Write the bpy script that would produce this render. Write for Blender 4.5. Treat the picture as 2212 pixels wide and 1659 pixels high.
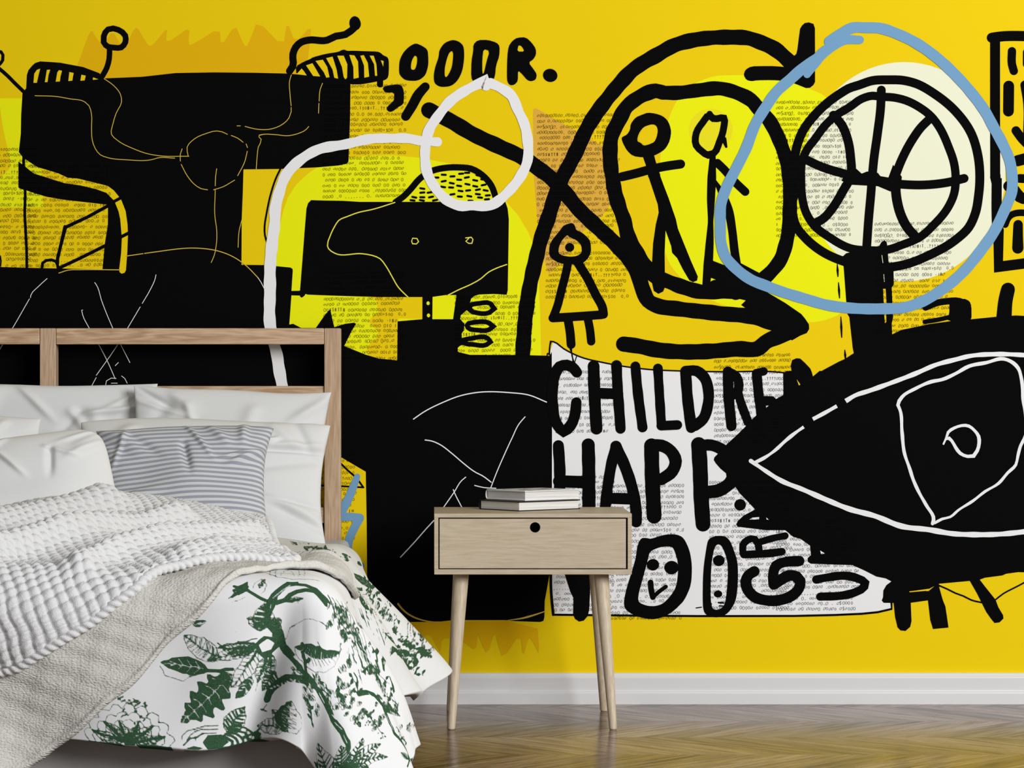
import bpy, bmesh, math, random
import numpy as np
from mathutils import Vector, Matrix
from mathutils.geometry import tessellate_polygon

for _o in list(bpy.data.objects):
    bpy.data.objects.remove(_o, do_unlink=True)
scene = bpy.context.scene
COL = scene.collection

# ---------------------------------------------------------------- camera
# back wall at y = 0, floor at z = 0; the camera looks along +y, square to the wall
FPX, CAM_D, CAM_Z, VPX, VPY = 6638.0, 7.56, 0.817, 930.0, 802.0
cam_data = bpy.data.cameras.new('camera')
cam_data.sensor_width = 36.0
cam_data.lens = FPX / 2212.0 * 36.0
cam_data.shift_x = (1106.0 - VPX) / 2212.0
cam_data.shift_y = -(829.5 - VPY) / 2212.0
cam_data.clip_start = 0.05
cam = bpy.data.objects.new('camera', cam_data)
COL.objects.link(cam)
cam.location = (0, -CAM_D, CAM_Z)
cam.rotation_euler = (math.pi / 2, 0, 0)
scene.camera = cam

# ---------------------------------------------------------------- light
world = bpy.data.worlds.new('daylight_room')
scene.world = world
world.use_nodes = True
_bg = world.node_tree.nodes['Background']
_bg.inputs[0].default_value = (1.0, 1.0, 1.0, 1)
_bg.inputs[1].default_value = 0.275

def area(name, loc, target, sx, sy, power, color=(1, 1, 1)):
    l = bpy.data.lights.new(name, 'AREA')
    l.shape = 'RECTANGLE'; l.size = sx; l.size_y = sy
    l.energy = power; l.color = color
    o = bpy.data.objects.new(name, l); COL.objects.link(o)
    o.location = loc
    o.rotation_euler = (Vector(target) - Vector(loc)).to_track_quat('-Z', 'Y').to_euler()
    return o
area('window_daylight', (3.7, -5.7, 2.6), (-0.1, -0.8, 0.6), 3.0, 2.4, 420, (1.0, 1.0, 1.0))

vs = scene.view_settings
vs.view_transform = 'Standard'; vs.look = 'None'
vs.gamma = 1.0; vs.use_curve_mapping = False
vs.exposure = 0.0

# ---------------------------------------------------------------- helpers
def tag(o, label=None, cat=None, group=None, kind=None):
    if label: o['label'] = label
    if cat: o['category'] = cat
    if group: o['group'] = group
    if kind: o['kind'] = kind
    return o

def empty(name, loc=(0, 0, 0), rz=0.0):
    o = bpy.data.objects.new(name, None); COL.objects.link(o)
    o.location = loc; o.rotation_euler = (0, 0, rz)
    o.empty_display_size = 0.05
    return o

def link(name, me, mats, parent=None, smooth=True):
    o = bpy.data.objects.new(name, me); COL.objects.link(o)
    for m in (mats if isinstance(mats, (list, tuple)) else [mats]):
        me.materials.append(m)
    if smooth:
        me.polygons.foreach_set('use_smooth', [True] * len(me.polygons))
    if parent: o.parent = parent
    return o

def mesh_from(verts, faces, name='m'):
    me = bpy.data.meshes.new(name)
    me.from_pydata(verts, [], faces)
    me.update()
    return me

def box_bm(x0, x1, y0, y1, z0, z1, bevel=0.0, seg=2):
    bm = bmesh.new()
    bmesh.ops.create_cube(bm, size=1.0)
    for v in bm.verts:
        v.co = Vector(((x0 + x1) / 2 + v.co.x * (x1 - x0), (y0 + y1) / 2 + v.co.y * (y1 - y0), (z0 + z1) / 2 + v.co.z * (z1 - z0)))
    if bevel > 0:
        bmesh.ops.bevel(bm, geom=bm.edges[:], offset=bevel, segments=seg, profile=0.6, affect='EDGES')
    return bm

def add_bm(dst, src):
    me = bpy.data.meshes.new('tmp'); src.to_mesh(me); src.free()
    dst.from_mesh(me); bpy.data.meshes.remove(me)

def bm_obj(name, bm, mats, parent=None, smooth=False):
    me = bpy.data.meshes.new(name); bm.to_mesh(me); bm.free()
    o = link(name, me, mats, parent, smooth)
    return o

# ---------------------------------------------------------------- materials
def new_mat(name):
    m = bpy.data.materials.new(name); m.use_nodes = True
    nt = m.node_tree
    return m, nt, nt.nodes['Principled BSDF']

def plain(name, rgb, rough=0.6, spec=0.3):
    m, nt, b = new_mat(name)
    b.inputs['Base Color'].default_value = (*rgb, 1)
    b.inputs['Roughness'].default_value = rough
    b.inputs['Specular IOR Level'].default_value = spec
    return m

def N(nt, typ, **kw):
    n = nt.nodes.new(typ)
    for k, v in kw.items():
        setattr(n, k, v)
    return n

def math_node(nt, op, a, b=None):
    n = nt.nodes.new('ShaderNodeMath'); n.operation = op
    for i, s in enumerate((a, b)):
        if s is None: continue
        if isinstance(s, (int, float)): n.inputs[i].default_value = s
        else: nt.links.new(s, n.inputs[i])
    return n.outputs[0]

def ramp(nt, fac, stops, interp='LINEAR'):
    n = nt.nodes.new('ShaderNodeValToRGB'); n.color_ramp.interpolation = interp
    els = n.color_ramp.elements
    while len(els) < len(stops): els.new(0.5)
    for e, (p, c) in zip(els, stops):
        e.position = p; e.color = (*c, 1)
    nt.links.new(fac, n.inputs[0])
    return n.outputs[0]

def wood_mat(name, light, dark, scale, axis='X', rough=0.45, spec=0.35, contrast=(0.35, 0.75)):
    """straight grained timber: noise stretched along the grain, with arching figure"""
    m, nt, b = new_mat(name)
    tc = N(nt, 'ShaderNodeTexCoord')
    mp = N(nt, 'ShaderNodeMapping')
    s = {'X': (scale * 0.07, scale, scale), 'Z': (scale, scale, scale * 0.07)}[axis]
    mp.inputs['Scale'].default_value = s
    nt.links.new(tc.outputs['Object'], mp.inputs[0])
    big = N(nt, 'ShaderNodeTexNoise'); big.inputs['Scale'].default_value = 0.55; big.inputs['Detail'].default_value = 3
    big.inputs['Distortion'].default_value = 0.8
    nt.links.new(mp.outputs[0], big.inputs['Vector'])
    fig = math_node(nt, 'FRACT', math_node(nt, 'MULTIPLY', big.outputs[0], 9.0))
    fig = math_node(nt, 'ABSOLUTE', math_node(nt, 'SUBTRACT', fig, 0.5))
    fine = N(nt, 'ShaderNodeTexNoise'); fine.inputs['Scale'].default_value = 6.0; fine.inputs['Detail'].default_value = 8
    nt.links.new(mp.outputs[0], fine.inputs['Vector'])
    mixv = math_node(nt, 'ADD', math_node(nt, 'MULTIPLY', fine.outputs[0], 0.72), math_node(nt, 'MULTIPLY', fig, 0.42))
    c = ramp(nt, mixv, [(contrast[0], dark), (contrast[1], light)])
    nt.links.new(c, b.inputs['Base Color'])
    b.inputs['Roughness'].default_value = rough
    b.inputs['Specular IOR Level'].default_value = spec
    bp = N(nt, 'ShaderNodeBump'); bp.inputs['Strength'].default_value = 0.12; bp.inputs['Distance'].default_value = 0.001
    nt.links.new(fine.outputs[0], bp.inputs['Height']); nt.links.new(bp.outputs[0], b.inputs['Normal'])
    return m

def cloth_mat(name, rgb, bump_scale=900.0, strength=0.15, dist=0.0006, rough=0.9, spec=0.1):
    m, nt, b = new_mat(name)
    b.inputs['Base Color'].default_value = (*rgb, 1)
    b.inputs['Roughness'].default_value = rough
    b.inputs['Specular IOR Level'].default_value = spec
    tc = N(nt, 'ShaderNodeTexCoord')
    no = N(nt, 'ShaderNodeTexNoise'); no.inputs['Scale'].default_value = bump_scale; no.inputs['Detail'].default_value = 2
    nt.links.new(tc.outputs['Object'], no.inputs['Vector'])
    bp = N(nt, 'ShaderNodeBump'); bp.inputs['Strength'].default_value = strength; bp.inputs['Distance'].default_value = dist
    nt.links.new(no.outputs[0], bp.inputs['Height']); nt.links.new(bp.outputs[0], b.inputs['Normal'])
    return m

M = {}
M['paint_white'] = plain('white_gloss_paint', (0.67, 0.67, 0.67), 0.4, 0.35)
M['oak_pale'] = wood_mat('pale_oak', (0.52, 0.435, 0.32), (0.43, 0.35, 0.245), 60.0, 'X', contrast=(0.30, 0.66))
M['oak_leg'] = wood_mat('pale_oak_turned', (0.60, 0.50, 0.37), (0.46, 0.37, 0.26), 40.0, 'Z', contrast=(0.30, 0.62))
M['bed_wood_x'] = wood_mat('bed_timber_long', (0.60, 0.425, 0.275), (0.40, 0.245, 0.14), 40.0, 'X', contrast=(0.34, 0.62))
M['bed_wood_z'] = wood_mat('bed_timber_upright', (0.57, 0.405, 0.265), (0.42, 0.28, 0.175), 40.0, 'Z', contrast=(0.34, 0.62))
M['dark_gap'] = plain('dark_recess', (0.004, 0.004, 0.004), 0.8, 0.05)
M['sheet'] = cloth_mat('white_cotton', (0.65, 0.655, 0.66))
M['pillow'] = cloth_mat('pillow_cotton', (0.645, 0.65, 0.65))
M['grey_cloth'] = cloth_mat('grey_base_cloth', (0.44, 0.44, 0.43))

# ---------------------------------------------------------------- floor
def floor_mat():
    m, nt, b = new_mat('chevron_oak_floor')
    tc = N(nt, 'ShaderNodeTexCoord'); sp = N(nt, 'ShaderNodeSeparateXYZ')
    nt.links.new(tc.outputs['Object'], sp.inputs[0])
    x, y = sp.outputs[0], sp.outputs[1]
    PER = 0.62
    # rows of boards run across the room: apexes at y = -1.01, -0.70, -0.39 ...
    q = math_node(nt, 'ADD', math_node(nt, 'DIVIDE', math_node(nt, 'ADD', y, 1.01), PER), 60.0)
    row = math_node(nt, 'FLOOR', math_node(nt, 'MULTIPLY', q, 2.0))
    fr = math_node(nt, 'FRACT', q)
    tri = math_node(nt, 'ABSOLUTE', math_node(nt, 'SUBTRACT', fr, 0.5))
    zig = math_node(nt, 'MULTIPLY', math_node(nt, 'SUBTRACT', 0.5, tri), PER * 0.86)
    s = math_node(nt, 'ADD', x, zig)
    BW = 0.105
    sb = math_node(nt, 'ADD', math_node(nt, 'DIVIDE', s, BW), 40.0)
    idx = math_node(nt, 'FLOOR', sb)
    bf = math_node(nt, 'FRACT', sb)
    cv = N(nt, 'ShaderNodeCombineXYZ')
    nt.links.new(idx, cv.inputs[0]); nt.links.new(row, cv.inputs[1])
    wn = N(nt, 'ShaderNodeTexWhiteNoise'); wn.noise_dimensions = '2D'
    nt.links.new(cv.outputs[0], wn.inputs['Vector'])
    # grain runs along the board: across-board coordinate is s, along-board is y
    gv = N(nt, 'ShaderNodeCombineXYZ')
    nt.links.new(math_node(nt, 'MULTIPLY', s, 46.0), gv.inputs[0])
    nt.links.new(math_node(nt, 'MULTIPLY', y, 5.0), gv.inputs[1])
    nt.links.new(math_node(nt, 'MULTIPLY', wn.outputs[0], 60.0), gv.inputs[2])
    g = N(nt, 'ShaderNodeTexNoise'); g.inputs['Scale'].default_value = 1.0; g.inputs['Detail'].default_value = 9
    g.inputs['Roughness'].default_value = 0.65; g.inputs['Distortion'].default_value = 0.5
    nt.links.new(gv.outputs[0], g.inputs['Vector'])
    g2 = N(nt, 'ShaderNodeTexNoise'); g2.inputs['Scale'].default_value = 3.1; g2.inputs['Detail'].default_value = 6
    nt.links.new(gv.outputs[0], g2.inputs['Vector'])
    v = math_node(nt, 'ADD', math_node(nt, 'MULTIPLY', g.outputs[0], 0.85), math_node(nt, 'MULTIPLY', wn.outputs[0], 0.24))
    v = math_node(nt, 'ADD', v, math_node(nt, 'MULTIPLY', math_node(nt, 'SUBTRACT', g2.outputs[0], 0.5), 0.55))
    c = ramp(nt, v, [(0.36, (0.030, 0.018, 0.014)), (0.46, (0.110, 0.068, 0.050)), (0.58, (0.172, 0.113, 0.088)), (0.71, (0.275, 0.192, 0.165)), (0.86, (0.38, 0.295, 0.27))])
    # joints between boards and at the apex
    e1 = math_node(nt, 'LESS_THAN', bf, 0.018)
    e2 = math_node(nt, 'LESS_THAN', math_node(nt, 'ABSOLUTE', math_node(nt, 'SUBTRACT', math_node(nt, 'FRACT', math_node(nt, 'MULTIPLY', q, 2.0)), 0.5)), 0.496)
    j = math_node(nt, 'MAXIMUM', e1, math_node(nt, 'SUBTRACT', 1.0, e2))
    mx = N(nt, 'ShaderNodeMixRGB'); mx.blend_type = 'MULTIPLY'
    nt.links.new(j, mx.inputs[0]); nt.links.new(c, mx.inputs[1]); mx.inputs[2].default_value = (0.35, 0.3, 0.26, 1)
    nt.links.new(mx.outputs[0], b.inputs['Base Color'])
    rr = ramp(nt, g.outputs[0], [(0.3, (0.26, 0.26, 0.26)), (0.7, (0.10, 0.10, 0.10))])
    nt.links.new(rr, b.inputs['Roughness'])
    b.inputs['Specular IOR Level'].default_value = 0.07
    bp = N(nt, 'ShaderNodeBump'); bp.inputs['Strength'].default_value = 0.16; bp.inputs['Distance'].default_value = 0.0015
    hh = math_node(nt, 'SUBTRACT', g.outputs[0], math_node(nt, 'MULTIPLY', j, 0.8))
    nt.links.new(hh, bp.inputs['Height']); nt.links.new(bp.outputs[0], b.inputs['Normal'])
    return m
fl = bm_obj('floor', box_bm(-3.6, 4.2, -8.4, 0.06, -0.08, 0.0), floor_mat())
tag(fl, 'brown chevron parquet floor with a satin varnish', 'floor', kind='structure')

# skirting board: stepped profile run along the wall
prof = [(0.0, 0.0), (-0.022, 0.0), (-0.022, 0.0265), (-0.0212, 0.0288), (-0.0185, 0.0310), (-0.0150, 0.0318), (-0.0146, 0.0335), (-0.0165, 0.0640),
        (-0.0160, 0.0662), (-0.0135, 0.0680), (-0.0120, 0.0700), (-0.0095, 0.0745), (-0.006, 0.0757), (0.0, 0.0757)]
vv = [(-3.6, y, z) for y, z in prof] + [(4.2, y, z) for y, z in prof]
n_ = len(prof)
ff = [(i, i + 1, n_ + i + 1, n_ + i) for i in range(n_ - 1)] + [tuple(range(n_ - 1, -1, -1)), tuple(range(n_, 2 * n_))]
sk = link('baseboard_back', mesh_from(vv, ff), M['paint_white'], smooth=False)
tag(sk, 'white stepped skirting board at the foot of the painted wall', 'skirting board', kind='structure')
# ---------------------------------------------------------------- painted back wall
# Mural drawn on the wall as flat coats of paint, each a hair thicker than the last.  Points are read on
# sheets of the drawing (sheet origin, 3.45625 units to the drawing unit) and turned into wall metres.
S_ = 2212 / 640.0
SHEET = {'t1': (0, 0, S_), 't2': (0, 300, S_), 't3': (500, 0, S_), 't4': (500, 300, S_), 't5': (1000, 0, S_), 't6': (1000, 300, S_),
         't7': (1572, 0, S_), 't8': (1572, 300, S_), 'm1': (640, 640, S_), 'm2': (640, 960, S_), 'm3': (1160, 720, S_),
         'm4': (1160, 960, S_), 'm5': (1572, 700, S_), 'm6': (1572, 960, S_), 'h3': (0, 680, 2212 / 760.0), 'z2': (850, 1280, 2212 / 600.0),
         'px': (0, 0, 1.0)}
def P(sheet, pts):
    x0, y0, s = SHEET[sheet]
    return [(x0 + x / s, y0 + y / s) for x, y in pts]
WALL_S = FPX / CAM_D
def wall_xz(p):
    return ((p[0] - VPX) / WALL_S, CAM_Z - (p[1] - VPY) / WALL_S)

PAINT = ['base', 'black', 'lemon', 'orange', 'tan', 'cream', 'white', 'blue', 'gold_line', 'pale_lemon', 'grey_lemon']
PMAT = {
    'base': plain('mural_yellow', (0.80, 0.572, 0.0015), 0.75, 0.10),
    'black': plain('mural_black', (0.0022, 0.0022, 0.0022), 0.8, 0.03),
    'lemon': plain('mural_lemon', (0.80, 0.81, 0.003), 0.75, 0.10),
    'orange': plain('mural_orange', (0.745, 0.43, 0.001), 0.75, 0.10),
    'tan': plain('mural_tan', (0.70, 0.395, 0.045), 0.75, 0.10),
    'cream': plain('mural_cream', (0.79, 0.80, 0.60), 0.75, 0.10),
    'white': plain('mural_white', (0.79, 0.79, 0.79), 0.75, 0.10),
    'blue': plain('mural_blue', (0.165, 0.335, 0.53), 0.75, 0.10),
    'gold_line': plain('mural_gold_line', (0.66, 0.47, 0.055), 0.75, 0.10),
    'pale_lemon': plain('mural_pale_lemon', (0.78, 0.70, 0.012), 0.75, 0.10),
    'grey_lemon': plain('mural_lemon_line', (0.78, 0.74, 0.06), 0.75, 0.10),
}
WV, WF, WM = [], [], []
_layer = [0]
EPS = 0.000006
def nexty():
    _layer[0] += 1
    return -EPS * _layer[0]

def catmull(pts, closed=False, step=7.0):
    n = len(pts)
    if n < 3 and not closed:
        return list(pts)
    out = []
    rng = range(n) if closed else range(n - 1)
    for i in rng:
        if closed:
            p0, p1, p2, p3 = pts[(i - 1) % n], pts[i], pts[(i + 1) % n], pts[(i + 2) % n]
        else:
            p1, p2 = pts[i], pts[i + 1]
            p0 = pts[i - 1] if i else (2 * p1[0] - p2[0], 2 * p1[1] - p2[1])
            p3 = pts[i + 2] if i + 2 < n else (2 * p2[0] - p1[0], 2 * p2[1] - p1[1])
        # centripetal-like: limit the tangents by the local chord so tight corners do not loop
        L = math.hypot(p2[0] - p1[0], p2[1] - p1[1])
        k = max(1, int(L / step))
        def tangent(a, b, c):
            la = math.hypot(b[0] - a[0], b[1] - a[1]) + 1e-6; lc = math.hypot(c[0] - b[0], c[1] - b[1]) + 1e-6
            tx = ((b[0] - a[0]) / la * lc + (c[0] - b[0]) / lc * la) / (la + lc); ty = ((b[1] - a[1]) / la * lc + (c[1] - b[1]) / lc * la) / (la + lc)
            return tx * L, ty * L
        m1 = tangent(p0, p1, p2); m2 = tangent(p1, p2, p3)
        for j in range(k):
            t = j / k; t2 = t * t; t3 = t2 * t
            h = (2 * t3 - 3 * t2 + 1, t3 - 2 * t2 + t, -2 * t3 + 3 * t2, t3 - t2)
            out.append((h[0] * p1[0] + h[1] * m1[0] + h[2] * p2[0] + h[3] * m2[0], h[0] * p1[1] + h[1] * m1[1] + h[2] * p2[1] + h[3] * m2[1]))
    if not closed:
        out.append(pts[-1])
    return out

def stroke(col, pts, w, closed=False, smooth=True, wob=0.0, caps=True):
    """brush line of width w (drawing units), round ended; w may be a list of widths along the line"""
    ws = w if isinstance(w, (list, tuple)) else None
    src = pts
    if smooth: pts = catmull(pts, closed)
    d = [pts[0]]; 
    for p in pts[1:]:
        if math.hypot(p[0] - d[-1][0], p[1] - d[-1][1]) > 0.3: d.append(p)
    if closed and math.hypot(d[0][0] - d[-1][0], d[0][1] - d[-1][1]) < 0.3: d.pop()
    pts = d; n = len(pts)
    if n < 2: return
    y = nexty(); base = len(WV)
    run = [0.0]
    for i in range(1, n): run.append(run[-1] + math.hypot(pts[i][0] - pts[i - 1][0], pts[i][1] - pts[i - 1][1]))
    tot = run[-1] or 1.0
    ph = (pts[0][0] * 0.37 + pts[0][1] * 0.73)
    mi = PAINT.index(col)
    def put(p, f):
        x, z = wall_xz(p); WV.append((x, y - EPS * 0.8 * f, z))
    nrm = []
    for i in range(n):
        a = pts[(i - 1) % n] if (closed or i) else pts[0]
        b = pts[(i + 1) % n] if (closed or i < n - 1) else pts[-1]
        tx, ty = b[0] - a[0], b[1] - a[1]; l = math.hypot(tx, ty) or 1.0
        nx, ny = -ty / l, tx / l
        k = 1.0
        if closed or 0 < i < n - 1:
            p = pts[i]; q = pts[(i + 1) % n]; sx, sy = q[0] - p[0], q[1] - p[1]; sl = math.hypot(sx, sy) or 1.0
            c = abs(nx * (-sy / sl) + ny * (sx / sl)); k = min(1.6, 1.0 / max(c, 0.3))
        f = run[i] / tot
        if ws:
            g = f * (len(ws) - 1); i0 = min(int(g), len(ws) - 2); ww = ws[i0] + (ws[i0 + 1] - ws[i0]) * (g - i0)
        else: ww = w
        if wob: ww += wob * math.sin(run[i] * 0.16 + ph) + wob * 0.7 * math.sin(run[i] * 0.071 + 2 * ph)
        nrm.append((nx, ny, ww / 2))
        put((pts[i][0] + nx * ww / 2 * k, pts[i][1] + ny * ww / 2 * k), f)
        put((pts[i][0] - nx * ww / 2 * k, pts[i][1] - ny * ww / 2 * k), f)
    m = n if closed else n - 1
    for i in range(m):
        a = base + 2 * i; b = base + 2 * ((i + 1) % n)
        WF.append((a, a + 1, b + 1, b)); WM.append(mi)
    if caps and not closed:
        for e, s in ((0, 1), (n - 1, -1)):
            nx, ny, r = nrm[e]; c = len(WV); put(pts[e], run[e] / tot)
            K = 9 if r > 2.5 else 4; idx = [base + 2 * e]
            for j in range(1, K):
                an = math.pi * j / K
                ox, oy = nx * math.cos(an) - s * (ny) * math.sin(an), ny * math.cos(an) + s * nx * math.sin(an)
                # swing round the end, away from the line
                idx.append(len(WV)); put((pts[e][0] + ox * r, pts[e][1] + oy * r), run[e] / tot)
            idx.append(base + 2 * e + 1)
            for j in range(len(idx) - 1):
                WF.append((c, idx[j], idx[j + 1])); WM.append(mi)

def fill(col, pts, hole=None, smooth=0, close=True):
    def soft(q):
        for _ in range(smooth):
            r = []
            for i in range(len(q)):
                a, b = q[i], q[(i + 1) % len(q)]
                r.append((0.78 * a[0] + 0.22 * b[0], 0.78 * a[1] + 0.22 * b[1])); r.append((0.22 * a[0] + 0.78 * b[0], 0.22 * a[1] + 0.78 * b[1]))
            q = r
        return q
    loops = [soft(pts)] + ([soft(hole)] if hole else [])
    vl = [[Vector((p[0], p[1], 0)) for p in l] for l in loops]
    tris = tessellate_polygon(vl)
    y = nexty(); base = len(WV); mi = PAINT.index(col)
    for l in loops:
        for p in l:
            x, z = wall_xz(p); WV.append((x, y, z))
    for t in tris:
        WF.append(tuple(base + i for i in t)); WM.append(mi)

def oval(col, c, rx, ry, rot=0.0, n=28):
    pts = []
    for i in range(n):
        a = 2 * math.pi * i / n; x, y = rx * math.cos(a), ry * math.sin(a)
        pts.append((c[0] + x * math.cos(rot) - y * math.sin(rot), c[1] + x * math.sin(rot) + y * math.cos(rot)))
    fill(col, pts)
def ovs(col, sheet, c, rx, ry, rot=0.0):
    s = SHEET[sheet][2]; oval(col, P(sheet, [c])[0], rx / s, ry / s, rot)
def F(col, sheet, pts, hole=None, smooth=1):
    fill(col, P(sheet, pts), P(sheet, hole) if hole else None, smooth)
def L(col, sheet, pts, w, **k):
    s = SHEET[sheet][2]
    w = [q / s for q in w] if isinstance(w, (list, tuple)) else w / s
    stroke(col, P(sheet, pts), w, **k)
def LP(col, parts, w, **k):
    """one brush line whose points come from several sheets; w in drawing units"""
    pts = []
    for sh, q in parts:
        q = P(sh, q)
        # where two sheets overlap, skip points that would run the brush backwards
        while len(pts) > 1 and len(q) > 1:
            a, b = pts[-2], pts[-1]; d = (q[0][0] - b[0], q[0][1] - b[1])
            if (b[0] - a[0]) * d[0] + (b[1] - a[1]) * d[1] > 0 and math.hypot(*d) > 9: break
            q = q[1:]
        pts += q
    stroke(col, pts, w, **k)
def FP(col, parts, smooth=0, hole=None):
    pts = []
    for sh, q in parts: pts += P(sh, q)
    fill(col, pts, hole, smooth)

# wall slab
BX0, BX1, BZ1 = -3.6, 4.2, 3.0
for v in [(BX0, 0, 0), (BX1, 0, 0), (BX1, 0, BZ1), (BX0, 0, BZ1), (BX0, 0.08, 0), (BX1, 0.08, 0), (BX1, 0.08, BZ1), (BX0, 0.08, BZ1)]: WV.append(v)
for f in [(0, 1, 2, 3), (5, 4, 7, 6), (4, 0, 3, 7), (1, 5, 6, 2), (3, 2, 6, 7), (4, 5, 1, 0)]: WF.append(f); WM.append(0)

# ---- colour fields
F('orange', 't1', [(575, 600), (575, 490), (600, 430), (650, 285), (684, 218), (722, 292), (775, 340), (838, 225), (900, 335), (945, 335), (1005, 205), (1035, 215), (1065, 275), (1115, 350), (1155, 320), (1252, 200), (1238, 300), (1262, 308), (1300, 285), (1418, 200), (1405, 335), (1440, 330), (1640, 206), (1650, 348), (1757, 183), (1800, 290), (1837, 358), (1870, 290), (1922, 152), (2115, 352), (2142, 155), (2205, 322), (2326, 186), (2312, 330), (2295, 470), (2200, 620)], smooth=1)
F('lemon', 't1', [(-60, 738), (10, 734), (175, 733), (165, 1100), (310, 1255), (318, 1450), (325, 1548), (-60, 1548)], smooth=0)
F('base', 't1', [(-60, 790), (0, 790), (12, 900), (40, 1040), (80, 1200), (72, 1260), (0, 1330), (-60, 1340)], smooth=1)
FP('lemon', [('t4', [(325, 960), (345, 820), (350, 700), (385, 540), (425, 430), (485, 340), (560, 268), (650, 205), (760, 165), (880, 140), (1000, 127), (1200, 122), (1400, 140), (1640, 185), (1800, 260), (1950, 360), (2060, 480), (2140, 570), (2212, 690)]), ('t6', [(515, 760), (545, 880), (566, 1050), (576, 1300), (585, 1640), (380, 1640)]), ('t4', [(1240, 1670), (1000, 1660), (420, 1440)])], smooth=0)
F('base', 't4', [(1030, 1170), (1085, 1215), (1095, 1290), (1020, 1360), (1095, 1440), (1085, 1480), (1005, 1560), (1040, 1665), (1245, 1670), (1245, 1340), (1430, 1345), (1430, 1170)], smooth=0)
F('tan', 't6', [(522, -180), (524, -218), (538, -230), (560, -222), (700, -140), (880, -40), (1060, 62), (1130, 450), (1035, 580), (900, 690), (765, 880), (700, 960), (640, 1008), (600, 880), (555, 600), (530, 300)], smooth=0)
fill('lemon', [(1540, 164), (1579, 162), (1625, 163), (1680, 169), (1745, 190), (1786, 208), (1830, 260), (1850, 400), (1850, 560), (1825, 675), (1780, 693), (1750, 697), (1700, 692), (1640, 677), (1541, 655), (1468, 600), (1437, 557), (1420, 440), (1428, 312), (1446, 250), (1463, 214), (1495, 182)], smooth=2)
ovs('pale_lemon', 't5', (1850, 972), 165, 160)
oval('cream', (1953, 371), 219, 237, n=72)

# ---- white panel with the letters
FP('white', [('m3', [(95, 300), (100, 130), (122, 65), (200, 115), (330, 175), (480, 212), (780, 262), (1060, 280), (1290, 287), (1780, 289), (1840, 300), (1990, 600)]), ('m6', [(300, 500), (1000, 900), (1245, 1020), (1218, 1240), (1000, 1262), (500, 1275), (0, 1275)]), ('m4', [(1200, 1276), (135, 1270), (115, 1100), (105, 975)])], smooth=0)

# ---- large robot at the left, torsos and the plain gold patches between them
FP('black', [('t1', [(195, 660), (200, 560), (213, 522), (240, 490), (262, 470), (300, 458), (370, 462), (450, 468), (620, 500), (740, 545), (775, 585), (1060, 573), (1310, 545), (1600, 540), (1900, 543), (2150, 549)]),
             ('t3', [(450, 552), (500, 556), (620, 566), (790, 585), (888, 600), (889, 640), (885, 900), (874, 1205), (862, 1222), (800, 1236), (640, 1250), (360, 1262), (90, 1265)]),
             ('t4', [(85, 400), (77, 600), (75, 940), (250, 942), (440, 960), (456, 970), (458, 985), (448, 1135), (448, 1170), (432, 1386), (460, 1380), (520, 1411), (630, 1411), (700, 1310), (738, 1270), (752, 1340), (768, 1405), (850, 1380), (915, 1372), (931, 1380), (900, 1430), (842, 1546), (1000, 1610), (1100, 1640), (1237, 1653), (1240, 1362), (1425, 1346), (1425, 1165), (1502, 1165), (1500, 1346), (1655, 1346), (1690, 1590), (1780, 1612), (2120, 1613)]),
             ('m1', [(1870, 443), (1890, 445)]), ('px', [(1192, 760), (1193, 1241)]),
             ('m2', [(1890, 975), (1868, 1100), (1855, 1170), (1853, 1290), (1845, 1318), (1820, 1326), (1640, 1320), (1560, 1312), (1300, 1312), (1180, 1312), (1040, 1326), (965, 1326), (400, 1326)]),
             ('px', [(520, 1343), (-700, 1343), (-700, 577)]),
             ('t2', [(0, 956), (200, 962), (480, 968), (765, 974), (782, 785), (805, 640), (806, 500), (800, 470)]),
             ('t1', [(830, 1478), (846, 1455), (795, 1402), (720, 1380), (600, 1345)]),
             ('t1', [(500, 1325), (430, 1292), (280, 1248), (190, 1190), (165, 1168), (140, 1135), (155, 1000), (158, 850), (168, 690)])], smooth=0)
# strap hanging from the jaw, in wall yellow
F('base', 't2', [(188, 152), (280, 213), (430, 262), (500, 290), (580, 296), (700, 325), (805, 352), (850, 385), (888, 432), (905, 455), (938, 540), (952, 640), (955, 717), (950, 850), (940, 980), (930, 1000), (908, 1006), (893, 995), (890, 975), (905, 850), (910, 740), (898, 600), (885, 540), (860, 478), (846, 455), (795, 402), (720, 375), (600, 345), (480, 330), (360, 292), (250, 257), (188, 208)], smooth=0)
F('lemon', 't2', [(188, 152), (280, 213), (310, 235), (310, 272), (250, 257), (188, 208)], smooth=0)
F('black', 't2', [(137, 170), (165, 188), (188, 206), (250, 257), (360, 292), (480, 330), (600, 347), (720, 376), (795, 403), (846, 456), (862, 480), (815, 500), (796, 491), (700, 480), (480, 455), (350, 433), (270, 410), (200, 386), (150, 372), (137, 362)], smooth=0)
L('black', 't2', [(846, 470), (903, 440)], 24, smooth=False, caps=False)
L('black', 't2', [(902, 733), (962, 702)], 25, smooth=False, caps=False)
LP('black', [('t2', [(177, 120), (177, 250), (188, 400), (185, 550), (192, 700), (199, 850), (200, 968)])], 6.2, caps=False)
L('black', 't2', [(812, 497), (650, 585), (490, 660), (455, 790), (430, 890), (430, 930)], 25, smooth=False)
L('black', 't2', [(485, 655), (428, 905)], 25)
L('black', 't2', [(785, 797), (620, 880), (440, 965)], 25)
L('black', 't2', [(313, 966), (318, 928), (345, 908), (385, 903), (418, 915), (432, 950), (434, 968)], 22)
L('black', 't2', [(-10, 860), (3, 880), (4, 950)], 12)
L('black', 't1', [(-20, 500), (50, 560), (110, 620), (182, 690)], 28)
L('black', 't1', [(-20, 380), (8, 388), (22, 410), (20, 450), (-10, 488)], 24)
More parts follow.
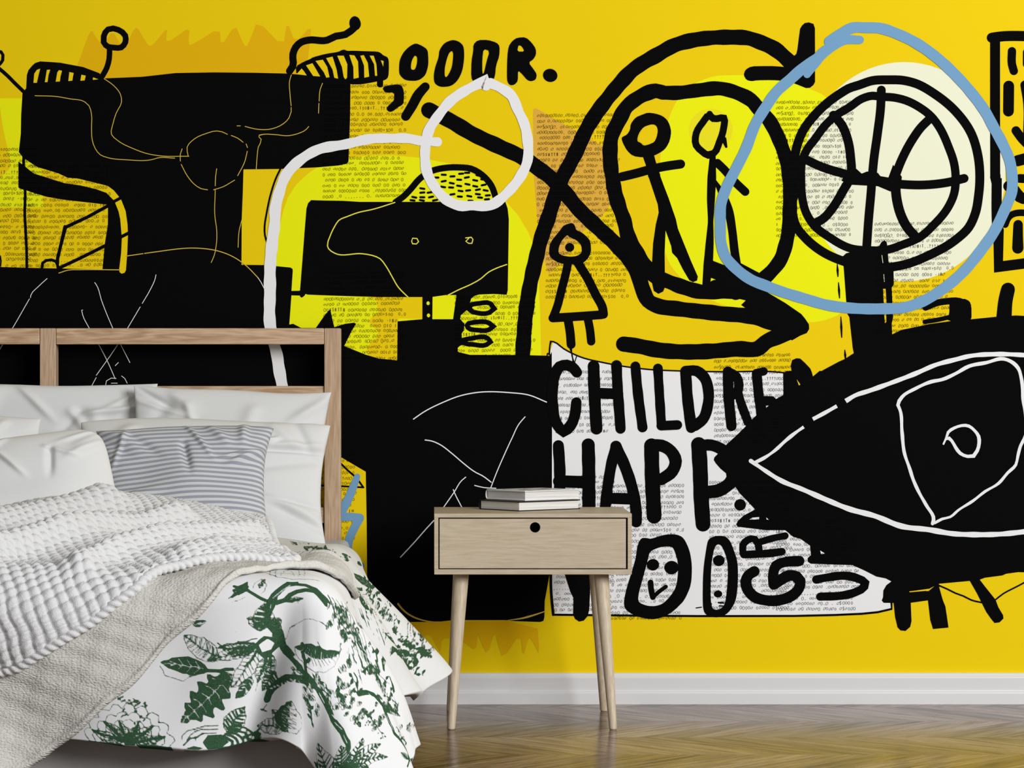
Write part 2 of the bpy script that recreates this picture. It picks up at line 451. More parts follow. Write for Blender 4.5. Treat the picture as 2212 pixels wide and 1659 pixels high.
L('black', 't1', [(760, 575), (798, 505), (815, 440), (818, 370)], 42)
L('black', 't1', [(845, 212), (882, 222), (935, 266), (936, 315), (905, 354), (855, 356), (812, 352), (774, 315), (775, 270), (806, 220)], 44, closed=True)
for q in ([(300, 513), (288, 560), (275, 618), (250, 618), (256, 550), (275, 522)], [(375, 520), (362, 560), (355, 612), (335, 614), (350, 522)], [(463, 528), (452, 570), (447, 608), (416, 610), (428, 540), (440, 524)],
          [(550, 545), (544, 575), (540, 602), (510, 605), (518, 538)], [(640, 565), (632, 600), (600, 603), (608, 558)], [(695, 578), (734, 592), (693, 596)]):
    F('base', 't1', q, smooth=0)
# second antenna cap and crank
F('black', 't3', [(480, 495), (540, 460), (590, 440), (605, 428), (700, 402), (800, 387), (822, 373), (845, 370), (865, 380), (910, 378), (1000, 382), (1090, 384), (1115, 395), (1132, 412), (1165, 426), (1175, 450), (1176, 510), (1172, 575), (1150, 598), (1100, 606), (1040, 618), (970, 630), (885, 631), (870, 612), (485, 560)], smooth=1)
for q in ([(524, 512), (540, 530), (562, 563), (486, 554)], [(605, 472), (630, 515), (662, 571), (610, 567), (557, 488)], [(682, 446), (715, 500), (732, 576), (708, 580), (690, 540), (628, 455)], [(755, 423), (785, 520), (796, 587), (768, 581), (755, 520), (707, 434)],
          [(838, 416), (865, 480), (863, 580), (850, 592), (838, 575), (825, 500), (790, 416)], [(918, 414), (945, 460), (950, 580), (912, 588), (910, 500), (880, 410)], [(988, 412), (1018, 470), (1028, 572), (992, 580), (990, 490), (962, 416)],
          [(1062, 416), (1082, 480), (1088, 566), (1072, 566), (1065, 480), (1032, 416)], [(1115, 450), (1136, 456), (1133, 497)]):
    F('base', 't3', q, smooth=0)
L('black', 't3', [(1110, 598), (1109, 630)], 46)
L('black', 't3', [(434, 530), (458, 495), (459, 405), (480, 352), (520, 315), (572, 300), (715, 300), (780, 270), (850, 258), (890, 232), (930, 195)], 54)
F('black', 't3', [(920, 118), (950, 132), (966, 165), (966, 195), (945, 225), (900, 225), (880, 190), (880, 155), (895, 130)], smooth=1)

# second figure: square head, beret, spring
F('black', 't4', [(560, 520), (572, 480), (595, 457), (700, 460), (830, 462), (960, 470), (1240, 470), (1560, 470), (2045, 470), (2062, 520), (2071, 600), (2063, 1130), (2055, 1164), (1960, 1158), (1830, 1163), (1690, 1166), (1600, 1166), (1500, 1180), (1420, 1181), (1100, 1181), (900, 1175), (690, 1168), (570, 1163), (553, 1158), (545, 1172), (525, 1186), (512, 1178), (512, 1130), (530, 900), (545, 700)], smooth=0)
F('black', 't4', [(440, 1135), (505, 1134), (530, 1125), (530, 1172), (505, 1170), (440, 1168)], smooth=0)
F('lemon', 't3', [(1303, 1505), (1370, 1440), (1430, 1365), (1500, 1312), (1620, 1278), (1750, 1276), (1860, 1335), (1930, 1420), (1958, 1505)], smooth=0)
L('black', 't3', [(1225, 1510), (1290, 1462), (1340, 1410), (1400, 1340), (1450, 1300), (1500, 1275), (1600, 1253), (1700, 1250), (1790, 1260), (1870, 1305), (1940, 1385), (1978, 1490)], 48)
for x, y in [(1585, 1305), (1650, 1317), (1715, 1297), (1757, 1325), (1700, 1342), (1585, 1353), (1645, 1368), (1820, 1347), (1700, 1388), (1762, 1376), (1820, 1391), (1883, 1381), (1640, 1400), (1580, 1396), (1710, 1426), (1767, 1422), (1840, 1416), (1898, 1422), (1650, 1451), (1705, 1468), (1776, 1465), (1840, 1450), (1914, 1459), (1856, 1475), (1908, 1488), (1785, 1499), (1425, 1408), (1425, 1438), (1480, 1437), (1365, 1473), (1425, 1473), (1490, 1471), (1352, 1496), (1422, 1496), (1520, 1495), (1530, 1326), (1845, 1310), (1760, 1290), (1880, 1340)]:
    t = math.sin(x * 1.7 + y) * 3
    L('black', 't3', [(x - 15, y + t), (x + 15, y - t)], 17)
F('black', 't4', [(1640, 1160), (1850, 1162), (1815, 1172), (1790, 1192), (1780, 1225), (1782, 1262), (1750, 1285), (1712, 1318), (1708, 1345), (1740, 1382), (1735, 1430), (1718, 1455), (1720, 1485), (1735, 1535), (1700, 1548), (1690, 1560), (1690, 1600), (1640, 1600), (1655, 1346), (1680, 1166)], smooth=0)
for q in ([(1780, 1250), (1850, 1228), (1935, 1230), (1963, 1268), (1925, 1297), (1840, 1300), (1778, 1272)], [(1758, 1395), (1840, 1366), (1925, 1375), (1955, 1400), (1925, 1424), (1840, 1428), (1765, 1408)], [(1720, 1515), (1800, 1488), (1915, 1490), (1935, 1515), (1905, 1536), (1800, 1534), (1730, 1522)]):
    L('black', 't4', q, 36, closed=True)
for c in ((1468, 1227), (1471, 1318)): ovs('lemon', 't4', c, 12, 14)

# gold patch by the bed with its own marks, gold square beside the robot
F('base', 'px', [(600, 985), (737, 988), (790, 1019), (792, 1130), (793, 1240), (792, 1341), (745, 1341), (735, 1150), (705, 1108), (600, 1108)], smooth=0)
L('black', 'm2', [(320, 130), (380, 190), (450, 250), (500, 320)], 15, smooth=False)
L('black', 'm2', [(502, 321), (335, 312), (100, 305)], 14, smooth=False)
L('black', 't4', [(372, 212), (330, 300), (300, 390), (262, 560), (248, 650), (250, 720), (266, 775)], 14, caps=False)
F('orange', 'z2', [(60, 232), (140, 300), (200, 380), (290, 322), (340, 420), (376, 480), (385, 362), (480, 365), (560, 390), (658, 470), (672, 322), (700, 400), (747, 500), (808, 308), (830, 400), (871, 530), (1012, 322), (1032, 524), (1078, 345), (1120, 410), (1164, 500), (1145, 226)], smooth=1)

# ---- big looping lines
LP('black', [('t6', [(445, 1640), (452, 1520), (470, 1300), (500, 1100), (545, 900), (585, 740), (640, 580), (690, 420)]), ('t5', [(740, 1330), (790, 1240), (860, 1100), (910, 990), (980, 870), (1080, 735), (1180, 615), (1260, 530), (1310, 492), (1450, 410), (1580, 338), (1720, 300), (1860, 282), (2000, 278), (2130, 285)]), ('t7', [(150, 290), (250, 318), (350, 365), (440, 440), (500, 500)])], 32.5, caps=False, wob=1.0)
F('black', 't7', [(555, 190), (575, 172), (605, 167), (640, 178), (651, 210), (652, 400), (652, 612), (640, 635), (615, 655), (585, 658), (540, 640), (490, 620), (430, 540), (470, 440), (512, 402), (520, 370), (530, 290), (540, 215)], smooth=0)
F('black', 't7', [(175, 495), (260, 493), (350, 493), (480, 505), (600, 560), (560, 630), (490, 620), (410, 603), (330, 598), (215, 600), (180, 607), (140, 598), (118, 560), (132, 520)], smooth=1)
LP('black', [('t3', [(1475, 822), (1640, 905), (1800, 1000), (2000, 1095), (2180, 1180)]), ('t5', [(560, 1255), (660, 1330), (750, 1425)]), ('t6', [(860, 520), (1000, 655), (1150, 795), (1250, 910), (1310, 1020), (1345, 1130), (1385, 1210), (1450, 1245), (1600, 1268), (1900, 1302), (2212, 1340)]), ('t8', [(150, 1335), (330, 1375), (480, 1395)])], 33.0, wob=0.8)
LP('black', [('t5', [(1490, 690), (1440, 678), (1390, 690), (1300, 735), (1225, 795), (1160, 910), (1112, 1010), (1100, 1100), (1102, 1220), (1118, 1340), (1138, 1450), (1165, 1540), (1205, 1650)]), ('t6', [(1230, 720), (1300, 850), (1370, 960), (1440, 1030), (1520, 1060), (1640, 1105), (1780, 1142), (1950, 1138), (2130, 1135)])], 32.0, wob=1.2)
LP('black', [('t5', [(1490, 692), (1600, 693), (1750, 675), (1930, 662), (2050, 695), (2170, 765)]), ('t7', [(40, 670), (120, 715), (220, 800), (310, 900), (365, 1000), (410, 1110), (445, 1220), (460, 1340), (460, 1640)]), ('t8', [(452, 700), (430, 800), (395, 900), (330, 985), (260, 1050), (150, 1120), (60, 1150)])], 30.5, wob=0.8)
L('black', 't8', [(-90, 1110), (60, 1130), (200, 1165), (330, 1235), (430, 1300), (510, 1375)], 118)
F('black', 't8', [(320, 1160), (430, 1225), (550, 1308), (580, 1345), (606, 1385), (608, 1420), (590, 1450), (540, 1470), (480, 1505), (400, 1440), (250, 1345), (100, 1240), (150, 1190)], smooth=0)
LP('black', [('t6', [(1200, 1532), (1300, 1545), (1450, 1575), (1650, 1590), (1850, 1585), (2050, 1568), (2212, 1560)]), ('t8', [(120, 1555), (280, 1520), (420, 1460), (540, 1405)])], 33.5, wob=0.8)

# two standing figures in the ring
F('black', 't5', [(1252, 925), (1290, 875), (1340, 855), (1380, 840), (1440, 848), (1490, 865), (1525, 895), (1545, 935), (1556, 985), (1545, 1050), (1520, 1100), (1490, 1130), (1425, 1165), (1345, 1176), (1270, 1166), (1225, 1125), (1195, 1070), (1184, 1035), (1190, 1022), (1225, 1005), (1248, 970)],
  hole=[(1400, 930), (1430, 930), (1448, 945), (1456, 975), (1448, 1020), (1430, 1060), (1390, 1078), (1350, 1088), (1325, 1065), (1302, 1055), (1305, 1020), (1320, 985), (1350, 948)], smooth=1)
F('base', 't5', [(1392, 940), (1440, 940), (1452, 980), (1432, 1055), (1350, 1082), (1308, 1050), (1320, 990)], smooth=1)
L('black', 't5', [(1185, 1320), (1290, 1295), (1400, 1265), (1520, 1240), (1625, 1225)], 68)
F('black', 't5', [(1340, 1160), (1425, 1150), (1440, 1208), (1475, 1310), (1385, 1325), (1365, 1230)], smooth=0)
F('black', 't6', [(1380, 265), (1465, 255), (1500, 350), (1535, 440), (1590, 600), (1605, 670), (1700, 905), (1754, 1028), (1748, 1058), (1718, 1070), (1690, 1055), (1640, 970), (1600, 890), (1562, 850), (1555, 800), (1513, 683), (1506, 850), (1509, 1105), (1495, 1140), (1460, 1157), (1425, 1135), (1413, 1080), (1412, 930), (1420, 780), (1440, 640), (1462, 550), (1455, 490), (1425, 400)], smooth=0)
L('black', 't5', [(1842, 862), (1870, 885), (1948, 882), (1946, 960), (1915, 1060), (1872, 1145), (1830, 1158), (1785, 1130), (1742, 1085), (1742, 995), (1790, 915)], 52, closed=True)
L('black', 't5', [(1842, 850), (1860, 880)], 46)
L('black', 't5', [(1948, 1040), (1966, 1096)], [40, 18])
L('black', 't6', [(1865, 130), (1858, 300), (1852, 450), (1850, 600), (1842, 780), (1830, 950), (1815, 1100)], [44, 66, 60, 40, 60, 70, 56])
L('black', 't6', [(1900, 180), (1950, 228), (2020, 310), (2108, 395)], 62)
L('black', 't6', [(1880, 310), (1935, 410), (1980, 520), (2010, 680), (2030, 850), (2050, 960)], [20, 60, 66, 62, 64, 60])
F('black', 't6', [(1855, 905), (1950, 942), (2060, 920), (2250, 1020), (2250, 1200), (2100, 1190), (1975, 1086), (1842, 1033)], smooth=0)

# girl in the triangle dress
F('black', 't6', [(740, 660), (755, 645), (790, 632), (810, 627), (828, 635), (840, 658), (845, 680), (890, 700), (925, 730), (953, 765), (958, 850), (925, 905), (890, 930), (830, 938), (745, 935), (680, 908), (643, 870), (645, 800), (665, 755), (720, 690)],
  hole=[(778, 716), (800, 735), (850, 757), (885, 795), (888, 850), (850, 875), (800, 880), (745, 872), (712, 852), (718, 800), (745, 750)], smooth=1)
ovs('black', 't6', (797, 810), 34, 33)
L('black', 't6', [(785, 925), (765, 1020), (738, 1120), (705, 1250), (672, 1337)], 62)
L('black', 't6', [(672, 1337), (850, 1326), (1035, 1313)], 66)
L('black', 't6', [(1050, 1310), (1045, 1270), (990, 1160), (930, 1040), (855, 920)], 66)
L('black', 't6', [(785, 1350), (800, 1440), (808, 1535)], 66)
L('black', 't6', [(932, 1340), (948, 1420), (958, 1512)], 62)
L('black', 't6', [(798, 1560), (815, 1610), (822, 1660)], 9)

# ---- the ball on its pole
LP('black', [('t7', [(490, 1480), (490, 1300), (500, 1170), (520, 1080), (560, 980), (640, 870), (760, 755), (850, 692), (900, 662), (980, 635), (1080, 602), (1200, 596), (1310, 600), (1400, 622), (1550, 705), (1700, 830), (1820, 1000), (1868, 1160), (1882, 1340)]), ('t8', [(1872, 430), (1850, 550), (1800, 660), (1700, 755), (1500, 870), (1350, 930), (1210, 958), (1050, 955), (860, 912), (700, 838), (580, 740), (510, 650), (485, 560), (485, 450)])], 19.5)
LP('black', [('t7', [(1145, 722), (1240, 728), (1330, 750), (1430, 800), (1520, 870), (1580, 950), (1650, 1100), (1690, 1220), (1702, 1330)]), ('t8', [(1690, 410), (1640, 520), (1540, 640), (1440, 730), (1300, 792), (1190, 828), (1060, 832), (920, 818), (760, 735), (640, 640), (585, 550), (555, 430), (548, 300)]), ('t7', [(552, 1220), (590, 1120), (650, 1040), (720, 945), (810, 860), (910, 800), (1000, 738), (1080, 715)])], 18.0, closed=True)
LP('black', [('t7', [(1147, 672), (1142, 800), (1118, 1000), (1090, 1200), (1078, 1330)]), ('t8', [(1070, 400), (1052, 600), (1036, 830)])], 19.0)
L('black', 't7', [(570, 1185), (700, 1245), (880, 1300), (1050, 1345), (1250, 1372), (1480, 1380), (1640, 1362), (1765, 1332)], 66)
LP('black', [('t7', [(790, 860), (850, 930), (895, 1040), (918, 1180), (920, 1310)]), ('t8', [(905, 300), (860, 390), (780, 520), (720, 590), (655, 630)])], 19.5)
L('black', 't7', [(1510, 885), (1440, 955), (1380, 1040), (1300, 1190), (1245, 1330)], 66)
L('black', 't8', [(1250, 320), (1262, 450), (1290, 560), (1340, 660), (1400, 730)], 72)
F('black', 't7', [(1235, 1230), (1300, 1320), (1290, 1420), (1215, 1430), (1120, 1390), (930, 1380), (850, 1350), (900, 1250), (960, 1260), (1000, 1296), (1040, 1280), (1120, 1290), (1140, 1315), (1200, 1325)], smooth=0)
FP('black', [('t8', [(855, 880), (885, 853), (1000, 830), (1130, 800), (1148, 770), (1170, 757), (1186, 770), (1192, 800), (1197, 870), (1202, 930), (1238, 985), (1240, 1085), (1224, 1112), (1235, 1330), (1224, 1380), (1228, 1470), (1228, 1700), (940, 1640), (942, 1600), (934, 1565), (908, 1330), (895, 1310), (884, 1200), (866, 960)])], smooth=0)
F('base', 't8', [(1160, 1120), (1178, 1120), (1185, 1230), (1165, 1226)], smooth=0)
F('base', 't8', [(1168, 1312), (1182, 1310), (1184, 1365), (1174, 1376)], smooth=0)
for a, b in (((1151, 870), (1158, 925)), ((1165, 1012), (1169, 1066))): L('cream', 't8', [a, b], 4)
for a, b in (((818, 935), (823, 1028)), ((827, 1072), (835, 1188)), ((845, 1328), (851, 1482)), ((874, 1576), (880, 1650))):
    L('black', 't8', [a, ((a[0] + b[0]) / 2, (a[1] + b[1]) / 2), b], [6, 17, 8])

# ---- building at the right edge
L('black', 't7', [(1972, 282), (2010, 276), (2330, 272), (2700, 272)], 76)
LP('black', [('t7', [(1996, 300), (1996, 800), (1997, 1330)])], 21.5, caps=False)
LP('black', [('t7', [(2008, 1330), (2010, 1660)]), ('t8', [(2012, 660)])], 22, caps=False)
F('black', 't7', [(1958, 1320), (1972, 1380), (2046, 1500), (2036, 1300)], smooth=0)
L('black', 't8', [(2022, 680), (2022, 955), (2330, 915)], 78, smooth=False)
L('black', 't8', [(2072, 640), (2085, 605), (2500, 600)], 50)
L('black', 't8', [(2168, 640), (2166, 740), (2166, 815)], [70, 76, 84])
for q, w in (([(2122, 382), (2122, 480), (2136, 530)], 62), ([(2098, 642), (2097, 740), (2096, 830)], 80), ([(2232, 390), (2232, 480)], 56), ([(2220, 635), (2240, 760), (2240, 1040)], 70),
             ([(2152, 975), (2200, 1040), (2240, 1080)], 66), ([(2165, 1200), (2240, 1180)], 84), ([(2180, 1332), (2240, 1335)], 66), ([(2098, 1390), (2140, 1420), (2180, 1470), (2290, 1490)], 82)):
    L('black', 't7', q, w)

# ---- the great eye
FP('black', [('t8', [(940, 1600), (1080, 1520), (1225, 1460), (1300, 1425), (1400, 1405), (1505, 1382), (1650, 1362), (1800, 1348), (2003, 1328), (2150, 1318), (2212, 1321)]),
             ('px', [(2600, 690), (2600, 1230), (2212, 1236)]),
             ('m6', [(2170, 953), (2080, 965), (2050, 978), (1920, 995), (1878, 1011), (1815, 1018), (1575, 1040), (1500, 1080), (1365, 1180), (1280, 1184), (1165, 1182), (1150, 1165), (1160, 1140), (1162, 1090), (1185, 1050), (1222, 1022), (1180, 1000), (1110, 986), (1020, 940), (930, 900), (780, 896), (620, 890), (598, 875), (597, 848), (622, 825), (615, 755), (545, 705), (490, 690), (430, 640), (290, 640), (75, 614), (64, 595), (78, 568), (120, 530), (205, 485), (140, 415), (90, 365), (55, 312)]),
             ('m3', [(1440, 1120), (1390, 1110), (1415, 1070), (1412, 1045), (1370, 1010), (1335, 970), (1320, 945), (1325, 925), (1345, 905), (1415, 830), (1500, 752), (1545, 708), (1605, 643), (1642, 608), (1660, 560), (1700, 545), (1700, 468), (1765, 470), (1785, 490), (1840, 460), (1838, 300), (1860, 282), (1900, 280), (1895, 240), (1905, 200), (1935, 186), (1965, 188), (2000, 220), (2040, 262), (2052, 290), (2060, 322), (2110, 280)]),
             ('m5', [(700, 350), (740, 328), (830, 280), (870, 262), (890, 250), (942, 216)])], smooth=0)
F('base', 'm5', [(515, 413), (542, 452), (531, 458)], smooth=0)
F('white', 'm5', [(160, 1460), (185, 1445), (235, 1441), (232, 1458)], smooth=0)
F('white', 'm5', [(288, 1444), (307, 1462), (290, 1459)], smooth=0)
F('white', 'm6', [(690, 792), (727, 815), (696, 819)], smooth=0)
F('white', 'm3', [(1708, 538), (1733, 536), (1712, 556)], smooth=0)
L('black', 't8', [(1478, 1258), (1560, 1225), (1640, 1212), (1730, 1212), (1785, 1240), (1795, 1330)], 50)
F('black', 't8', [(1655, 1215), (1760, 1190), (1805, 1210), (1820, 1250), (1810, 1300), (1796, 1355), (1640, 1365), (1655, 1305)], smooth=1)
L('black', 't8', [(1472, 1366), (1560, 1352), (1690, 1322)], 34)
LP('black', [('t8', [(2092, 1125), (2075, 1200), (2062, 1340)])], [30, 31, 33])
# its legs
F('black', 'm6', [(1235, 1150), (1365, 1150), (1372, 1320), (1362, 1362), (1328, 1392), (1290, 1388), (1268, 1365), (1250, 1290)], smooth=0)
F('black', 'm6', [(1340, 1100), (1358, 1103), (1500, 1094), (1575, 1030), (1580, 1070), (1605, 1160), (1625, 1210), (1640, 1310), (1648, 1367), (1533, 1378), (1512, 1310), (1495, 1164), (1366, 1182), (1300, 1170)], smooth=0)
F('base', 'm6', [(1355, 1097), (1400, 1092), (1500, 1078), (1500, 1091), (1358, 1103)], smooth=0)
F('black', 'm6', [(1800, 1005), (1878, 1005), (1920, 1060), (2000, 1160), (2020, 1215), (2056, 1275), (2058, 1300), (2030, 1328), (1992, 1333), (1965, 1300), (1930, 1250), (1900, 1190), (1860, 1110)], smooth=0)
L('black', 'm6', [(1575, 1052), (1640, 1080), (1700, 1110), (1760, 1132), (1820, 1162), (1895, 1180)], 12)
L('black', 'm6', [(2003, 1156), (2060, 1112), (2120, 1080), (2170, 1055), (2230, 1022)], 12)

# ---- panel outline and lettering
L('black', 'm3', [(92, 160), (97, 90), (104, 60), (122, 62), (200, 115), (330, 178), (480, 215), (640, 245), (800, 266), (1080, 281), (1400, 287), (1780, 288), (1860, 296)], 11)
L('black', 'm3', [(75, 170), (80, 150), (92, 150)], 8)
LP('black', [('m6', [(1222, 1170), (1224, 1228), (1120, 1252), (1000, 1264), (800, 1273), (500, 1280), (0, 1281)]), ('m4', [(1200, 1281), (700, 1277), (122, 1271)])], 4.6, smooth=False)
LP('black', [('px', [(1190, 1236)]), ('m4', [(104, 1040), (112, 1180), (122, 1271)])], 5.6)
L('black', 'm3', [(258, 110), (262, 170), (275, 210)], 8)
L('black', 'm3', [(296, 172), (282, 215)], 7)
def letters(sheet, items):
    for q, w in items: L('black', sheet, q, w, wob=0.5)
letters('m3', [
    ([(298, 292), (262, 250), (220, 236), (170, 248), (138, 300), (118, 410), (120, 560), (150, 680), (200, 732), (250, 690), (285, 600), (294, 516)], 80),
    ([(423, 245), (430, 470), (445, 712)], 88), ([(594, 240), (602, 400), (624, 712)], 78), ([(430, 446), (605, 452)], 80),
    ([(735, 246), (752, 430), (788, 702)], 74), ([(903, 262), (914, 450), (930, 690)], 70), ([(928, 690), (1048, 684)], 72),
    ([(1110, 290), (1124, 480), (1152, 704)], 82), ([(1110, 282), (1190, 280), (1250, 330), (1280, 430), (1275, 540), (1240, 640), (1180, 690)], 80),
    ([(1425, 285), (1432, 480), (1452, 692)], 78), ([(1430, 290), (1490, 325), (1508, 385), (1490, 445), (1445, 470)], 70), ([(1500, 440), (1530, 540), (1575, 660)], 66),
    ([(1640, 300), (1658, 480), (1675, 610)], 72), ([(1640, 296), (1692, 284)], 62), ([(1660, 505), (1745, 505)], 70),
    ([(160, 838), (170, 1000), (164, 1320)], 84), ([(383, 832), (387, 1000), (388, 1330)], 97), ([(165, 1104), (385, 1112)], 92),
    ([(590, 845), (560, 960), (530, 1130), (505, 1340)], 80), ([(590, 843), (660, 1000), (715, 1170), (738, 1300), (742, 1408)], 84), ([(560, 1232), (710, 1236)], 84),
    ([(855, 838), (862, 1100), (875, 1365)], 110), ([(865, 834), (930, 838), (1000, 880), (1036, 955), (1010, 1030), (930, 1090)], 90),
    ([(1207, 830), (1218, 1000), (1225, 1200), (1240, 1425)], 112), ([(1220, 838), (1300, 834), (1370, 860), (1440, 910)], 84), ([(1280, 1185), (1360, 1172), (1440, 1120), (1480, 1080)], 96)])
ovs('black', 'm3', (1517, 1280), 43, 43)
F('black', 'm4', [(205, 960), (395, 960), (397, 1100), (390, 1230), (380, 1280), (350, 1315), (315, 1322), (285, 1302), (270, 1270), (273, 1145), (250, 1100)], smooth=0)
F('black', 'm4', [(768, 715), (785, 697), (820, 698), (850, 706), (950, 672), (1040, 670), (1095, 695), (1140, 790), (1158, 900), (1152, 1050), (1100, 1165), (1050, 1215), (1000, 1260), (900, 1305), (800, 1300), (700, 1262), (660, 1230), (647, 1180), (670, 1070), (715, 930), (740, 840), (748, 765)],
  hole=[(920, 765), (985, 760), (1015, 768), (1030, 800), (1052, 870), (1055, 950), (1042, 1060), (1000, 1130), (940, 1190), (880, 1208), (820, 1205), (755, 1178), (757, 1120), (790, 1000), (828, 860), (842, 798)], smooth=2)
ovs('black', 'm4', (866, 898), 46, 43); ovs('black', 'm4', (1005, 919), 53, 50)
L('black', 'm4', [(848, 1030), (852, 1080), (866, 1140)], 42); L('black', 'm4', [(866, 1140), (910, 1100), (962, 1062)], 30)
F('black', 'm4', [(1270, 740), (1283, 705), (1330, 682), (1400, 682), (1440, 715), (1470, 790), (1500, 880), (1500, 1050), (1485, 1170), (1430, 1260), (1360, 1292), (1290, 1287), (1250, 1260), (1237, 1200), (1240, 940)],
  hole=[(1345, 745), (1370, 748), (1390, 775), (1420, 855), (1427, 950), (1420, 1080), (1405, 1190), (1375, 1225), (1340, 1236), (1308, 1225), (1295, 1150), (1300, 900), (1322, 775)], smooth=2)
ovs('black', 'm4', (1358, 867), 43, 41); ovs('black', 'm4', (1352, 1116), 31, 26)
L('black', 'm4', [(1188, 1220), (1228, 1215)], 8); L('black', 'm4', [(1355, 1180), (1392, 1182)], 12); L('black', 'm4', [(1362, 1204), (1390, 1206)], 9); L('black', 'm4', [(1300, 1195), (1302, 1190)], 10)
letters('m4', [([(1545, 822), (1640, 818), (1740, 812), (1828, 800)], 58), ([(1540, 815), (1538, 750), (1575, 712), (1625, 705), (1650, 740), (1660, 805)], 52), ([(1665, 728), (1760, 700), (1852, 682)], 52),
               ([(1622, 948), (1580, 975), (1560, 1020), (1570, 1075), (1620, 1135), (1700, 1162), (1820, 1160), (1900, 1130), (1955, 1075), (1965, 1020), (1935, 985), (1880, 978), (1830, 1005), (1770, 1045)], 80),
               ([(1768, 1045), (1765, 960), (1785, 905), (1840, 880), (1900, 872), (1958, 870)], 76)])
letters('m6', [([(662, 1008), (760, 990), (880, 980), (970, 1000), (1025, 1035), (1020, 1060), (960, 1100), (870, 1125), (690, 1136)], 62)])

# ---- four-letter word at the top, numeral and slash
F('black', 't3', [(1375, 322), (1420, 340), (1465, 370), (1470, 430), (1470, 490), (1450, 560), (1410, 595), (1370, 605), (1300, 600), (1265, 570), (1251, 540), (1255, 450), (1285, 390), (1330, 345)], hole=[(1370, 413), (1388, 425), (1387, 470), (1372, 521), (1340, 521), (1341, 475), (1352, 440)], smooth=2)
F('black', 't3', [(1650, 296), (1700, 310), (1735, 345), (1739, 430), (1725, 530), (1690, 602), (1640, 645), (1560, 651), (1515, 622), (1510, 560), (1525, 490), (1548, 430), (1552, 375), (1590, 320)], hole=[(1648, 378), (1657, 400), (1654, 450), (1645, 510), (1612, 574), (1592, 575), (1592, 510), (1608, 440), (1625, 395)], smooth=2)
F('black', 't3', [(1840, 299), (1915, 298), (1980, 318), (2003, 345), (2000, 420), (1975, 490), (1968, 570), (1950, 605), (1880, 622), (1810, 612), (1790, 580), (1793, 450), (1806, 385), (1807, 332)], hole=[(1882, 366), (1929, 380), (1905, 460), (1885, 551), (1873, 548), (1873, 440)], smooth=1)
F('black', 't5', [(332, 610), (329, 560), (332, 420), (342, 345), (370, 305), (405, 281), (470, 278), (515, 320), (545, 365), (546, 410), (525, 445), (490, 468), (530, 520), (552, 555), (545, 595), (510, 608), (480, 598), (440, 550), (411, 525), (411, 605), (385, 634), (352, 637)], hole=[(415, 336), (440, 345), (462, 385), (405, 385)], smooth=1)
ovs('black', 't5', (652, 563), 54, 49, 0.3)
F('black', 't3', [(1128, 660), (1150, 640), (1245, 629), (1272, 640), (1288, 680), (1287, 760), (1275, 785), (1245, 800), (1205, 832), (1180, 836), (1160, 820), (1165, 795), (1210, 755), (1217, 735), (1215, 690), (1150, 692)], smooth=1)
L('black', 't3', [(1447, 648), (1400, 700), (1350, 790), (1302, 868)], [66, 74, 72, 68])

# ---- small hand-lettered rows of noughts, drawn with a fine pen
GLYPH = {'1': [[(0.5, 0), (0.5, 1)]], 'I': [[(0.5, 0), (0.5, 1)]], '.': [[(0.45, 0.92), (0.55, 0.98)]], ',': [[(0.5, 0.85), (0.4, 1.15)]], '-': [[(0.2, 0.5), (0.8, 0.5)]],
         '?': [[(0.2, 0.2), (0.45, 0), (0.75, 0.2), (0.5, 0.5), (0.5, 0.7)], [(0.48, 0.93), (0.52, 0.98)]], 'i': [[(0.5, 0.4), (0.5, 1)], [(0.48, 0.1), (0.52, 0.15)]],
         'T': [[(0.1, 0), (0.9, 0)], [(0.5, 0), (0.5, 1)]], 'B': [[(0.2, 0), (0.2, 1), (0.7, 0.95), (0.75, 0.6), (0.25, 0.5), (0.7, 0.4), (0.65, 0.03), (0.2, 0)]],
         '8': [[(0.5, 0.48), (0.2, 0.25), (0.5, 0), (0.8, 0.25), (0.5, 0.48), (0.2, 0.75), (0.5, 1), (0.8, 0.75), (0.5, 0.48)]],
         '3': [[(0.2, 0.05), (0.75, 0.1), (0.45, 0.45), (0.75, 0.75), (0.2, 0.98)]], 'S': [[(0.85, 0.1), (0.4, 0), (0.2, 0.25), (0.75, 0.65), (0.6, 0.98), (0.1, 0.92)]],
         'H': [[(0.2, 0), (0.2, 1)], [(0.8, 0), (0.8, 1)], [(0.2, 0.5), (0.8, 0.5)]], '>': [[(0.2, 0.2), (0.7, 0.5), (0.2, 0.85)]]}
ROWS = ["0000o00000.00000.01000000 0000000 000", "000 0,0000000o 000 000o00o 00000.000", "ooS0DDD. 01000000 000000 00000000 000.", "o000000000. 000 0000 0 00000 000.TDIO,", " o0000000 000.130BiT..????000 0",
        "o00000000c00 0.0 00.000.010o000", "o000 0 o00000 000000 0000000", "OOSSBTTB 0000000 000000 00000", "00000 00 000000 00 0000>S00  0.0", "00 0 00 00000 000 0000 -1B0", "o00o 0000 00000  0000 010 1H0",
        "00000 ooo.00 o0000000 000000", "0000 00o00 000000 000 0000 000", "00000 0 000000 0D00D D00,0 0", "00000000oooo. 00000000- 0 00000", "oo0 00000 000. 000000 0010 0000", "0 000 00000 000000 00000 0000 00",
        " o000 0000 0 00 00 0 0000 000 0", "oo0 0 oo 0000 000 000 00 000 0", "00000 0000000 0000 .00000000 000", "0000 .0 ,,,,,,. 0. 000000000", "oo 00000 0. oooo. .0 o0 0000", "< - 00 oo000o0 00.0 . 0S0000", "0000000 00 00000 00000 0S0000", "o00 oo0000 00 0000000 0000000 0 00"]
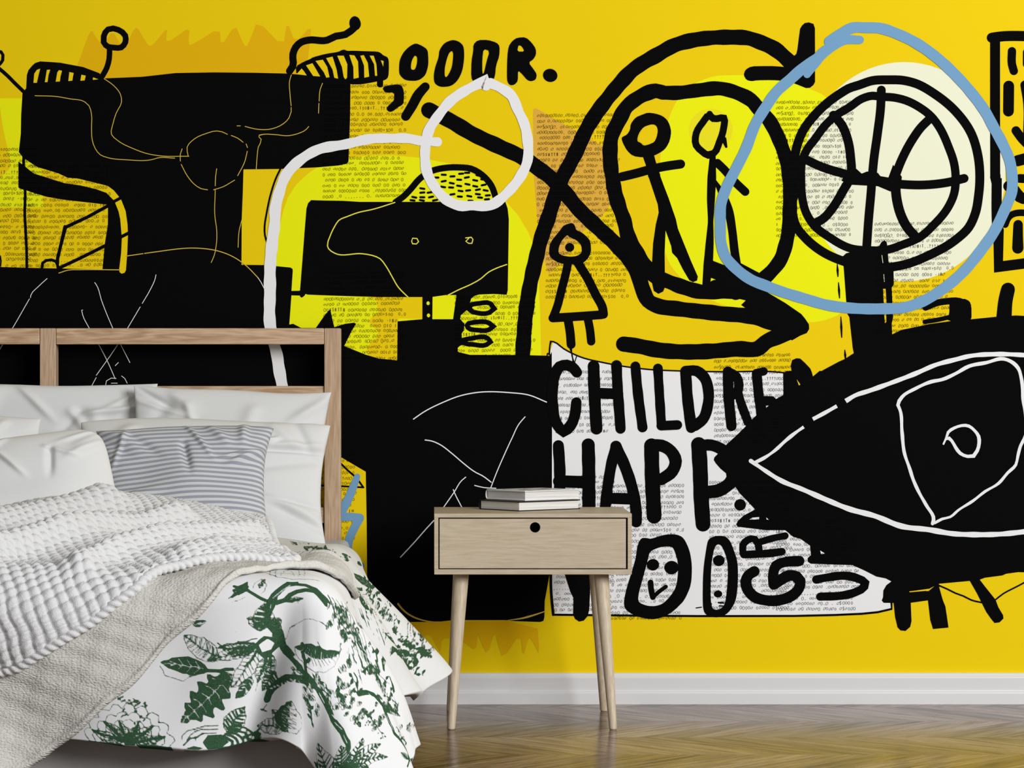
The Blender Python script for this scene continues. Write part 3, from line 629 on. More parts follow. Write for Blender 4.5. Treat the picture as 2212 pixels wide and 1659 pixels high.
def textblock(x0, y0, rows, pitch=11.9, w=178.0, seed=1, x_lo=-999, x_hi=9999, start=0):
    rnd = random.Random(seed)
    mi = PAINT.index('black'); ylay = nexty(); lw = 0.58
    def vput(px, py): 
        x, z = wall_xz((px, py)); WV.append((x, ylay, z)); return len(WV) - 1
    for r in range(rows):
        s = ROWS[(r + start) % len(ROWS)]
        cw = w / 31.5
        if len(s) < 31: cw *= 1.06
        drift = rnd.uniform(-0.02, 0.004)
        for i, ch in enumerate(s):
            if ch == ' ': continue
            px = x0 + i * cw + rnd.uniform(-0.5, 0.5); py = y0 + r * pitch + drift * i * cw + rnd.uniform(-0.7, 0.7)
            if px < x_lo or px > x_hi or px > x0 + w: continue
            big = 1.35 if ch == 'D' or (ch in 'S' and r % len(ROWS) == 2) else (0.72 if ch == 'o' else 1.0)
            hh = 6.5 * big * rnd.uniform(0.8, 1.12); ww = cw * 0.74 * (1.15 if big > 1.2 else 1.0) * rnd.uniform(0.75, 1.15)
            if ch in '0oODc':
                n = 8; sl = rnd.choice([0, 0, 0.25, 0.45]) ; a, b = ww / 2, hh / 2 * (0.8 if sl > 0.3 else 1)
                k0 = len(WV)
                for j in range(n):
                    t = 2 * math.pi * j / n
                    for rr in (0.0, 1.0):
                        aa, bb = a + lw * (0.5 - rr), b + lw * (0.5 - rr)
                        ex, ey = aa * math.cos(t), bb * math.sin(t)
                        vput(px + ex - sl * ey, py + ey)
                for j in range(n):
                    p, q = k0 + 2 * j, k0 + 2 * ((j + 1) % n)
                    WF.append((p, p + 1, q + 1, q)); WM.append(mi)
            else:
                for line in GLYPH.get(ch, GLYPH['1']):
                    for (ax, ay), (bx, by) in zip(line[:-1], line[1:]):
                        A = (px + (ax - 0.5) * ww, py + (ay - 0.5) * hh); B = (px + (bx - 0.5) * ww, py + (by - 0.5) * hh)
                        dx, dy = B[0] - A[0], B[1] - A[1]; l = math.hypot(dx, dy) or 1; nx, ny = -dy / l * lw * 0.62, dx / l * lw * 0.62
                        if l < 1.2: nx, ny, dx, dy = 0.55, 0.0, 0, 1.0; B = (A[0], A[1] + 1.1)
                        k0 = len(WV); vput(A[0] + nx, A[1] + ny); vput(A[0] - nx, A[1] - ny); vput(B[0] - nx, B[1] - ny); vput(B[0] + nx, B[1] + ny)
                        WF.append((k0, k0 + 1, k0 + 2, k0 + 3)); WM.append(mi)
textblock(700, 187, 21, 11.9, 178, 1)
textblock(702, 588, 17, 11.6, 175, 2)
textblock(985, 642, 12, 11.6, 172, 3)
textblock(1163, 250, 24, 12.0, 176, 4)
textblock(1182, 547, 9, 11.8, 176, 5)
textblock(1679, 221, 25, 12.0, 165, 6)
textblock(1892, 484, 20, 12.2, 168, 7)
textblock(-98, 324, 22, 11.9, 178, 8)
textblock(62, 360, 19, 11.9, 178, 9, start=3)
textblock(1176, 804, 10, 14.3, 154, 10, x_lo=1202)
textblock(1545, 768, 16, 12.4, 163, 11)
textblock(1300, 1050, 25, 11.9, 178, 12)
textblock(1534, 1042, 24, 11.8, 178, 13)
textblock(1680, 1130, 17, 11.6, 176, 14, start=7)
textblock(1150, 1030, 25, 12.0, 178, 15, x_lo=1196)
textblock(600, 985, 26, 12.0, 178, 16, x_hi=768)

# ---- fine lines on the black bodies
for q in ([(262, 715), (430, 722), (520, 738), (635, 762), (665, 790), (683, 850), (684, 960), (690, 1050), (712, 1110), (748, 1155), (800, 1176), (940, 1193), (1150, 1188), (1175, 1180), (1305, 1181)],
          [(778, 588), (850, 640), (900, 705), (908, 760), (868, 845), (845, 920), (833, 1005), (880, 1050), (1000, 1112), (1110, 1150), (1180, 1162), (1410, 1167)],
          [(1405, 1165), (1397, 1100), (1455, 1035), (1540, 997), (1620, 978), (1660, 985), (1698, 1003)], [(1727, 1012), (1775, 1032), (1815, 1062)], [(1838, 1075), (1848, 1102)], [(1846, 1130), (1830, 1200), (1775, 1312)], [(1752, 1345), (1660, 1397), (1595, 1417)],
          [(1550, 1417), (1500, 1408), (1450, 1375), (1400, 1315), (1353, 1228)], [(1347, 1203), (1347, 1150), (1360, 1112)], [(1618, 1260), (1610, 1320), (1607, 1388)],
          [(2175, 560), (2163, 600), (2165, 700), (2174, 790)], [(2174, 802), (2174, 835), (2158, 880), (2090, 940), (2030, 962), (1900, 962), (1830, 944)], [(1770, 940), (1795, 940)]):
    L('gold_line', 't1', q, 5)
L('gold_line', 't2', [(1607, 378), (1607, 600), (1615, 650), (1614, 800), (1600, 870), (1577, 923)], 5)
for q in ([(680, 622), (662, 670), (655, 755)], [(653, 772), (650, 845)], [(577, 945), (560, 965), (490, 1000), (430, 1013), (320, 1005), (240, 1003), (208, 1010), (205, 1022), (222, 1040), (200, 1100), (192, 1170), (185, 1262)]):
    L('gold_line', 't3', q, 5)
L('gold_line', 't4', [(78, 605), (57, 690), (50, 810)], 5)
for q in ([(945, 875), (1068, 857)], [(1080, 855), (1190, 840), (1300, 825), (1380, 817), (1530, 820), (1620, 835), (1740, 880), (1830, 940), (1925, 1035)], [(440, 1002), (510, 980), (600, 977), (900, 978)]):
    L('gold_line', 't2', q, 6)
for q in ([(1925, 1035), (1950, 1072), (1972, 1115)], [(352, 1043), (290, 1100), (230, 1170), (228, 1185)], [(220, 1195), (160, 1300), (120, 1370), (20, 1535), (-40, 1640)], [(708, 1073), (720, 1090), (760, 1210), (850, 1430), (970, 1670)],
          [(618, 1278), (610, 1278), (618, 1315), (665, 1410), (740, 1540), (800, 1655), (860, 1790)], [(1165, 1015), (1160, 1040), (1120, 1130), (1063, 1228)], [(1047, 1255), (955, 1410), (880, 1535), (720, 1765)]):
    L('white', 't2', q, 5)
for q in ([(605, 395), (578, 445)], [(665, 440), (670, 415), (700, 398), (730, 400)], [(765, 385), (785, 400), (800, 430)], [(725, 320), (745, 300)], [(700, 430), (738, 430)]):
    L('white', 'h3', q, 4)
for q in ([(1220, 475), (1060, 525), (940, 552), (870, 578), (800, 610), (770, 655), (735, 730), (717, 800), (725, 820), (770, 853), (980, 858), (1050, 870), (1110, 895), (1150, 945), (1200, 1030), (1240, 1100), (1318, 1182)],
          [(2055, 938), (1980, 965), (1920, 995), (1860, 1045), (1790, 1085), (1700, 1125), (1615, 1168)]):
    L('grey_lemon', 't4', q, 8)
L('grey_lemon', 't4', [(1352, 742), (1385, 744), (1397, 768), (1380, 785), (1352, 783), (1345, 765)], 7, closed=True)
L('grey_lemon', 't4', [(1748, 740), (1790, 735), (1803, 750), (1795, 780), (1770, 780), (1750, 765), (1772, 742)], 7)
for q, w in (([(875, 917), (950, 865), (1100, 790), (1210, 747), (1335, 720), (1600, 720), (1735, 737), (1868, 790)], 8), ([(962, 1073), (1010, 1080), (1060, 1100), (1170, 1180), (1240, 1240), (1340, 1315), (1390, 1340), (1455, 1388)], 8),
             ([(1708, 900), (1665, 950), (1610, 1060), (1550, 1190), (1490, 1330), (1452, 1430)], 7), ([(1265, 1350), (1235, 1375), (1180, 1460), (1100, 1575)], 7), ([(1172, 1443), (1185, 1475), (1235, 1573)], 7), ([(1332, 1412), (1400, 1428), (1490, 1433)], 7)):
    L('white', 'm1', q, w)
L('white', 'm2', [(1028, 567), (965, 635), (900, 710), (778, 842)], 8)
L('white', 'm1', [(1912, 1000), (1911, 1200), (1911, 1470)], 4)
L('gold_line', 'm2', [(760, 1190), (790, 1228), (850, 1275), (960, 1316), (1040, 1326)], [14, 12, 5])
L('gold_line', 'm2', [(1580, 1312), (1690, 1297), (1760, 1278), (1860, 1245)], [4, 14, 6])

# ---- white brush lines
LP('white', [('t3', [(1537, 1060), (1400, 1050), (1330, 1035), (1200, 1033), (1050, 1036), (850, 1078), (640, 1120), (520, 1190), (405, 1310), (362, 1420), (325, 1590)]), ('t4', [(325, 600), (305, 770), (290, 930), (288, 1150), (288, 1380), (310, 1500), (345, 1640)]), ('h3', [(1750, 310), (1775, 450), (1800, 600)])], [19.5, 21, 22.5, 24, 25.5, 25, 25], wob=1.0)
LP('white', [('t5', [(205, 622), (280, 655), (360, 712), (410, 820), (460, 930), (484, 1060), (482, 1200), (428, 1320), (340, 1430), (200, 1534), (80, 1535)]), ('t3', [(1700, 1535), (1600, 1488), (1520, 1400), (1462, 1290), (1445, 1180), (1450, 1080), (1480, 960), (1540, 870), (1640, 750), (1750, 675), (1850, 625)]), ('t5', [(165, 610), (172, 640)])], 21.8, wob=1.1)
L('white', 'm5', [(880, 575), (950, 533), (1050, 500), (1230, 435), (1400, 370), (1560, 302), (1700, 265), (1800, 240), (2000, 225), (2212, 232), (2400, 250)], 33, wob=0.6, caps=False)
L('white', 'm5', [(635, 710), (720, 665), (814, 612)], 28, caps=False, wob=0.5)
L('white', 'm5', [(567, 768), (500, 815), (430, 872), (350, 945), (270, 1000), (200, 1035)], 24, wob=0.8, caps=False)
L('white', 'm5', [(172, 1022), (210, 1048), (280, 1095), (400, 1170), (560, 1235), (720, 1305), (920, 1385), (1090, 1430), (1300, 1510), (1500, 1535), (1680, 1565), (1850, 1572), (2000, 1570), (2212, 1550), (2400, 1520)], [28, 34, 38, 40, 40, 38, 38, 36], wob=0.7)
L('white', 'm5', [(1528, 1490), (1536, 1462), (1480, 1350), (1430, 1262), (1380, 1150), (1358, 1080), (1320, 970), (1300, 800), (1285, 640), (1270, 605), (1300, 545), (1400, 482), (1520, 430), (1600, 414), (1700, 370), (1800, 315), (1930, 288), (2060, 260), (2130, 290), (2168, 330), (2190, 400), (2205, 560), (2225, 700), (2225, 830), (2185, 910), (2165, 985), (2150, 1050), (2090, 1110), (2020, 1190), (1920, 1250), (1830, 1320), (1720, 1390), (1660, 1440), (1600, 1455), (1545, 1485)], [24, 24, 24, 26, 26, 24, 20, 18], wob=0.5)
L('white', 'm5', [(1610, 895), (1630, 850), (1645, 808), (1690, 776), (1800, 762), (1842, 795), (1872, 838), (1876, 890), (1862, 945), (1835, 985), (1790, 988), (1735, 965), (1700, 920), (1672, 872), (1652, 852), (1632, 855)], [14, 20, 22, 24, 26, 26, 24, 20], wob=0.5)

# ---- blue brush lines
LP('blue', [('t7', [(592, 556), (640, 480), (690, 415), (780, 345), (870, 300), (985, 298)])], [16, 24, 24, 22, 20, 18])
LP('blue', [('t7', [(760, 310), (850, 250), (930, 208), (1030, 207), (1130, 210), (1270, 255), (1400, 318), (1560, 430), (1680, 540), (1800, 670), (1920, 830), (1985, 950), (2050, 1070), (2105, 1200), (2122, 1310), (2122, 1420), (2070, 1560)]), ('t8', [(2040, 590), (1990, 690), (1900, 820), (1760, 990), (1600, 1125), (1450, 1215), (1300, 1262), (1180, 1268), (1000, 1268), (860, 1258), (740, 1240), (580, 1195), (400, 1140), (280, 1095), (180, 1055), (60, 968)]), ('t6', [(2050, 980), (1960, 880), (1928, 780), (1922, 640), (1928, 480), (1965, 370), (2030, 240), (2110, 80)]), ('t7', [(120, 1110), (215, 910), (290, 790), (360, 690), (470, 590), (560, 510), (680, 430)])], 23.6, wob=0.4)
L('blue', 'm2', [(455, 240), (425, 320), (392, 400), (345, 490), (300, 560)], [46, 62, 66, 62])
L('blue', 'm2', [(300, 545), (400, 540), (475, 548)], 62)
L('blue', 'm2', [(475, 550), (425, 640), (392, 720), (385, 820)], 62)
L('blue', 'm2', [(485, 905), (470, 960)], 50)

me = bpy.data.meshes.new('wall_back')
me.from_pydata(WV, [], WF); me.update()
wall = link('wall_back', me, [PMAT[k] for k in PAINT], smooth=False)
me.polygons.foreach_set('material_index', WM)
tag(wall, 'yellow wall covered by a hand-drawn black, white and blue mural', 'wall', kind='structure')
# ---------------------------------------------------------------- bed frame
BXC, BHW = -0.931, 0.735                      # bed centre line and half width of the mattress
HB_F, HB_B = -0.085, -0.029                   # front and back of the headboard
bed = empty('bed_frame', (BXC, HB_F, 0))
tag(bed, 'wooden bed frame with an open three-rail headboard against the mural', 'bed frame')
def bed_part(name, x0, x1, y0, y1, z0, z1, mat, bev=0.0025):
    o = bm_obj(name, box_bm(x0 - BXC, x1 - BXC, y0 - HB_F, y1 - HB_F, z0, z1, bev), mat, bed)
    return o
Z_TOP = 0.9217
XR1, XR0 = -0.2185, -0.2585                   # right post
XL0, XL1 = 2 * BXC - XR1, 2 * BXC - XR0
XM0, XM1 = -0.9505, -0.9115                   # middle post
bed_part('headboard_post', XR0, XR1, HB_F, HB_B, 0, Z_TOP, M['bed_wood_z'])
bed_part('headboard_post', XL0, XL1, HB_F, HB_B, 0, Z_TOP, M['bed_wood_z'])
bed_part('headboard_post', XM0, XM1, HB_F, HB_B, 0.30, Z_TOP, M['bed_wood_z'])
for a, b in ((XL1 + 0.0006, XM0 - 0.0006), (XM1 + 0.0006, XR0 - 0.0006)):
    bed_part('headboard_rail', a, b, HB_F, HB_B, 0.8825, Z_TOP, M['bed_wood_x'])
    bed_part('headboard_rail', a, b, HB_F + 0.006, HB_B - 0.006, 0.742, 0.781, M['bed_wood_x'])
    bed_part('headboard_rail', a, b, HB_F + 0.006, HB_B - 0.006, 0.447, 0.4855, M['bed_wood_x'])
bed_part('bed_base', BXC - BHW + 0.012, BXC + BHW - 0.012, -2.085, HB_F - 0.004, 0.07, 0.212, M['grey_cloth'], 0.012)
for sx in (-1, 1):
    for yy in (-2.0, -0.2):
        x = BXC + sx * (BHW - 0.09)
        bed_part('bed_foot', x - 0.025, x + 0.025, yy - 0.025, yy + 0.025, 0.0, 0.072, M['bed_wood_z'])

mt = bm_obj('mattress', box_bm(BXC - BHW, BXC + BHW, -2.10, HB_F - 0.004, 0.212, 0.408, 0.022, 4), M['sheet'], smooth=True)
tag(mt, 'white sheeted mattress showing one corner beside the headboard post', 'mattress')

# ---------------------------------------------------------------- nightstand
NX0, NX1, NYF, NYB, NZ0, NZ1 = 0.0085, 0.4585, -0.56, -0.222, 0.354, 0.4928
ns = empty('nightstand', ((NX0 + NX1) / 2, (NYF + NYB) / 2, 0))
tag(ns, 'pale oak nightstand with one drawer on four splayed round legs', 'nightstand')
OX, OY = ns.location.x, ns.location.y
T = 0.0093
body = bmesh.new()
for b in ((NX0, NX1, NYF, NYB, NZ1 - T, NZ1), (NX0, NX1, NYF, NYB, NZ0, NZ0 + 0.0118), (NX0, NX0 + T, NYF, NYB, NZ0 + 0.0118, NZ1 - T), (NX1 - T, NX1, NYF, NYB, NZ0 + 0.0118, NZ1 - T), (NX0 + T, NX1 - T, NYB - 0.008, NYB, NZ0 + 0.0118, NZ1 - T)):
    add_bm(body, box_bm(b[0] - OX, b[1] - OX, b[2] - OY, b[3] - OY, b[4], b[5], 0.0006, 1))
bm_obj('cabinet_body', body, M['oak_pale'], ns)
# drawer front with a bored finger hole
DX0, DX1, DZ0, DZ1 = NX0 + T + 0.0028, NX1 - T - 0.0040, NZ0 + 0.0118 + 0.0024, NZ1 - T - 0.0026
hx, hz, hr = 0.2383, 0.4612, 0.0119
K = 48
ring = [(hx + hr * math.cos(2 * math.pi * i / K), hz + hr * math.sin(2 * math.pi * i / K)) for i in range(K)]
outer = [(DX0, DZ0), (DX1, DZ0), (DX1, DZ1), (DX0, DZ1)]
tri = tessellate_polygon([[Vector((x, z, 0)) for x, z in outer], [Vector((x, z, 0)) for x, z in ring]])
yf, yb = NYF + 0.0012, NYF + 0.017
allp = outer + ring
dv = [(x - OX, yf - OY, z) for x, z in allp] + [(x - OX, yb - OY, z) for x, z in allp]
nn = len(allp)
df = [tuple(t) for t in tri] + [tuple(i + nn for i in reversed(t)) for t in tri]
df += [(i, (i + 1) % 4, (i + 1) % 4 + nn, i + nn) for i in range(4)]
df += [(4 + i, 4 + (i + 1) % K, 4 + (i + 1) % K + nn, 4 + i + nn) for i in range(K)]
dme = mesh_from(dv, df); bmx = bmesh.new(); bmx.from_mesh(dme); bmesh.ops.recalc_face_normals(bmx, faces=bmx.faces); bmx.to_mesh(dme); bmx.free()
dr = link('drawer', dme, M['oak_pale'], ns, smooth=False)
inn = bm_obj('drawer_box', box_bm(DX0 + 0.006 - OX, DX1 - 0.006 - OX, yb + 0.0002 - OY + 0.02, NYB - 0.02 - OY, DZ0 + 0.004, DZ1 - 0.012), M['dark_gap'], dr)
def lathe_leg(top, bot, r_top, r_bot):
    seg, ringn = 28, 12
    v, f = [], []
    prof = [(0.0, r_bot * 0.80), (0.006, r_bot * 0.97), (0.014, r_bot)] + [(0.014 + (1 - 0.014) * i / ringn, r_bot + (r_top - r_bot) * (0.014 + (1 - 0.014) * i / ringn)) for i in range(1, ringn + 1)]
    for t, r in prof:
        c = Vector(bot).lerp(Vector(top), t)
        for k in range(seg):
            a = 2 * math.pi * k / seg
            v.append((c.x + r * math.cos(a), c.y + r * math.sin(a), c.z))
    for i in range(len(prof) - 1):
        for k in range(seg):
            a, b = i * seg + k, i * seg + (k + 1) % seg
            f.append((a, b, b + seg, a + seg))
    f.append(tuple(range(seg - 1, -1, -1))); f.append(tuple(range((len(prof) - 1) * seg, len(prof) * seg)))
    return mesh_from(v, f)
for sx, (tx, bx) in ((-1, (0.0715, 0.0470)), (1, (0.3920, 0.4165))):
    for (ty, by) in ((-0.500, -0.552), (-0.262, -0.176)):
        o = link('leg', lathe_leg((tx - OX, ty - OY, NZ0 + 0.001), (bx - OX, by - OY, 0.0), 0.0172, 0.0090), M['oak_leg'], ns)

# ---------------------------------------------------------------- two books
M['page'] = None
def page_mat():
    m, nt, b = new_mat('book_page_edges')
    tc = N(nt, 'ShaderNodeTexCoord'); mp = N(nt, 'ShaderNodeMapping'); mp.inputs['Scale'].default_value = (4, 4, 900)
    nt.links.new(tc.outputs['Object'], mp.inputs[0])
    no = N(nt, 'ShaderNodeTexNoise'); no.inputs['Scale'].default_value = 1.0; no.inputs['Detail'].default_value = 3
    nt.links.new(mp.outputs[0], no.inputs['Vector'])
    nt.links.new(ramp(nt, no.outputs[0], [(0.3, (0.55, 0.53, 0.50)), (0.65, (0.78, 0.77, 0.75))]), b.inputs['Base Color'])
    b.inputs['Roughness'].default_value = 0.85; b.inputs['Specular IOR Level'].default_value = 0.15
    return m
M['page'] = page_mat()
def cover_print_mat():
    m, nt, b = new_mat('white_cover_with_dark_print')
    tc = N(nt, 'ShaderNodeTexCoord'); mp = N(nt, 'ShaderNodeMapping'); mp.inputs['Scale'].default_value = (26, 26, 1)
    nt.links.new(tc.outputs['Object'], mp.inputs[0])
    no = N(nt, 'ShaderNodeTexNoise'); no.inputs['Scale'].default_value = 1.0; no.inputs['Detail'].default_value = 5
    nt.links.new(mp.outputs[0], no.inputs['Vector'])
    nt.links.new(ramp(nt, no.outputs[0], [(0.40, (0.05, 0.06, 0.07)), (0.47, (0.74, 0.76, 0.77))]), b.inputs['Base Color'])
    b.inputs['Roughness'].default_value = 0.35
    return m
M['cover_black'] = plain('black_book_cloth', (0.008, 0.008, 0.008), 0.5, 0.3)
M['cover_white'] = plain('white_book_cover', (0.76, 0.77, 0.77), 0.35, 0.4)
M['cover_print'] = cover_print_mat()
def book(name, near, ang, w, d, z, th, cover, print_mat, label):
    """near: plan position of the corner that points at the camera; w runs right and back, d left and back"""
    root = empty(name, (near[0], near[1], z), ang)
    tag(root, label, 'book', 'books on the nightstand')
    ct = 0.0022
    c = bmesh.new()
    add_bm(c, box_bm(0, w, 0, d, 0, ct, 0.0006, 1))
    add_bm(c, box_bm(0, w, 0, d, th - ct, th, 0.0006, 1))
    # rounded spine on the far-left long edge
    for k in range(7):
        a0, a1 = math.pi * k / 7, math.pi * (k + 1) / 7
        q = [c.verts.new((x, d - 0.002 + 0.006 * math.sin(a) * s_, th / 2 - (th / 2) * math.cos(a) * s2))
             for a, x, s_, s2 in ((a0, 0, 1, 1), (a0, w, 1, 1), (a1, w, 1, 1), (a1, 0, 1, 1))]
        c.faces.new(q)
    bm_obj('cover', c, cover, root)
    p = box_bm(0.0035, w - 0.0035, 0.0035, d - 0.001, ct, th - ct, 0.0)
    bm_obj('pages', p, M['page'], root)
    if print_mat:
        bm_obj('cover_picture', box_bm(0.012, w - 0.012, 0.015, d - 0.02, th, th + 0.00025), print_mat, root)
    return root
book('book', (0.2045, -0.452), math.radians(39.5), 0.192, 0.140, NZ1, 0.0225, M['cover_black'], None, 'black-covered book lying flat on the nightstand, under the white one')
book('book', (0.2195, -0.416), math.radians(39.5), 0.176, 0.137, NZ1 + 0.0228, 0.0228, M['cover_white'], M['cover_print'], 'white-covered book lying on top of the black book')
# ---------------------------------------------------------------- bedding, built as draped grids
def smooth01(x): 
    x = np.clip(x, 0, 1); return x * x * (3 - 2 * x)
class Waves:
    """sum of seeded sine waves: a smooth field for puffs and wrinkles"""
    def __init__(self, seed, freq, n=10, aniso=(1, 1)):
        r = np.random.RandomState(seed)
        a = r.uniform(0, 2 * np.pi, n); f = freq * r.uniform(0.55, 1.5, n)
        self.kx, self.ky, self.ph = f * np.cos(a) * aniso[0], f * np.sin(a) * aniso[1], r.uniform(0, 2 * np.pi, n)
    def __call__(self, x, y):
        s = np.zeros_like(x)
        for a, b, p in zip(self.kx, self.ky, self.ph): s += np.sin(a * x + b * y + p)
        return s / math.sqrt(len(self.kx))

XE, YE, ZT = -0.225, -2.075, 0.452           # edge lines of the bed under the duvet and its top level
W1, W2, W3 = Waves(3, 14), Waves(7, 31), Waves(11, 70)
def bend(r, R, th):
    """distance r past the edge -> (outward, down) for a sheet turning over radius R to slope th"""
    arc = R * th
    ra = np.minimum(r, arc); rb = np.maximum(r - arc, 0)
    return R * np.sin(ra / R) + rb * np.cos(th), R * (1 - np.cos(ra / R)) + rb * np.sin(th)
def bump1(x, c, w): return np.exp(-((x - c) / w) ** 2)
def drape(U, V):
    """duvet surface: U metres right of the bed edge, V metres past the foot edge -> xyz"""
    a, b = np.maximum(U, 0), np.maximum(V, 0)
    r = np.hypot(a, b) + 1e-9
    t = np.arctan2(b, a) / (np.pi / 2)                       # 0 down the side, 1 down the foot
    # slope of the hanging cloth: foot almost upright, side flares, folds in between
    side = 1.13 - 0.25 * bump1(V, -0.80, 0.22) + 0.14 * bump1(V, -0.27, 0.22) - 0.08 * bump1(V, 0.02, 0.12) + 0.04 * np.sin(V * 17 + 1.0) + 0.14 * smooth01(-(V + 0.98) / 0.15)
    foot = 1.44 + 0.05 * np.sin(U * 11 + 0.5) - 0.10 * bump1(U, -0.02, 0.10)
    corner = 1.10 + 0.12 * bump1(t, 0.86, 0.10) - 0.02 * bump1(t, 0.55, 0.2) + 0.05 * bump1(t, 0.16, 0.1)
    wt = smooth01(t / 0.22); wf = smooth01((1 - t) / 0.2)
    th = np.where(a <= 0, foot, np.where(b <= 0, side, side * (1 - wt) + corner * wt * wf + foot * (1 - wf)))
    th = np.clip(th, 0.55, 1.5)
    out, down = bend(r, 0.075, th)
    ca, cb = a / r, b / r
    x = XE + np.minimum(U, 0) + out * ca
    y = YE - np.minimum(V, 0) - out * cb
    onbed = smooth01(-np.maximum(U, V) / 0.30 + 0.0)
    z = ZT - down + 0.012 * W1(U, V) * 0.5 + 0.030 * onbed - 0.018 * smooth01(-(V + 0.85) / 0.40)
    # soft folds in the hanging part
    h = smooth01((r - 0.03) / 0.2)
    c = U + 0.27 * V                                          # deep fold that runs in under the corner
    f1 = 0.010 * W1(U * 1.3 + 3, V * 1.3) * h
    f1 = f1 + h * (-0.034 * bump1(c, 0.0, 0.030) + 0.020 * bump1(c, 0.075, 0.05) + 0.008 * bump1(c, -0.10, 0.05)) * smooth01((V + 0.03) / 0.12)
    f1 = f1 + h * 0.016 * np.sin(V * 23 + U * 6) * smooth01(U / 0.1) * smooth01((0.05 - V) / 0.1)
    x = x + f1 * ca; y = y - f1 * cb
    z = z + 0.0022 * W2(U, V)
    return np.stack([x, y, z], -1)
def normals(p):
    du = np.gradient(p, axis=1); dv = np.gradient(p, axis=0)
    n = np.cross(dv, du); n /= (np.linalg.norm(n, axis=-1, keepdims=True) + 1e-12)
    n[n[..., 2] < -0.5] *= 1
    return n
def orient(n, p):
    # outward: up on the bed, away from it where the cloth hangs
    ref = np.stack([np.where(p[..., 0] > XE, 0.6, 0.0), np.where(p[..., 1] < YE, -0.6, 0.0), np.full(p.shape[:2], 0.7)], -1)
    s = np.sign((n * ref).sum(-1, keepdims=True)); s[s == 0] = 1
    return n * s
def grid_mesh(name, p, mats, parent=None, attr=None, uv=None, mask=None):
    ny, nx = p.shape[:2]
    me = bpy.data.meshes.new(name)
    idx = np.arange(ny * nx).reshape(ny, nx)
    q = np.stack([idx[:-1, :-1], idx[1:, :-1], idx[1:, 1:], idx[:-1, 1:]], -1).reshape(-1, 4)
    if mask is not None: q = q[mask.reshape(-1)]
    me.vertices.add(ny * nx); me.vertices.foreach_set('co', p.astype(np.float32).ravel())
    me.loops.add(q.size); me.loops.foreach_set('vertex_index', q.astype(np.int32).ravel())
    me.polygons.add(len(q)); me.polygons.foreach_set('loop_start', np.arange(0, q.size, 4, dtype=np.int32)); me.polygons.foreach_set('loop_total', np.full(len(q), 4, np.int32))
    me.update(calc_edges=True); me.validate()
    for k, v in (attr or {}).items():
        at = me.attributes.new(k, 'FLOAT', 'POINT'); at.data.foreach_set('value', v.astype(np.float32).ravel())
    if uv is not None:
        ul = me.uv_layers.new(name='UVMap'); ul.data.foreach_set('uv', uv.reshape(-1, 2)[q.ravel()].astype(np.float32).ravel())
    o = link(name, me, mats, parent)
    return o
def solid(o, th):
    m = o.modifiers.new('thickness', 'SOLIDIFY'); m.thickness = th; m.offset = -1.0; m.use_rim = True
    return o

# --- duvet
def grade(*segs):
    out = []
    for a, b, step in segs:
        n = max(1, int(round((b - a) / step))); out += list(a + (b - a) * np.arange(n) / n)
    out.append(segs[-1][1]); return np.array(out)
Us = grade((-1.40, -0.90, 0.02), (-0.90, -0.62, 0.004), (-0.62, 0.0, 0.0021), (0.0, 0.372, 0.0026))
Vs = grade((-1.50, -0.60, 0.006), (-0.60, 0.0, 0.0045), (0.0, 0.335, 0.0021))
UU, VV = np.meshgrid(Us, Vs)
# round the free corner of the cloth and let the hem wander a little
LS, LF = 0.372, 0.335
hemU = 1 + 0.05 * np.sin(VV * 9.0 + 0.6) * smooth01(UU / 0.1) - 0.14 * bump1(VV, -0.54, 0.15) * smooth01(UU / 0.1)
hemV = 1 + (0.035 * np.sin(UU * 8.0 + 2.2) - 0.06 * bump1(UU, -0.04, 0.05) + 0.16 * bump1(UU, 0.12, 0.09)) * smooth01(VV / 0.1)
CU, CV = np.where(UU > 0, UU * hemU, UU), np.where(VV > 0, VV * hemV, VV)
PD = drape(CU, CV)
M['duvet'] = None
def toile_mat():
    m, nt, b = new_mat('green_toile_cotton')
    at = N(nt, 'ShaderNodeAttribute'); at.attribute_name = 'print'
    tc = N(nt, 'ShaderNodeTexCoord')
    no = N(nt, 'ShaderNodeTexNoise'); no.inputs['Scale'].default_value = 210.0; no.inputs['Detail'].default_value = 3
    nt.links.new(tc.outputs['Object'], no.inputs['Vector'])
    # the print field is a signed distance in mm; a little noise gives the hand-blocked edge
    d = math_node(nt, 'ADD', at.outputs['Fac'], math_node(nt, 'MULTIPLY', math_node(nt, 'SUBTRACT', no.outputs[0], 0.5), 0.9))
    f = math_node(nt, 'ADD', math_node(nt, 'MULTIPLY', d, 1.2), 0.5)
    worn = N(nt, 'ShaderNodeTexNoise'); worn.inputs['Scale'].default_value = 420.0; worn.inputs['Detail'].default_value = 2
    nt.links.new(tc.outputs['Object'], worn.inputs['Vector'])
    green = ramp(nt, worn.outputs[0], [(0.35, (0.018, 0.052, 0.024)), (0.62, (0.034, 0.086, 0.042))])
    mx = N(nt, 'ShaderNodeMixRGB'); nt.links.new(math_node(nt, 'MINIMUM', math_node(nt, 'MAXIMUM', f, 0.0), 1.0), mx.inputs[0])
    nt.links.new(green, mx.inputs[1]); mx.inputs[2].default_value = (0.645, 0.65, 0.655, 1)
    nt.links.new(mx.outputs[0], b.inputs['Base Color'])
    b.inputs['Roughness'].default_value = 0.85; b.inputs['Specular IOR Level'].default_value = 0.12
    return m
M['duvet'] = toile_mat()
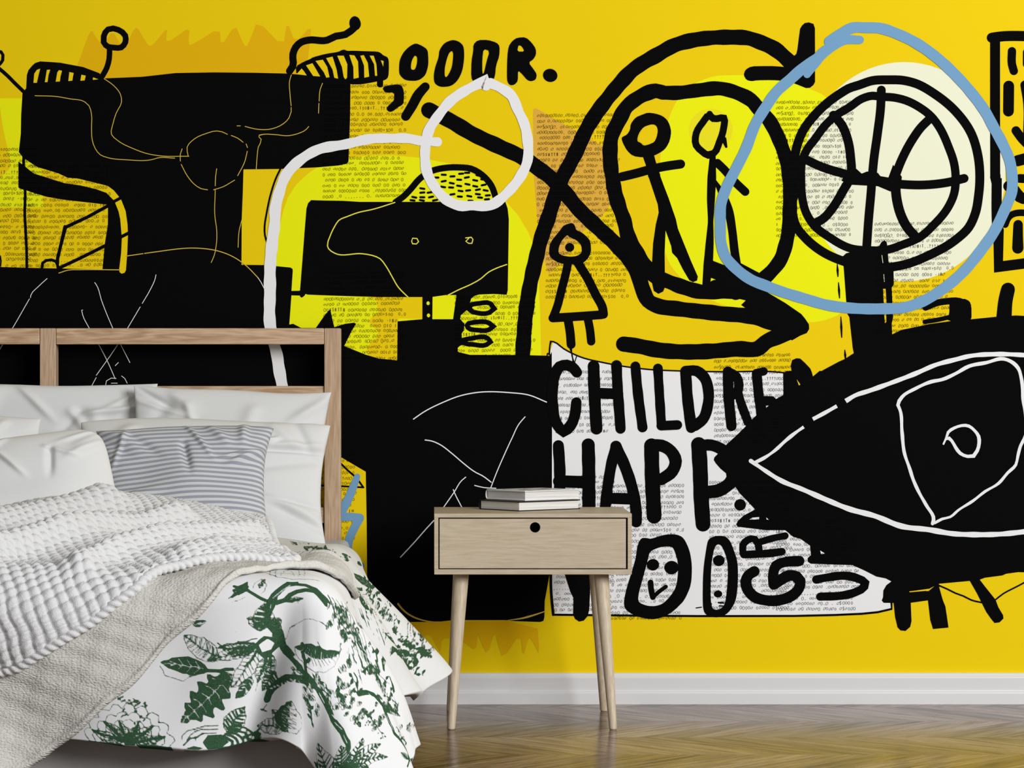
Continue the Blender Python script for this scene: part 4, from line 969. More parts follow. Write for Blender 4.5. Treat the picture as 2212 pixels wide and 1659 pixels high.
# green print of the duvet: brush strokes (s), filled shapes (f), reserved lines (k) and reserved shapes (c),
# each with its width and its points in millimetres of cloth measured from the corner of the bed
TOILE = (
    's574:-122,71 -113,68 -101,68 -74,86 -56,95|s484:-125,83 -116,77 -107,74 -98,62|s574:-122,62 -104,68|s231:-131,86 -116,77|f0:-107,56 -98,47 -98,65 -89,74 -122,65|f0:-125,77 -107,68 -98,71 -113,80|f0:-62,89 -56,77 -29,44 -20,44 -8,41 -11,53 -'
    '26,59 -44,83 -50,104 -56,116 -65,116 -68,104|s845:-47,95 -32,89 -23,77 -11,68 4,62 22,59 49,71|s754:-17,50 4,50 16,53 25,53 37,59 52,62|f0:37,59 52,59 52,74 49,71|k197:-53,86 -23,53|k197:-56,98 -59,113|k157:-44,83 -32,71|s845:-59,113 -65,12'
    '8 -56,140 -44,152|f0:-47,140 -41,140 -35,143 -29,167 -20,173 7,200 25,206 16,212 -5,206 -20,194 -35,185 -41,176 -47,155|s845:13,200 10,191 10,185 1,170 1,158|s664:10,185 22,176|c0:-17,185 -5,176 4,185 1,194|s1386:16,206 46,212 73,224 91,236'
    ' 97,242 124,254 136,266 145,272 148,281|k236:55,218 73,227|k236:94,236 106,239|k197:103,245 124,251|k197:130,260 142,272|s1296:16,215 1,218 -26,227 -53,251 -59,260 -62,269|s754:-26,227 -47,245 -56,260|k256:-56,251 -53,251|k256:-50,248 -47,2'
    '48|k256:-44,245 -41,245|k256:-35,242 -35,239|k256:-29,236 -29,236|k256:-26,233 -23,233|k256:-20,227 -17,227|k256:-14,230 -11,224|k256:-5,224 -5,221|k256:1,218 1,218|s177:10,209 7,212 1,212 -2,209 1,206 7,206 10,209|f0:7,209 4,212 1,212 1,20'
    '9 4,209|s177:-2,221 -2,224 -5,227 -8,224 -8,221 -5,218 -2,221|f0:-2,221 -5,224 -8,224 -5,221|s177:-8,215 -11,218 -14,218 -17,215 -14,212 -11,212 -8,215|f0:-11,215 -14,215 -14,212 -11,212|s177:-11,206 -14,209 -17,209 -20,206 -17,203 -14,203 '
    '-11,206|f0:-14,206 -14,209 -17,209 -17,206 -14,203|s177:-2,206 -2,209 -8,209 -8,203 -2,203 -2,206|f0:-5,206 -8,209 -8,206 -8,203 -5,203|s177:40,212 34,218 28,218 28,212 40,212|f0:37,215 31,215 31,212 34,212|s177:37,224 34,227 28,227 25,224 '
    '28,224 31,221 34,221 37,224|f0:34,224 31,227 28,227 28,224 31,224|s177:25,221 25,224 16,224 16,218 25,218 25,221|f0:22,221 19,224 16,221 19,221 22,218|s177:16,215 13,218 7,218 7,212 16,212 16,215|f0:16,215 10,215 10,212 13,212|s177:25,206 1'
    '6,209 16,203 22,203 25,206|f0:22,206 16,206 19,203 22,203|s177:37,206 31,212 28,212 25,209 28,206 37,206|f0:34,209 28,209 28,206 31,206|s1025:166,158 190,137 208,128 235,134 241,143 259,161 268,164 274,173 301,164 331,158 334,182|k177:193,1'
    '37 217,137|k177:247,149 253,158 262,161 271,167|s231:166,158 160,140 151,137 145,131|f0:163,155 157,155 148,161 154,164|f0:163,155 175,143 181,131 172,140|f0:160,146 151,155 142,170 154,158|f0:160,146 166,131 163,128 157,140|f0:157,137 157,'
    '146 166,140 163,137|f0:157,137 145,146 136,158 145,152|f0:148,134 142,146 142,155 151,140|f0:148,134 145,128 136,134 139,140|s231:100,200 124,161|f0:103,194 115,179 115,170 103,185|f0:103,194 109,200 121,197 118,188|f0:118,173 130,170 145,1'
    '55 133,158|f0:118,173 100,188 94,200 109,188|s231:46,212 46,200|f0:46,209 58,212 70,209 58,206|f0:46,209 34,212 28,221 40,218|f0:46,203 40,197 28,194 34,200|f0:46,203 58,203 70,194 58,197|f0:46,209 55,203 55,194 52,191 49,191 49,188 46,188 '
    '43,191 40,191 40,194 34,203 37,203 37,206 40,209|k148:46,209 46,191|k128:46,206 52,203|k128:46,206 40,203|k128:46,203 52,200|k128:46,203 40,200|k128:46,200 52,194|k128:46,200 40,197|k128:46,194 49,191|k128:46,194 43,194|k128:46,191 46,188|k'
    '128:46,191 46,188|f0:46,209 49,212 55,212 58,209 61,209 67,203 67,200 58,200 55,203 49,203 49,206 46,206|k148:49,209 52,209 52,206 58,206 61,203 64,203|k128:49,209 55,209|k128:49,209 49,206|k128:52,206 58,209|k128:52,206 55,203|k128:58,206 '
    '61,206|k128:58,206 58,203|k128:61,203 64,206|k128:61,203 61,203|k128:64,203 67,203|k128:64,203 67,203|f0:109,182 118,173 118,164 115,164 115,161 106,164 103,167 103,170 97,176 97,182 100,182 100,185 103,185|k148:109,182 109,170 106,170 109,'
    '167 106,167 106,164|k128:109,179 115,173|k128:109,179 100,182|k128:109,176 115,167|k128:109,176 100,179|k128:109,173 115,164|k128:109,173 100,176|k128:106,170 112,164|k128:106,170 103,170|k128:106,167 106,164|k128:106,167 106,164|f0:115,182'
    ' 121,179 133,167 133,161 136,158 136,152 112,176 112,179|k148:118,179 118,176 127,167 127,164 133,158|k128:118,176 124,176|k128:118,176 115,176|k128:121,173 127,170|k128:121,173 118,170|k128:124,170 133,164|k128:124,170 124,164|k128:127,164'
    ' 133,161|k128:127,164 127,161|k128:133,158 133,155|k128:133,158 133,155|f0:121,146 124,137 118,137 103,146 103,155 112,155 118,149|k148:121,146 106,146 103,149|k128:118,146 121,140|k128:118,146 112,152|k128:115,146 118,140|k128:115,146 109,'
    '152|k128:112,146 115,140|k128:112,146 106,152|k128:109,146 109,143|k128:109,146 106,149|k128:106,146 103,146|k128:106,146 103,146|f0:127,140 130,137 130,128 121,128 118,131 115,134 115,146 124,143|k148:127,140 124,140 124,137 121,137 121,13'
    '1 118,134 118,131|k128:124,140 130,131|k128:124,140 121,143|k128:124,137 127,131|k128:124,137 118,143|k128:121,137 124,131|k128:121,137 118,140|k128:121,134 121,131|k128:121,134 118,134|k128:118,134 118,131|k128:118,134 118,131|s177:124,194'
    ' 121,200 112,209 109,209 106,206 106,203 112,197 121,191 124,194|f0:118,197 115,203 112,206 109,206 115,197|s177:112,215 109,221 97,227 94,224 97,218 103,212 109,212 112,215|f0:109,215 106,221 100,224 100,221 100,218 106,215|s177:94,224 94,'
    '227 88,230 82,230 79,227 85,221 91,221 94,224|f0:91,224 85,230 82,227 85,224 88,224|s177:88,221 82,230 76,230 73,227 76,221 82,218 88,218 88,221|f0:85,224 82,227 76,227 79,221 82,221|s177:88,212 85,218 79,221 73,221 70,218 79,209 85,209 88,'
    '212|f0:82,215 82,218 73,218 82,212|s177:91,200 85,209 79,209 76,206 76,203 82,200 91,197 91,200|f0:88,203 85,206 79,206 85,200|s177:112,191 109,197 103,203 97,206 94,203 97,197 103,191 112,191|f0:109,194 106,200 100,203 100,200 100,197 106,'
    '194|s177:157,173 154,179 145,188 142,185 142,182 148,176 157,173|f0:154,176 151,182 148,185 145,185 151,176|s177:157,179 154,185 148,191 139,194 148,179 154,176 157,179|f0:151,182 148,188 145,191 142,191 145,185 151,182|s177:133,203 130,209'
    ' 124,215 118,218 115,215 118,209 130,203 133,203|f0:130,206 121,215 121,212 121,209 127,206|s177:130,197 127,203 121,209 112,209 115,203 121,197 127,194 130,197|f0:127,197 124,203 121,206 118,206 124,197|s177:133,182 130,188 121,197 118,194'
    ' 121,188 127,182 133,179 133,182|f0:130,185 127,191 121,191 127,185|s177:151,161 145,173 139,176 136,173 139,167 142,164 151,161|f0:148,164 145,170 142,173 139,173 145,164|s177:190,179 187,188 181,194 175,197 175,191 181,182 190,179|f0:187,'
    '182 184,188 181,191 178,191 178,188 184,182|s177:172,212 172,215 166,221 157,224 166,209 172,206 172,212|f0:169,215 163,221 160,221 163,215 169,212|s177:160,212 157,221 151,227 145,230 142,227 145,221 151,215 160,212|f0:157,215 154,221 151,'
    '224 148,224 154,215|s177:139,215 139,218 133,224 124,227 127,221 133,215 139,212 139,215|f0:136,218 130,224 127,224 130,218 136,215|s177:148,197 148,200 142,206 133,209 136,203 148,191 148,197|f0:145,200 139,206 136,206 139,200 145,197|s177'
    ':178,170 175,179 169,185 163,188 163,179 169,173 178,170|f0:175,173 169,182 166,182 172,173|s177:196,182 193,191 184,197 184,191 193,182 196,182|f0:193,185 187,194 187,191 187,188 190,185|s177:187,200 187,203 181,212 175,212 181,200 187,197'
    ' 187,200|f0:184,203 184,206 181,209 178,209 184,200|s177:169,221 166,227 160,233 154,233 160,221 166,218 169,221|f0:163,224 163,227 160,230 157,230 160,224 163,224|s177:178,197 172,209 166,212 166,206 172,197 178,197|f0:175,200 169,209 169,'
    '206 169,203 172,200|s177:184,188 184,191 175,200 172,197 175,191 184,182 184,188|f0:184,188 178,194 175,194 181,188|s231:184,191 193,194 205,194 223,200 232,206 241,209 247,218|f0:193,191 196,185 196,179 190,188|f0:193,191 193,197 202,191 1'
    '99,188|f0:208,197 202,206 202,212 208,203|f0:208,197 211,188 205,188 205,194|f0:223,200 220,209 220,215 226,203|f0:223,200 220,197 214,200 217,203|f0:238,206 241,209 250,203 244,203|f0:238,206 226,221 232,218|f0:244,215 253,209 256,203 250,'
    '206|f0:244,215 238,224 238,230 244,221|s177:238,182 235,191 229,194 229,188 232,182 238,179 238,182|f0:238,182 232,191 229,191 235,182|s177:235,191 235,194 229,200 226,203 223,203 226,194 232,188 235,191|f0:232,194 232,197 229,200 226,200 2'
    '32,191|s177:226,209 223,215 214,224 211,221 214,215 223,206 226,209|f0:223,212 217,218 214,218 220,212|s177:220,200 220,206 217,209 208,212 214,200 220,197 220,200|f0:220,200 214,209 211,209 217,200|s177:223,188 223,191 217,200 211,200 217,'
    '188 223,188|f0:220,191 220,194 217,197 214,197 220,188|s177:235,179 235,182 229,191 223,191 229,179 235,179|f0:232,182 232,185 229,188 226,188 232,179|s177:61,239 61,242 55,245 49,245 46,242 49,236 58,236 61,239|f0:58,239 55,242 52,242 49,2'
    '39 52,239 55,236|s177:61,251 52,257 46,257 43,254 46,248 52,245 61,251|f0:55,251 55,254 49,254 46,251 49,248 55,248|s177:37,251 28,257 19,251 22,248 34,248 37,251|f0:34,251 31,254 25,254 25,251 25,248 31,248|s177:28,248 28,251 19,254 13,251'
    ' 13,245 19,242 28,248|f0:25,248 22,251 19,251 16,248 19,245 22,245|s177:19,245 19,248 7,248 4,245 4,242 13,239 19,239 19,245|f0:16,245 10,248 7,245 10,242 13,242|s177:22,230 13,236 7,236 4,230 7,227 19,227 22,230|f0:16,230 16,233 10,233 7,2'
    '30 10,227 16,227|s177:34,236 34,239 28,242 19,236 28,230 34,236|f0:31,236 28,239 25,239 22,236 25,233 28,233|s177:46,233 37,239 31,239 28,236 34,230 43,230 46,233|f0:40,233 40,236 31,236 34,233 37,233|s231:40,272 34,257 22,242|f0:37,269 37,'
    '275 46,278 46,272|f0:37,269 28,263 19,266 25,269|f0:34,260 31,266 37,272 40,266|f0:34,260 28,257 16,257 25,260|f0:31,254 40,251 43,242 34,248|f0:31,254 28,260 37,263 37,257|f0:25,245 28,251 40,251 34,248|f0:25,245 16,242 4,248 16,248|s186:-'
    '68,140 -59,137 -53,131 -50,122 -50,119 -59,104 -68,95 -83,107 -89,122 -86,125 -86,131 -77,140 -68,140|s213:-68,140 -68,95|s321:-68,137 -56,131|s321:-68,137 -80,134|s321:-68,134 -56,128|s321:-68,134 -83,131|s321:-68,128 -53,125|s321:-68,128 '
    '-83,128|s321:-68,125 -56,122|s321:-68,125 -83,122|s321:-68,122 -56,116|s321:-68,122 -83,119|s321:-68,116 -56,113|s321:-68,116 -83,113|s321:-68,113 -59,110|s321:-68,113 -80,110|s321:-68,107 -62,107|s321:-68,107 -77,104|s321:-68,104 -65,101|s'
    '321:-68,104 -74,101|s321:-68,101 -68,98|s321:-68,101 -68,98|s186:-68,140 -68,128 -77,122 -92,116 -98,119 -95,122 -95,128 -80,140 -74,143 -68,140|s213:-68,140 -89,122 -98,119|s186:-71,137 -71,131|s186:-71,137 -77,140|s186:-74,134 -74,128|s18'
    '6:-74,134 -83,137|s186:-77,131 -77,122|s186:-77,131 -86,134|s186:-83,128 -83,122|s186:-83,128 -89,131|s186:-86,125 -86,119|s186:-86,125 -92,128|s186:-89,122 -92,119|s186:-89,122 -95,122|s186:-95,119 -98,119|s186:-95,119 -98,119|s186:-47,158'
    ' -41,155 -38,149 -38,137 -41,131 -47,125 -56,140 -56,146 -53,149 -53,155 -47,158|s213:-47,158 -47,125|s321:-47,155 -41,152|s321:-47,155 -53,152|s321:-47,149 -38,146|s321:-47,149 -53,146|s321:-47,146 -38,143|s321:-47,146 -53,143|s321:-47,140'
    ' -41,137|s321:-47,140 -53,137|s321:-47,137 -41,134|s321:-47,137 -50,134|s321:-47,134 -44,128|s321:-47,134 -50,128|s321:-47,128 -47,125|s321:-47,128 -47,125|s177:-14,167 -11,179 -5,185 16,191 37,191 49,185 61,182 70,176 91,155 103,131 106,11'
    '9 67,143 58,146 43,146 37,149 25,149 1,158 -14,167|f0:-14,167 -8,170 34,170 52,164 79,149 97,131 106,119 67,143 58,146 43,146 37,149 25,149 -5,161|s177:-2,170 1,182|k128:-2,170 7,161|s177:7,170 13,185|k128:7,170 16,158|s177:16,170 22,185|k1'
    '28:16,170 22,158|s177:25,170 34,182|k128:25,170 28,158|s177:34,170 43,179|k128:34,170 37,155|s177:43,167 55,176|k128:43,167 43,155|s177:52,164 64,170|k128:52,164 52,152|s177:58,161 73,164|k128:58,161 58,152|s177:70,155 79,158|k128:70,155 67'
    ',149|s177:79,149 91,146|k128:79,149 76,143|s177:85,143 97,134|k128:85,143 88,134|s177:-20,134 4,116 22,110 43,107 61,107|s177:-29,158 -23,137 -14,131|s213:40,140 61,155|s186:-146,185 -152,167 -164,158 -167,158 -173,152 -182,152 -197,146 -20'
    '9,146 -209,152 -200,173 -185,188 -170,194 -158,194 -152,191 -146,185|s213:-146,185 -152,185 -155,182 -158,182 -167,176 -176,173 -209,146|s186:-152,185 -149,173|s186:-152,185 -158,191|s186:-155,182 -155,170|s186:-155,182 -164,191|s186:-158,1'
    '82 -158,167|s186:-158,182 -167,191|s186:-164,179 -161,164|s186:-164,179 -173,188|s186:-167,176 -164,161|s186:-167,176 -176,188|s186:-170,176 -167,161|s186:-170,176 -182,185|s186:-176,173 -170,158|s186:-176,173 -185,182|s186:-179,170 -176,15'
    '5|s186:-179,170 -188,179|s186:-182,167 -179,155|s186:-182,167 -194,176|s186:-188,164 -185,152|s186:-188,164 -197,170|s186:-191,161 -188,152|s186:-191,161 -200,167|s186:-194,158 -194,149|s186:-194,158 -203,161|s186:-197,155 -197,149|s186:-19'
    '7,155 -203,158|s186:-203,152 -203,146|s186:-203,152 -206,152|s186:-206,149 -209,146|s186:-206,149 -209,146|f0:-164,209 -170,200 -179,194 -200,185 -230,185 -236,188 -245,188 -251,191 -236,203 -209,215 -203,215 -197,218 -188,218 -182,215 -173'
    ',215|k148:-173,206 -179,206 -188,203 -200,203 -209,200 -215,200 -221,197 -230,197 -236,194 -242,194|k128:-179,206 -188,194|k128:-179,206 -191,215|k128:-194,203 -203,191|k128:-194,203 -203,212|k128:-209,200 -218,188|k128:-209,200 -218,206|k1'
    '28:-221,197 -233,191|k128:-221,197 -233,200|k128:-236,194 -245,194|k128:-236,194 -245,194|s177:-251,197 -245,206 -242,215 -209,227 -200,221 -158,209|s574:-164,209 -143,209 -134,206 -122,206|f0:-128,215 -134,212 -140,212 -143,215 -146,215 -1'
    '46,218 -155,218 -161,215 -167,215 -167,221 -164,227 -167,230 -176,227 -185,227 -182,236 -182,242 -185,245 -191,242 -197,242 -197,251 -194,260 -206,260 -206,269 -203,272 -206,275 -206,278 -209,281 -212,281 -209,284 -212,287 -212,293 -200,293'
    ' -194,287 -185,287 -176,290 -173,287 -173,278 -155,284 -152,281 -155,275 -155,269 -152,266 -140,272 -137,272 -134,269 -140,257 -140,254 -125,254 -125,245 -128,239 -128,236 -122,227 -122,224 -125,221|k148:-128,218 -131,218 -131,221 -134,224 '
    '-137,224 -137,227 -140,227 -140,230 -143,233 -146,233 -146,236 -149,239 -152,239 -152,242 -155,242 -155,245 -158,248 -161,248 -161,251 -164,251 -176,263 -179,263 -179,266 -182,266 -182,269 -185,269 -188,272 -188,275 -191,275 -197,281 -200,2'
    '81 -200,284 -203,284 -206,287 -206,290 -209,290|k128:-131,218 -140,215|k128:-131,218 -125,227|k128:-140,230 -149,224 -158,221|k128:-140,230 -128,245|k128:-152,242 -161,236 -170,233|k128:-152,242 -146,248 -143,257|k128:-164,251 -176,245|k128'
    ':-164,251 -158,263|k128:-176,263 -182,257 -191,254|k128:-176,263 -170,269 -167,275|k128:-188,272 -200,263|k128:-188,272 -179,284|k128:-200,281 -206,281|k128:-200,281 -197,287|s186:-122,215 -131,212 -140,212 -149,218 -155,230 -131,230 -122,2'
    '15|s213:-122,215 -131,218 -140,224 -146,224 -155,230|s321:-128,218 -134,212|s321:-128,218 -128,224|s321:-131,218 -140,215|s321:-131,218 -131,227|s321:-137,221 -143,215|s321:-137,221 -137,230|s321:-140,224 -146,221|s321:-140,224 -143,230|s32'
    '1:-146,224 -149,224|s321:-146,224 -146,230|s321:-149,227 -152,227|s321:-149,227 -152,227|s186:-80,170 -98,164 -107,167 -116,167 -143,176 -149,182 -167,194 -155,194 -146,191 -128,191 -119,188 -113,188 -95,182 -80,170|s213:-80,170 -104,176 -1'
    '13,176 -167,194|s186:-89,173 -95,167|s186:-89,173 -95,179|s186:-95,173 -104,167|s186:-95,173 -101,182|s186:-104,176 -113,170|s186:-104,176 -110,185|s186:-113,176 -122,170|s186:-113,176 -119,185|s186:-122,179 -131,173|s186:-122,179 -128,188|'
    's186:-131,182 -140,179|s186:-131,182 -137,191|s186:-140,185 -149,182|s186:-140,185 -146,191|s186:-149,188 -155,188|s186:-149,188 -155,191|s186:-158,191 -164,191|s186:-158,191 -164,191|s303:-80,170 -122,185|s186:-80,167 -86,161 -92,161 -101,'
    '158 -113,158 -119,161 -131,161 -146,167 -140,170 -134,176 -119,182 -98,182 -86,176 -80,167|s213:-80,167 -86,170 -134,170 -140,167 -146,167|s186:-86,170 -92,161|s186:-86,170 -89,176|s186:-92,170 -98,161|s186:-92,170 -98,179|s186:-98,170 -104'
    ',161|s186:-98,170 -104,179|s186:-107,170 -110,161|s186:-107,170 -113,179|s186:-113,170 -116,161|s186:-113,170 -119,179|s186:-119,170 -125,164|s186:-119,170 -125,176|s186:-125,170 -131,164|s186:-125,170 -134,173|s186:-134,170 -137,164|s186:-'
    '134,170 -140,170|s186:-140,167 -146,167|s186:-140,167 -146,167|s303:-80,167 -95,161 -104,161 -113,158|s186:-80,176 -89,179 -104,188 -110,200 -116,206 -119,212 -125,236 -116,236 -107,233 -89,221 -83,215 -77,200 -77,188 -80,176|s213:-80,176 -'
    '86,191 -101,209 -113,227 -119,233 -125,236|s186:-83,185 -95,185|s186:-83,185 -77,197|s186:-86,191 -98,188|s186:-86,191 -80,203|s186:-92,197 -104,194|s186:-92,197 -86,212|s186:-95,203 -107,200|s186:-95,203 -89,218|s186:-101,209 -113,206|s186'
    ':-101,209 -95,221|s186:-104,215 -116,215|s186:-104,215 -101,227|s186:-110,221 -119,221|s186:-110,221 -107,230|s186:-113,227 -122,227|s186:-113,227 -116,233|s186:-119,233 -125,236|s186:-119,233 -125,236|s303:-80,176 -89,191 -101,203|s186:-65'
    ',191 -71,194 -77,200 -80,206 -83,215 -83,224 -80,230 -80,236 -74,233 -68,227 -65,218 -62,215 -62,209 -59,203 -62,200 -65,191|s213:-65,191 -65,197 -68,200 -68,206 -74,215 -74,224 -77,227 -77,233 -80,236|s186:-65,197 -71,197|s186:-65,197 -62,'
    '203|s186:-68,200 -74,200|s186:-68,200 -62,209|s186:-68,206 -77,206|s186:-68,206 -65,212|s186:-71,209 -80,209|s186:-71,209 -65,215|s186:-74,215 -80,215|s186:-74,215 -68,221|s186:-74,218 -80,221|s186:-74,218 -71,224|s186:-74,224 -80,224|s186:'
    '-74,224 -74,227|s186:-77,227 -80,230|s186:-77,227 -74,233|s186:-77,233 -80,236|s186:-77,233 -80,236|s303:-65,191 -65,200 -71,218|s186:-56,188 -65,191 -68,197 -68,212 -65,218 -59,224 -53,227 -47,212 -47,200 -50,197 -50,194 -56,188|s213:-56,1'
    '88 -59,191 -59,203 -56,209 -56,221 -53,227|s186:-59,191 -65,194|s186:-59,191 -50,194|s186:-59,197 -65,200|s186:-59,197 -50,200|s186:-59,200 -68,203|s186:-59,200 -50,203|s186:-59,203 -65,209|s186:-59,203 -50,206|s186:-56,209 -65,212|s186:-56'
    ',209 -50,209|s186:-56,212 -62,215|s186:-56,212 -50,212|s186:-56,215 -62,221|s186:-56,215 -50,215|s186:-56,218 -59,224|s186:-56,218 -53,221|s186:-56,221 -53,224|s186:-56,221 -53,224|s303:-56,188 -56,212|s186:-86,173 -95,167 -113,167 -131,179'
    ' -125,179 -119,182 -98,182 -95,179 -89,179 -86,173|s213:-86,173 -107,173 -113,176 -125,176 -131,179|s186:-89,173 -92,167|s186:-89,173 -92,179|s186:-95,173 -98,167|s186:-95,173 -98,179|s186:-98,173 -104,167|s186:-98,173 -101,182|s186:-104,17'
    '3 -107,167|s186:-104,173 -107,182|s186:-107,173 -113,170|s186:-107,173 -110,182|s186:-113,176 -116,170|s186:-113,176 -116,182|s186:-116,176 -122,173|s186:-116,176 -119,179|s186:-122,176 -125,176|s186:-122,176 -125,179|s186:-125,176 -128,179'
    '|s186:-125,176 -128,179|s303:-86,173 -107,179|s186:-89,224 -95,224 -110,233 -110,239 -116,248 -116,254 -104,254 -98,251 -92,245 -86,233 -89,224|s213:-89,224 -101,242 -116,254|s321:-92,230 -101,227|s321:-92,230 -89,236|s321:-95,233 -104,230|'
    's321:-95,233 -92,242|s321:-98,236 -107,236|s321:-98,236 -95,245|s321:-101,242 -110,239|s321:-101,242 -101,248|s321:-104,245 -113,245|s321:-104,245 -104,251|s321:-107,248 -113,248|s321:-107,248 -110,254|s321:-113,251 -116,254|s321:-113,251 -'
    '116,254|s186:-47,221 -62,221 -71,236 -71,254 -56,248 -44,239 -44,230 -47,221|s213:-47,221 -68,248 -71,254|s321:-50,224 -59,224|s321:-50,224 -44,233|s321:-53,230 -65,227|s321:-53,230 -47,239|s321:-56,233 -68,230|s321:-56,233 -50,242|s321:-59'
    ',236 -68,236|s321:-59,236 -53,245|s321:-62,242 -71,239|s321:-62,242 -59,248|s321:-65,245 -71,245|s321:-65,245 -62,251|s321:-68,248 -68,251|s321:-68,248 -68,251|f0:-86,167 -77,158 -68,152 -47,158 -38,170 -65,197 -74,188 -80,176|c0:-77,167 -6'
    '2,158 -50,167 -56,179 -71,182|s195:-374,332 -380,326 -383,317 -377,311 -371,311 -374,305 -374,299 -371,293 -365,290 -356,290 -359,284 -356,278 -353,275 -338,275 -332,263 -323,263 -317,269 -311,263 -308,257 -296,263 -293,269 -281,263 -275,26'
    '6 -269,278 -263,275 -251,281 -251,293 -242,293 -236,296 -233,299 -233,305 -236,311 -224,317 -221,323 -230,332|s195:-362,332 -368,323 -365,317 -356,311 -359,308 -359,302 -356,296 -344,296 -344,290 -341,284 -335,281 -326,284 -323,278 -317,275'
    ' -308,275 -305,281 -299,275 -290,275 -284,281 -284,284 -272,284 -266,287 -263,299 -251,299 -248,305 -251,314 -239,320 -239,329 -245,332|s177:-347,332 -353,329 -353,320 -341,314 -344,311 -344,305 -341,302 -329,302 -329,296 -323,290 -317,290 '
    '-314,293 -311,290 -302,287 -293,293 -290,290 -284,290 -278,296 -275,302 -272,302 -263,308 -263,317 -254,323 -254,329 -257,335|s177:-335,332 -335,329 -338,326 -332,320 -329,320 -329,311 -326,308 -317,308 -317,305 -314,302 -305,302 -302,305 -'
    '299,305 -296,302 -287,311 -281,311 -275,317 -278,320 -269,326 -269,332 -272,335|s394:-311,329 -329,323 -341,320 -350,320 -368,314|s186:-311,329 -317,323 -338,314 -368,314 -356,326 -341,332 -335,332 -326,335 -311,329|s213:-311,329 -320,329 -'
    '326,326 -347,323 -368,314|s186:-320,329 -323,320|s186:-320,329 -326,332|s186:-326,326 -329,320|s186:-326,326 -332,332|s186:-332,326 -338,317|s186:-332,326 -341,329|s186:-341,323 -344,317|s186:-341,323 -347,326|s186:-347,323 -350,317|s186:-3'
    '47,323 -353,323|s186:-353,320 -359,314|s186:-353,320 -362,320|s186:-362,317 -365,314|s186:-362,317 -365,314|s394:-308,326 -326,314 -347,296|s186:-308,326 -314,311 -323,302 -329,299 -347,296 -341,308 -335,311 -329,320 -317,326 -308,326|s213:'
    '-308,326 -314,323 -317,317 -323,314 -326,308 -347,296|s186:-314,323 -314,314|s186:-314,323 -320,323|s186:-317,317 -317,308|s186:-317,317 -326,320|s186:-323,314 -323,305|s186:-323,314 -329,314|s186:-326,308 -329,302|s186:-326,308 -335,311|s1'
    '86:-332,305 -335,299|s186:-332,305 -338,308|s186:-338,302 -341,299|s186:-338,302 -341,302|s186:-341,299 -347,299|s186:-341,299 -347,299|s394:-305,323 -311,314 -320,293|s186:-305,323 -302,320 -302,314 -305,305 -314,296 -320,293 -320,311 -317'
    ',320 -311,323 -305,323|s213:-305,323 -308,320 -308,317 -311,314 -320,293|s186:-308,320 -305,314|s186:-308,320 -314,320|s186:-308,317 -305,311|s186:-308,317 -317,317|s186:-311,314 -308,308|s186:-311,314 -317,311|s186:-314,308 -308,305|s186:-'
    '314,308 -320,308|s186:-314,305 -311,299|s186:-314,305 -320,305|s186:-317,302 -317,296|s186:-317,302 -320,299|s186:-317,299 -320,296|s186:-317,299 -320,296|s394:-299,326 -296,314 -290,305 -287,296|s186:-299,326 -293,326 -284,320 -284,299 -28'
    '7,296 -299,308 -299,311 -302,314 -299,326|s213:-299,326 -296,317 -290,311 -287,302 -287,296|s186:-296,320 -290,323|s186:-296,320 -299,314|s186:-296,317 -287,320|s186:-296,317 -299,311|s186:-293,314 -284,314|s186:-293,314 -296,308|s186:-290,'
    '311 -284,311|s186:-290,311 -296,305|s186:-290,308 -284,305|s186:-290,308 -293,302|s186:-287,302 -284,302|s186:-287,302 -290,299|s186:-287,299 -287,296|s186:-287,299 -287,296|s394:-296,326 -281,317 -260,299|s186:-296,326 -281,326 -272,320 -2'
    '60,299 -278,302 -284,305 -287,308 -296,326|s213:-296,326 -281,317 -278,311 -260,299|s186:-290,323 -284,326|s186:-290,323 -293,314|s186:-287,320 -278,323|s186:-287,320 -287,311|s186:-281,317 -275,317|s186:-281,317 -284,308|s186:-278,311 -272'
    ',314|s186:-278,311 -278,305|s186:-272,308 -266,311|s186:-272,308 -272,302|s186:-269,305 -263,305|s186:-269,305 -266,302|s186:-263,302 -260,299|s186:-263,302 -260,299|s394:-293,329 -284,329 -257,320 -248,320 -239,317|s186:-293,329 -284,335 -'
    '269,335 -245,323 -239,317 -269,317 -275,320 -281,320 -287,323 -293,329|s213:-293,329 -278,329 -260,323 -251,323 -239,317|s186:-287,329 -278,335|s186:-287,329 -281,323|s186:-278,329 -272,332|s186:-278,329 -275,320|s186:-272,326 -266,332|s186'
    ':-272,326 -269,320|s186:-266,326 -257,329|s186:-266,326 -263,317|s186:-260,323 -251,326|s186:-260,323 -254,317|s186:-251,323 -245,323|s186:-251,323 -248,317|s186:-245,320 -239,317|s186:-245,320 -239,317|s303:-287,260 -284,257|s303:-317,284 '
    '-314,281|s303:-272,281 -269,278|s303:-287,260 -284,257|s303:-284,284 -281,281|s303:-320,251 -314,248|s303:-320,254 -320,251|s303:-287,293 -284,290|s303:-293,263 -287,260|s303:-323,254 -323,251|s303:-317,257 -311,254|s303:-293,257 -290,254|s'
    '303:-305,254 -302,254|s303:-293,296 -293,293|s303:-296,257 -293,254|s303:-305,260 -299,260|s303:-278,260 -275,257|s303:-302,260 -299,257|s303:-296,251 -296,251|s303:-290,257 -287,254|s303:-275,263 -275,260|s303:-311,281 -308,278|s303:-278,2'
    '90 -275,287|s303:-314,272 -311,269|s303:-275,266 -272,263|s303:-293,272 -290,272|f0:-311,335 -302,305 -299,317 -290,335 -302,335|s186:-314,335 -329,329 -347,329 -356,335 -374,335 -314,335|s213:-314,335 -374,335|s186:-320,335 -326,332|s186:-'
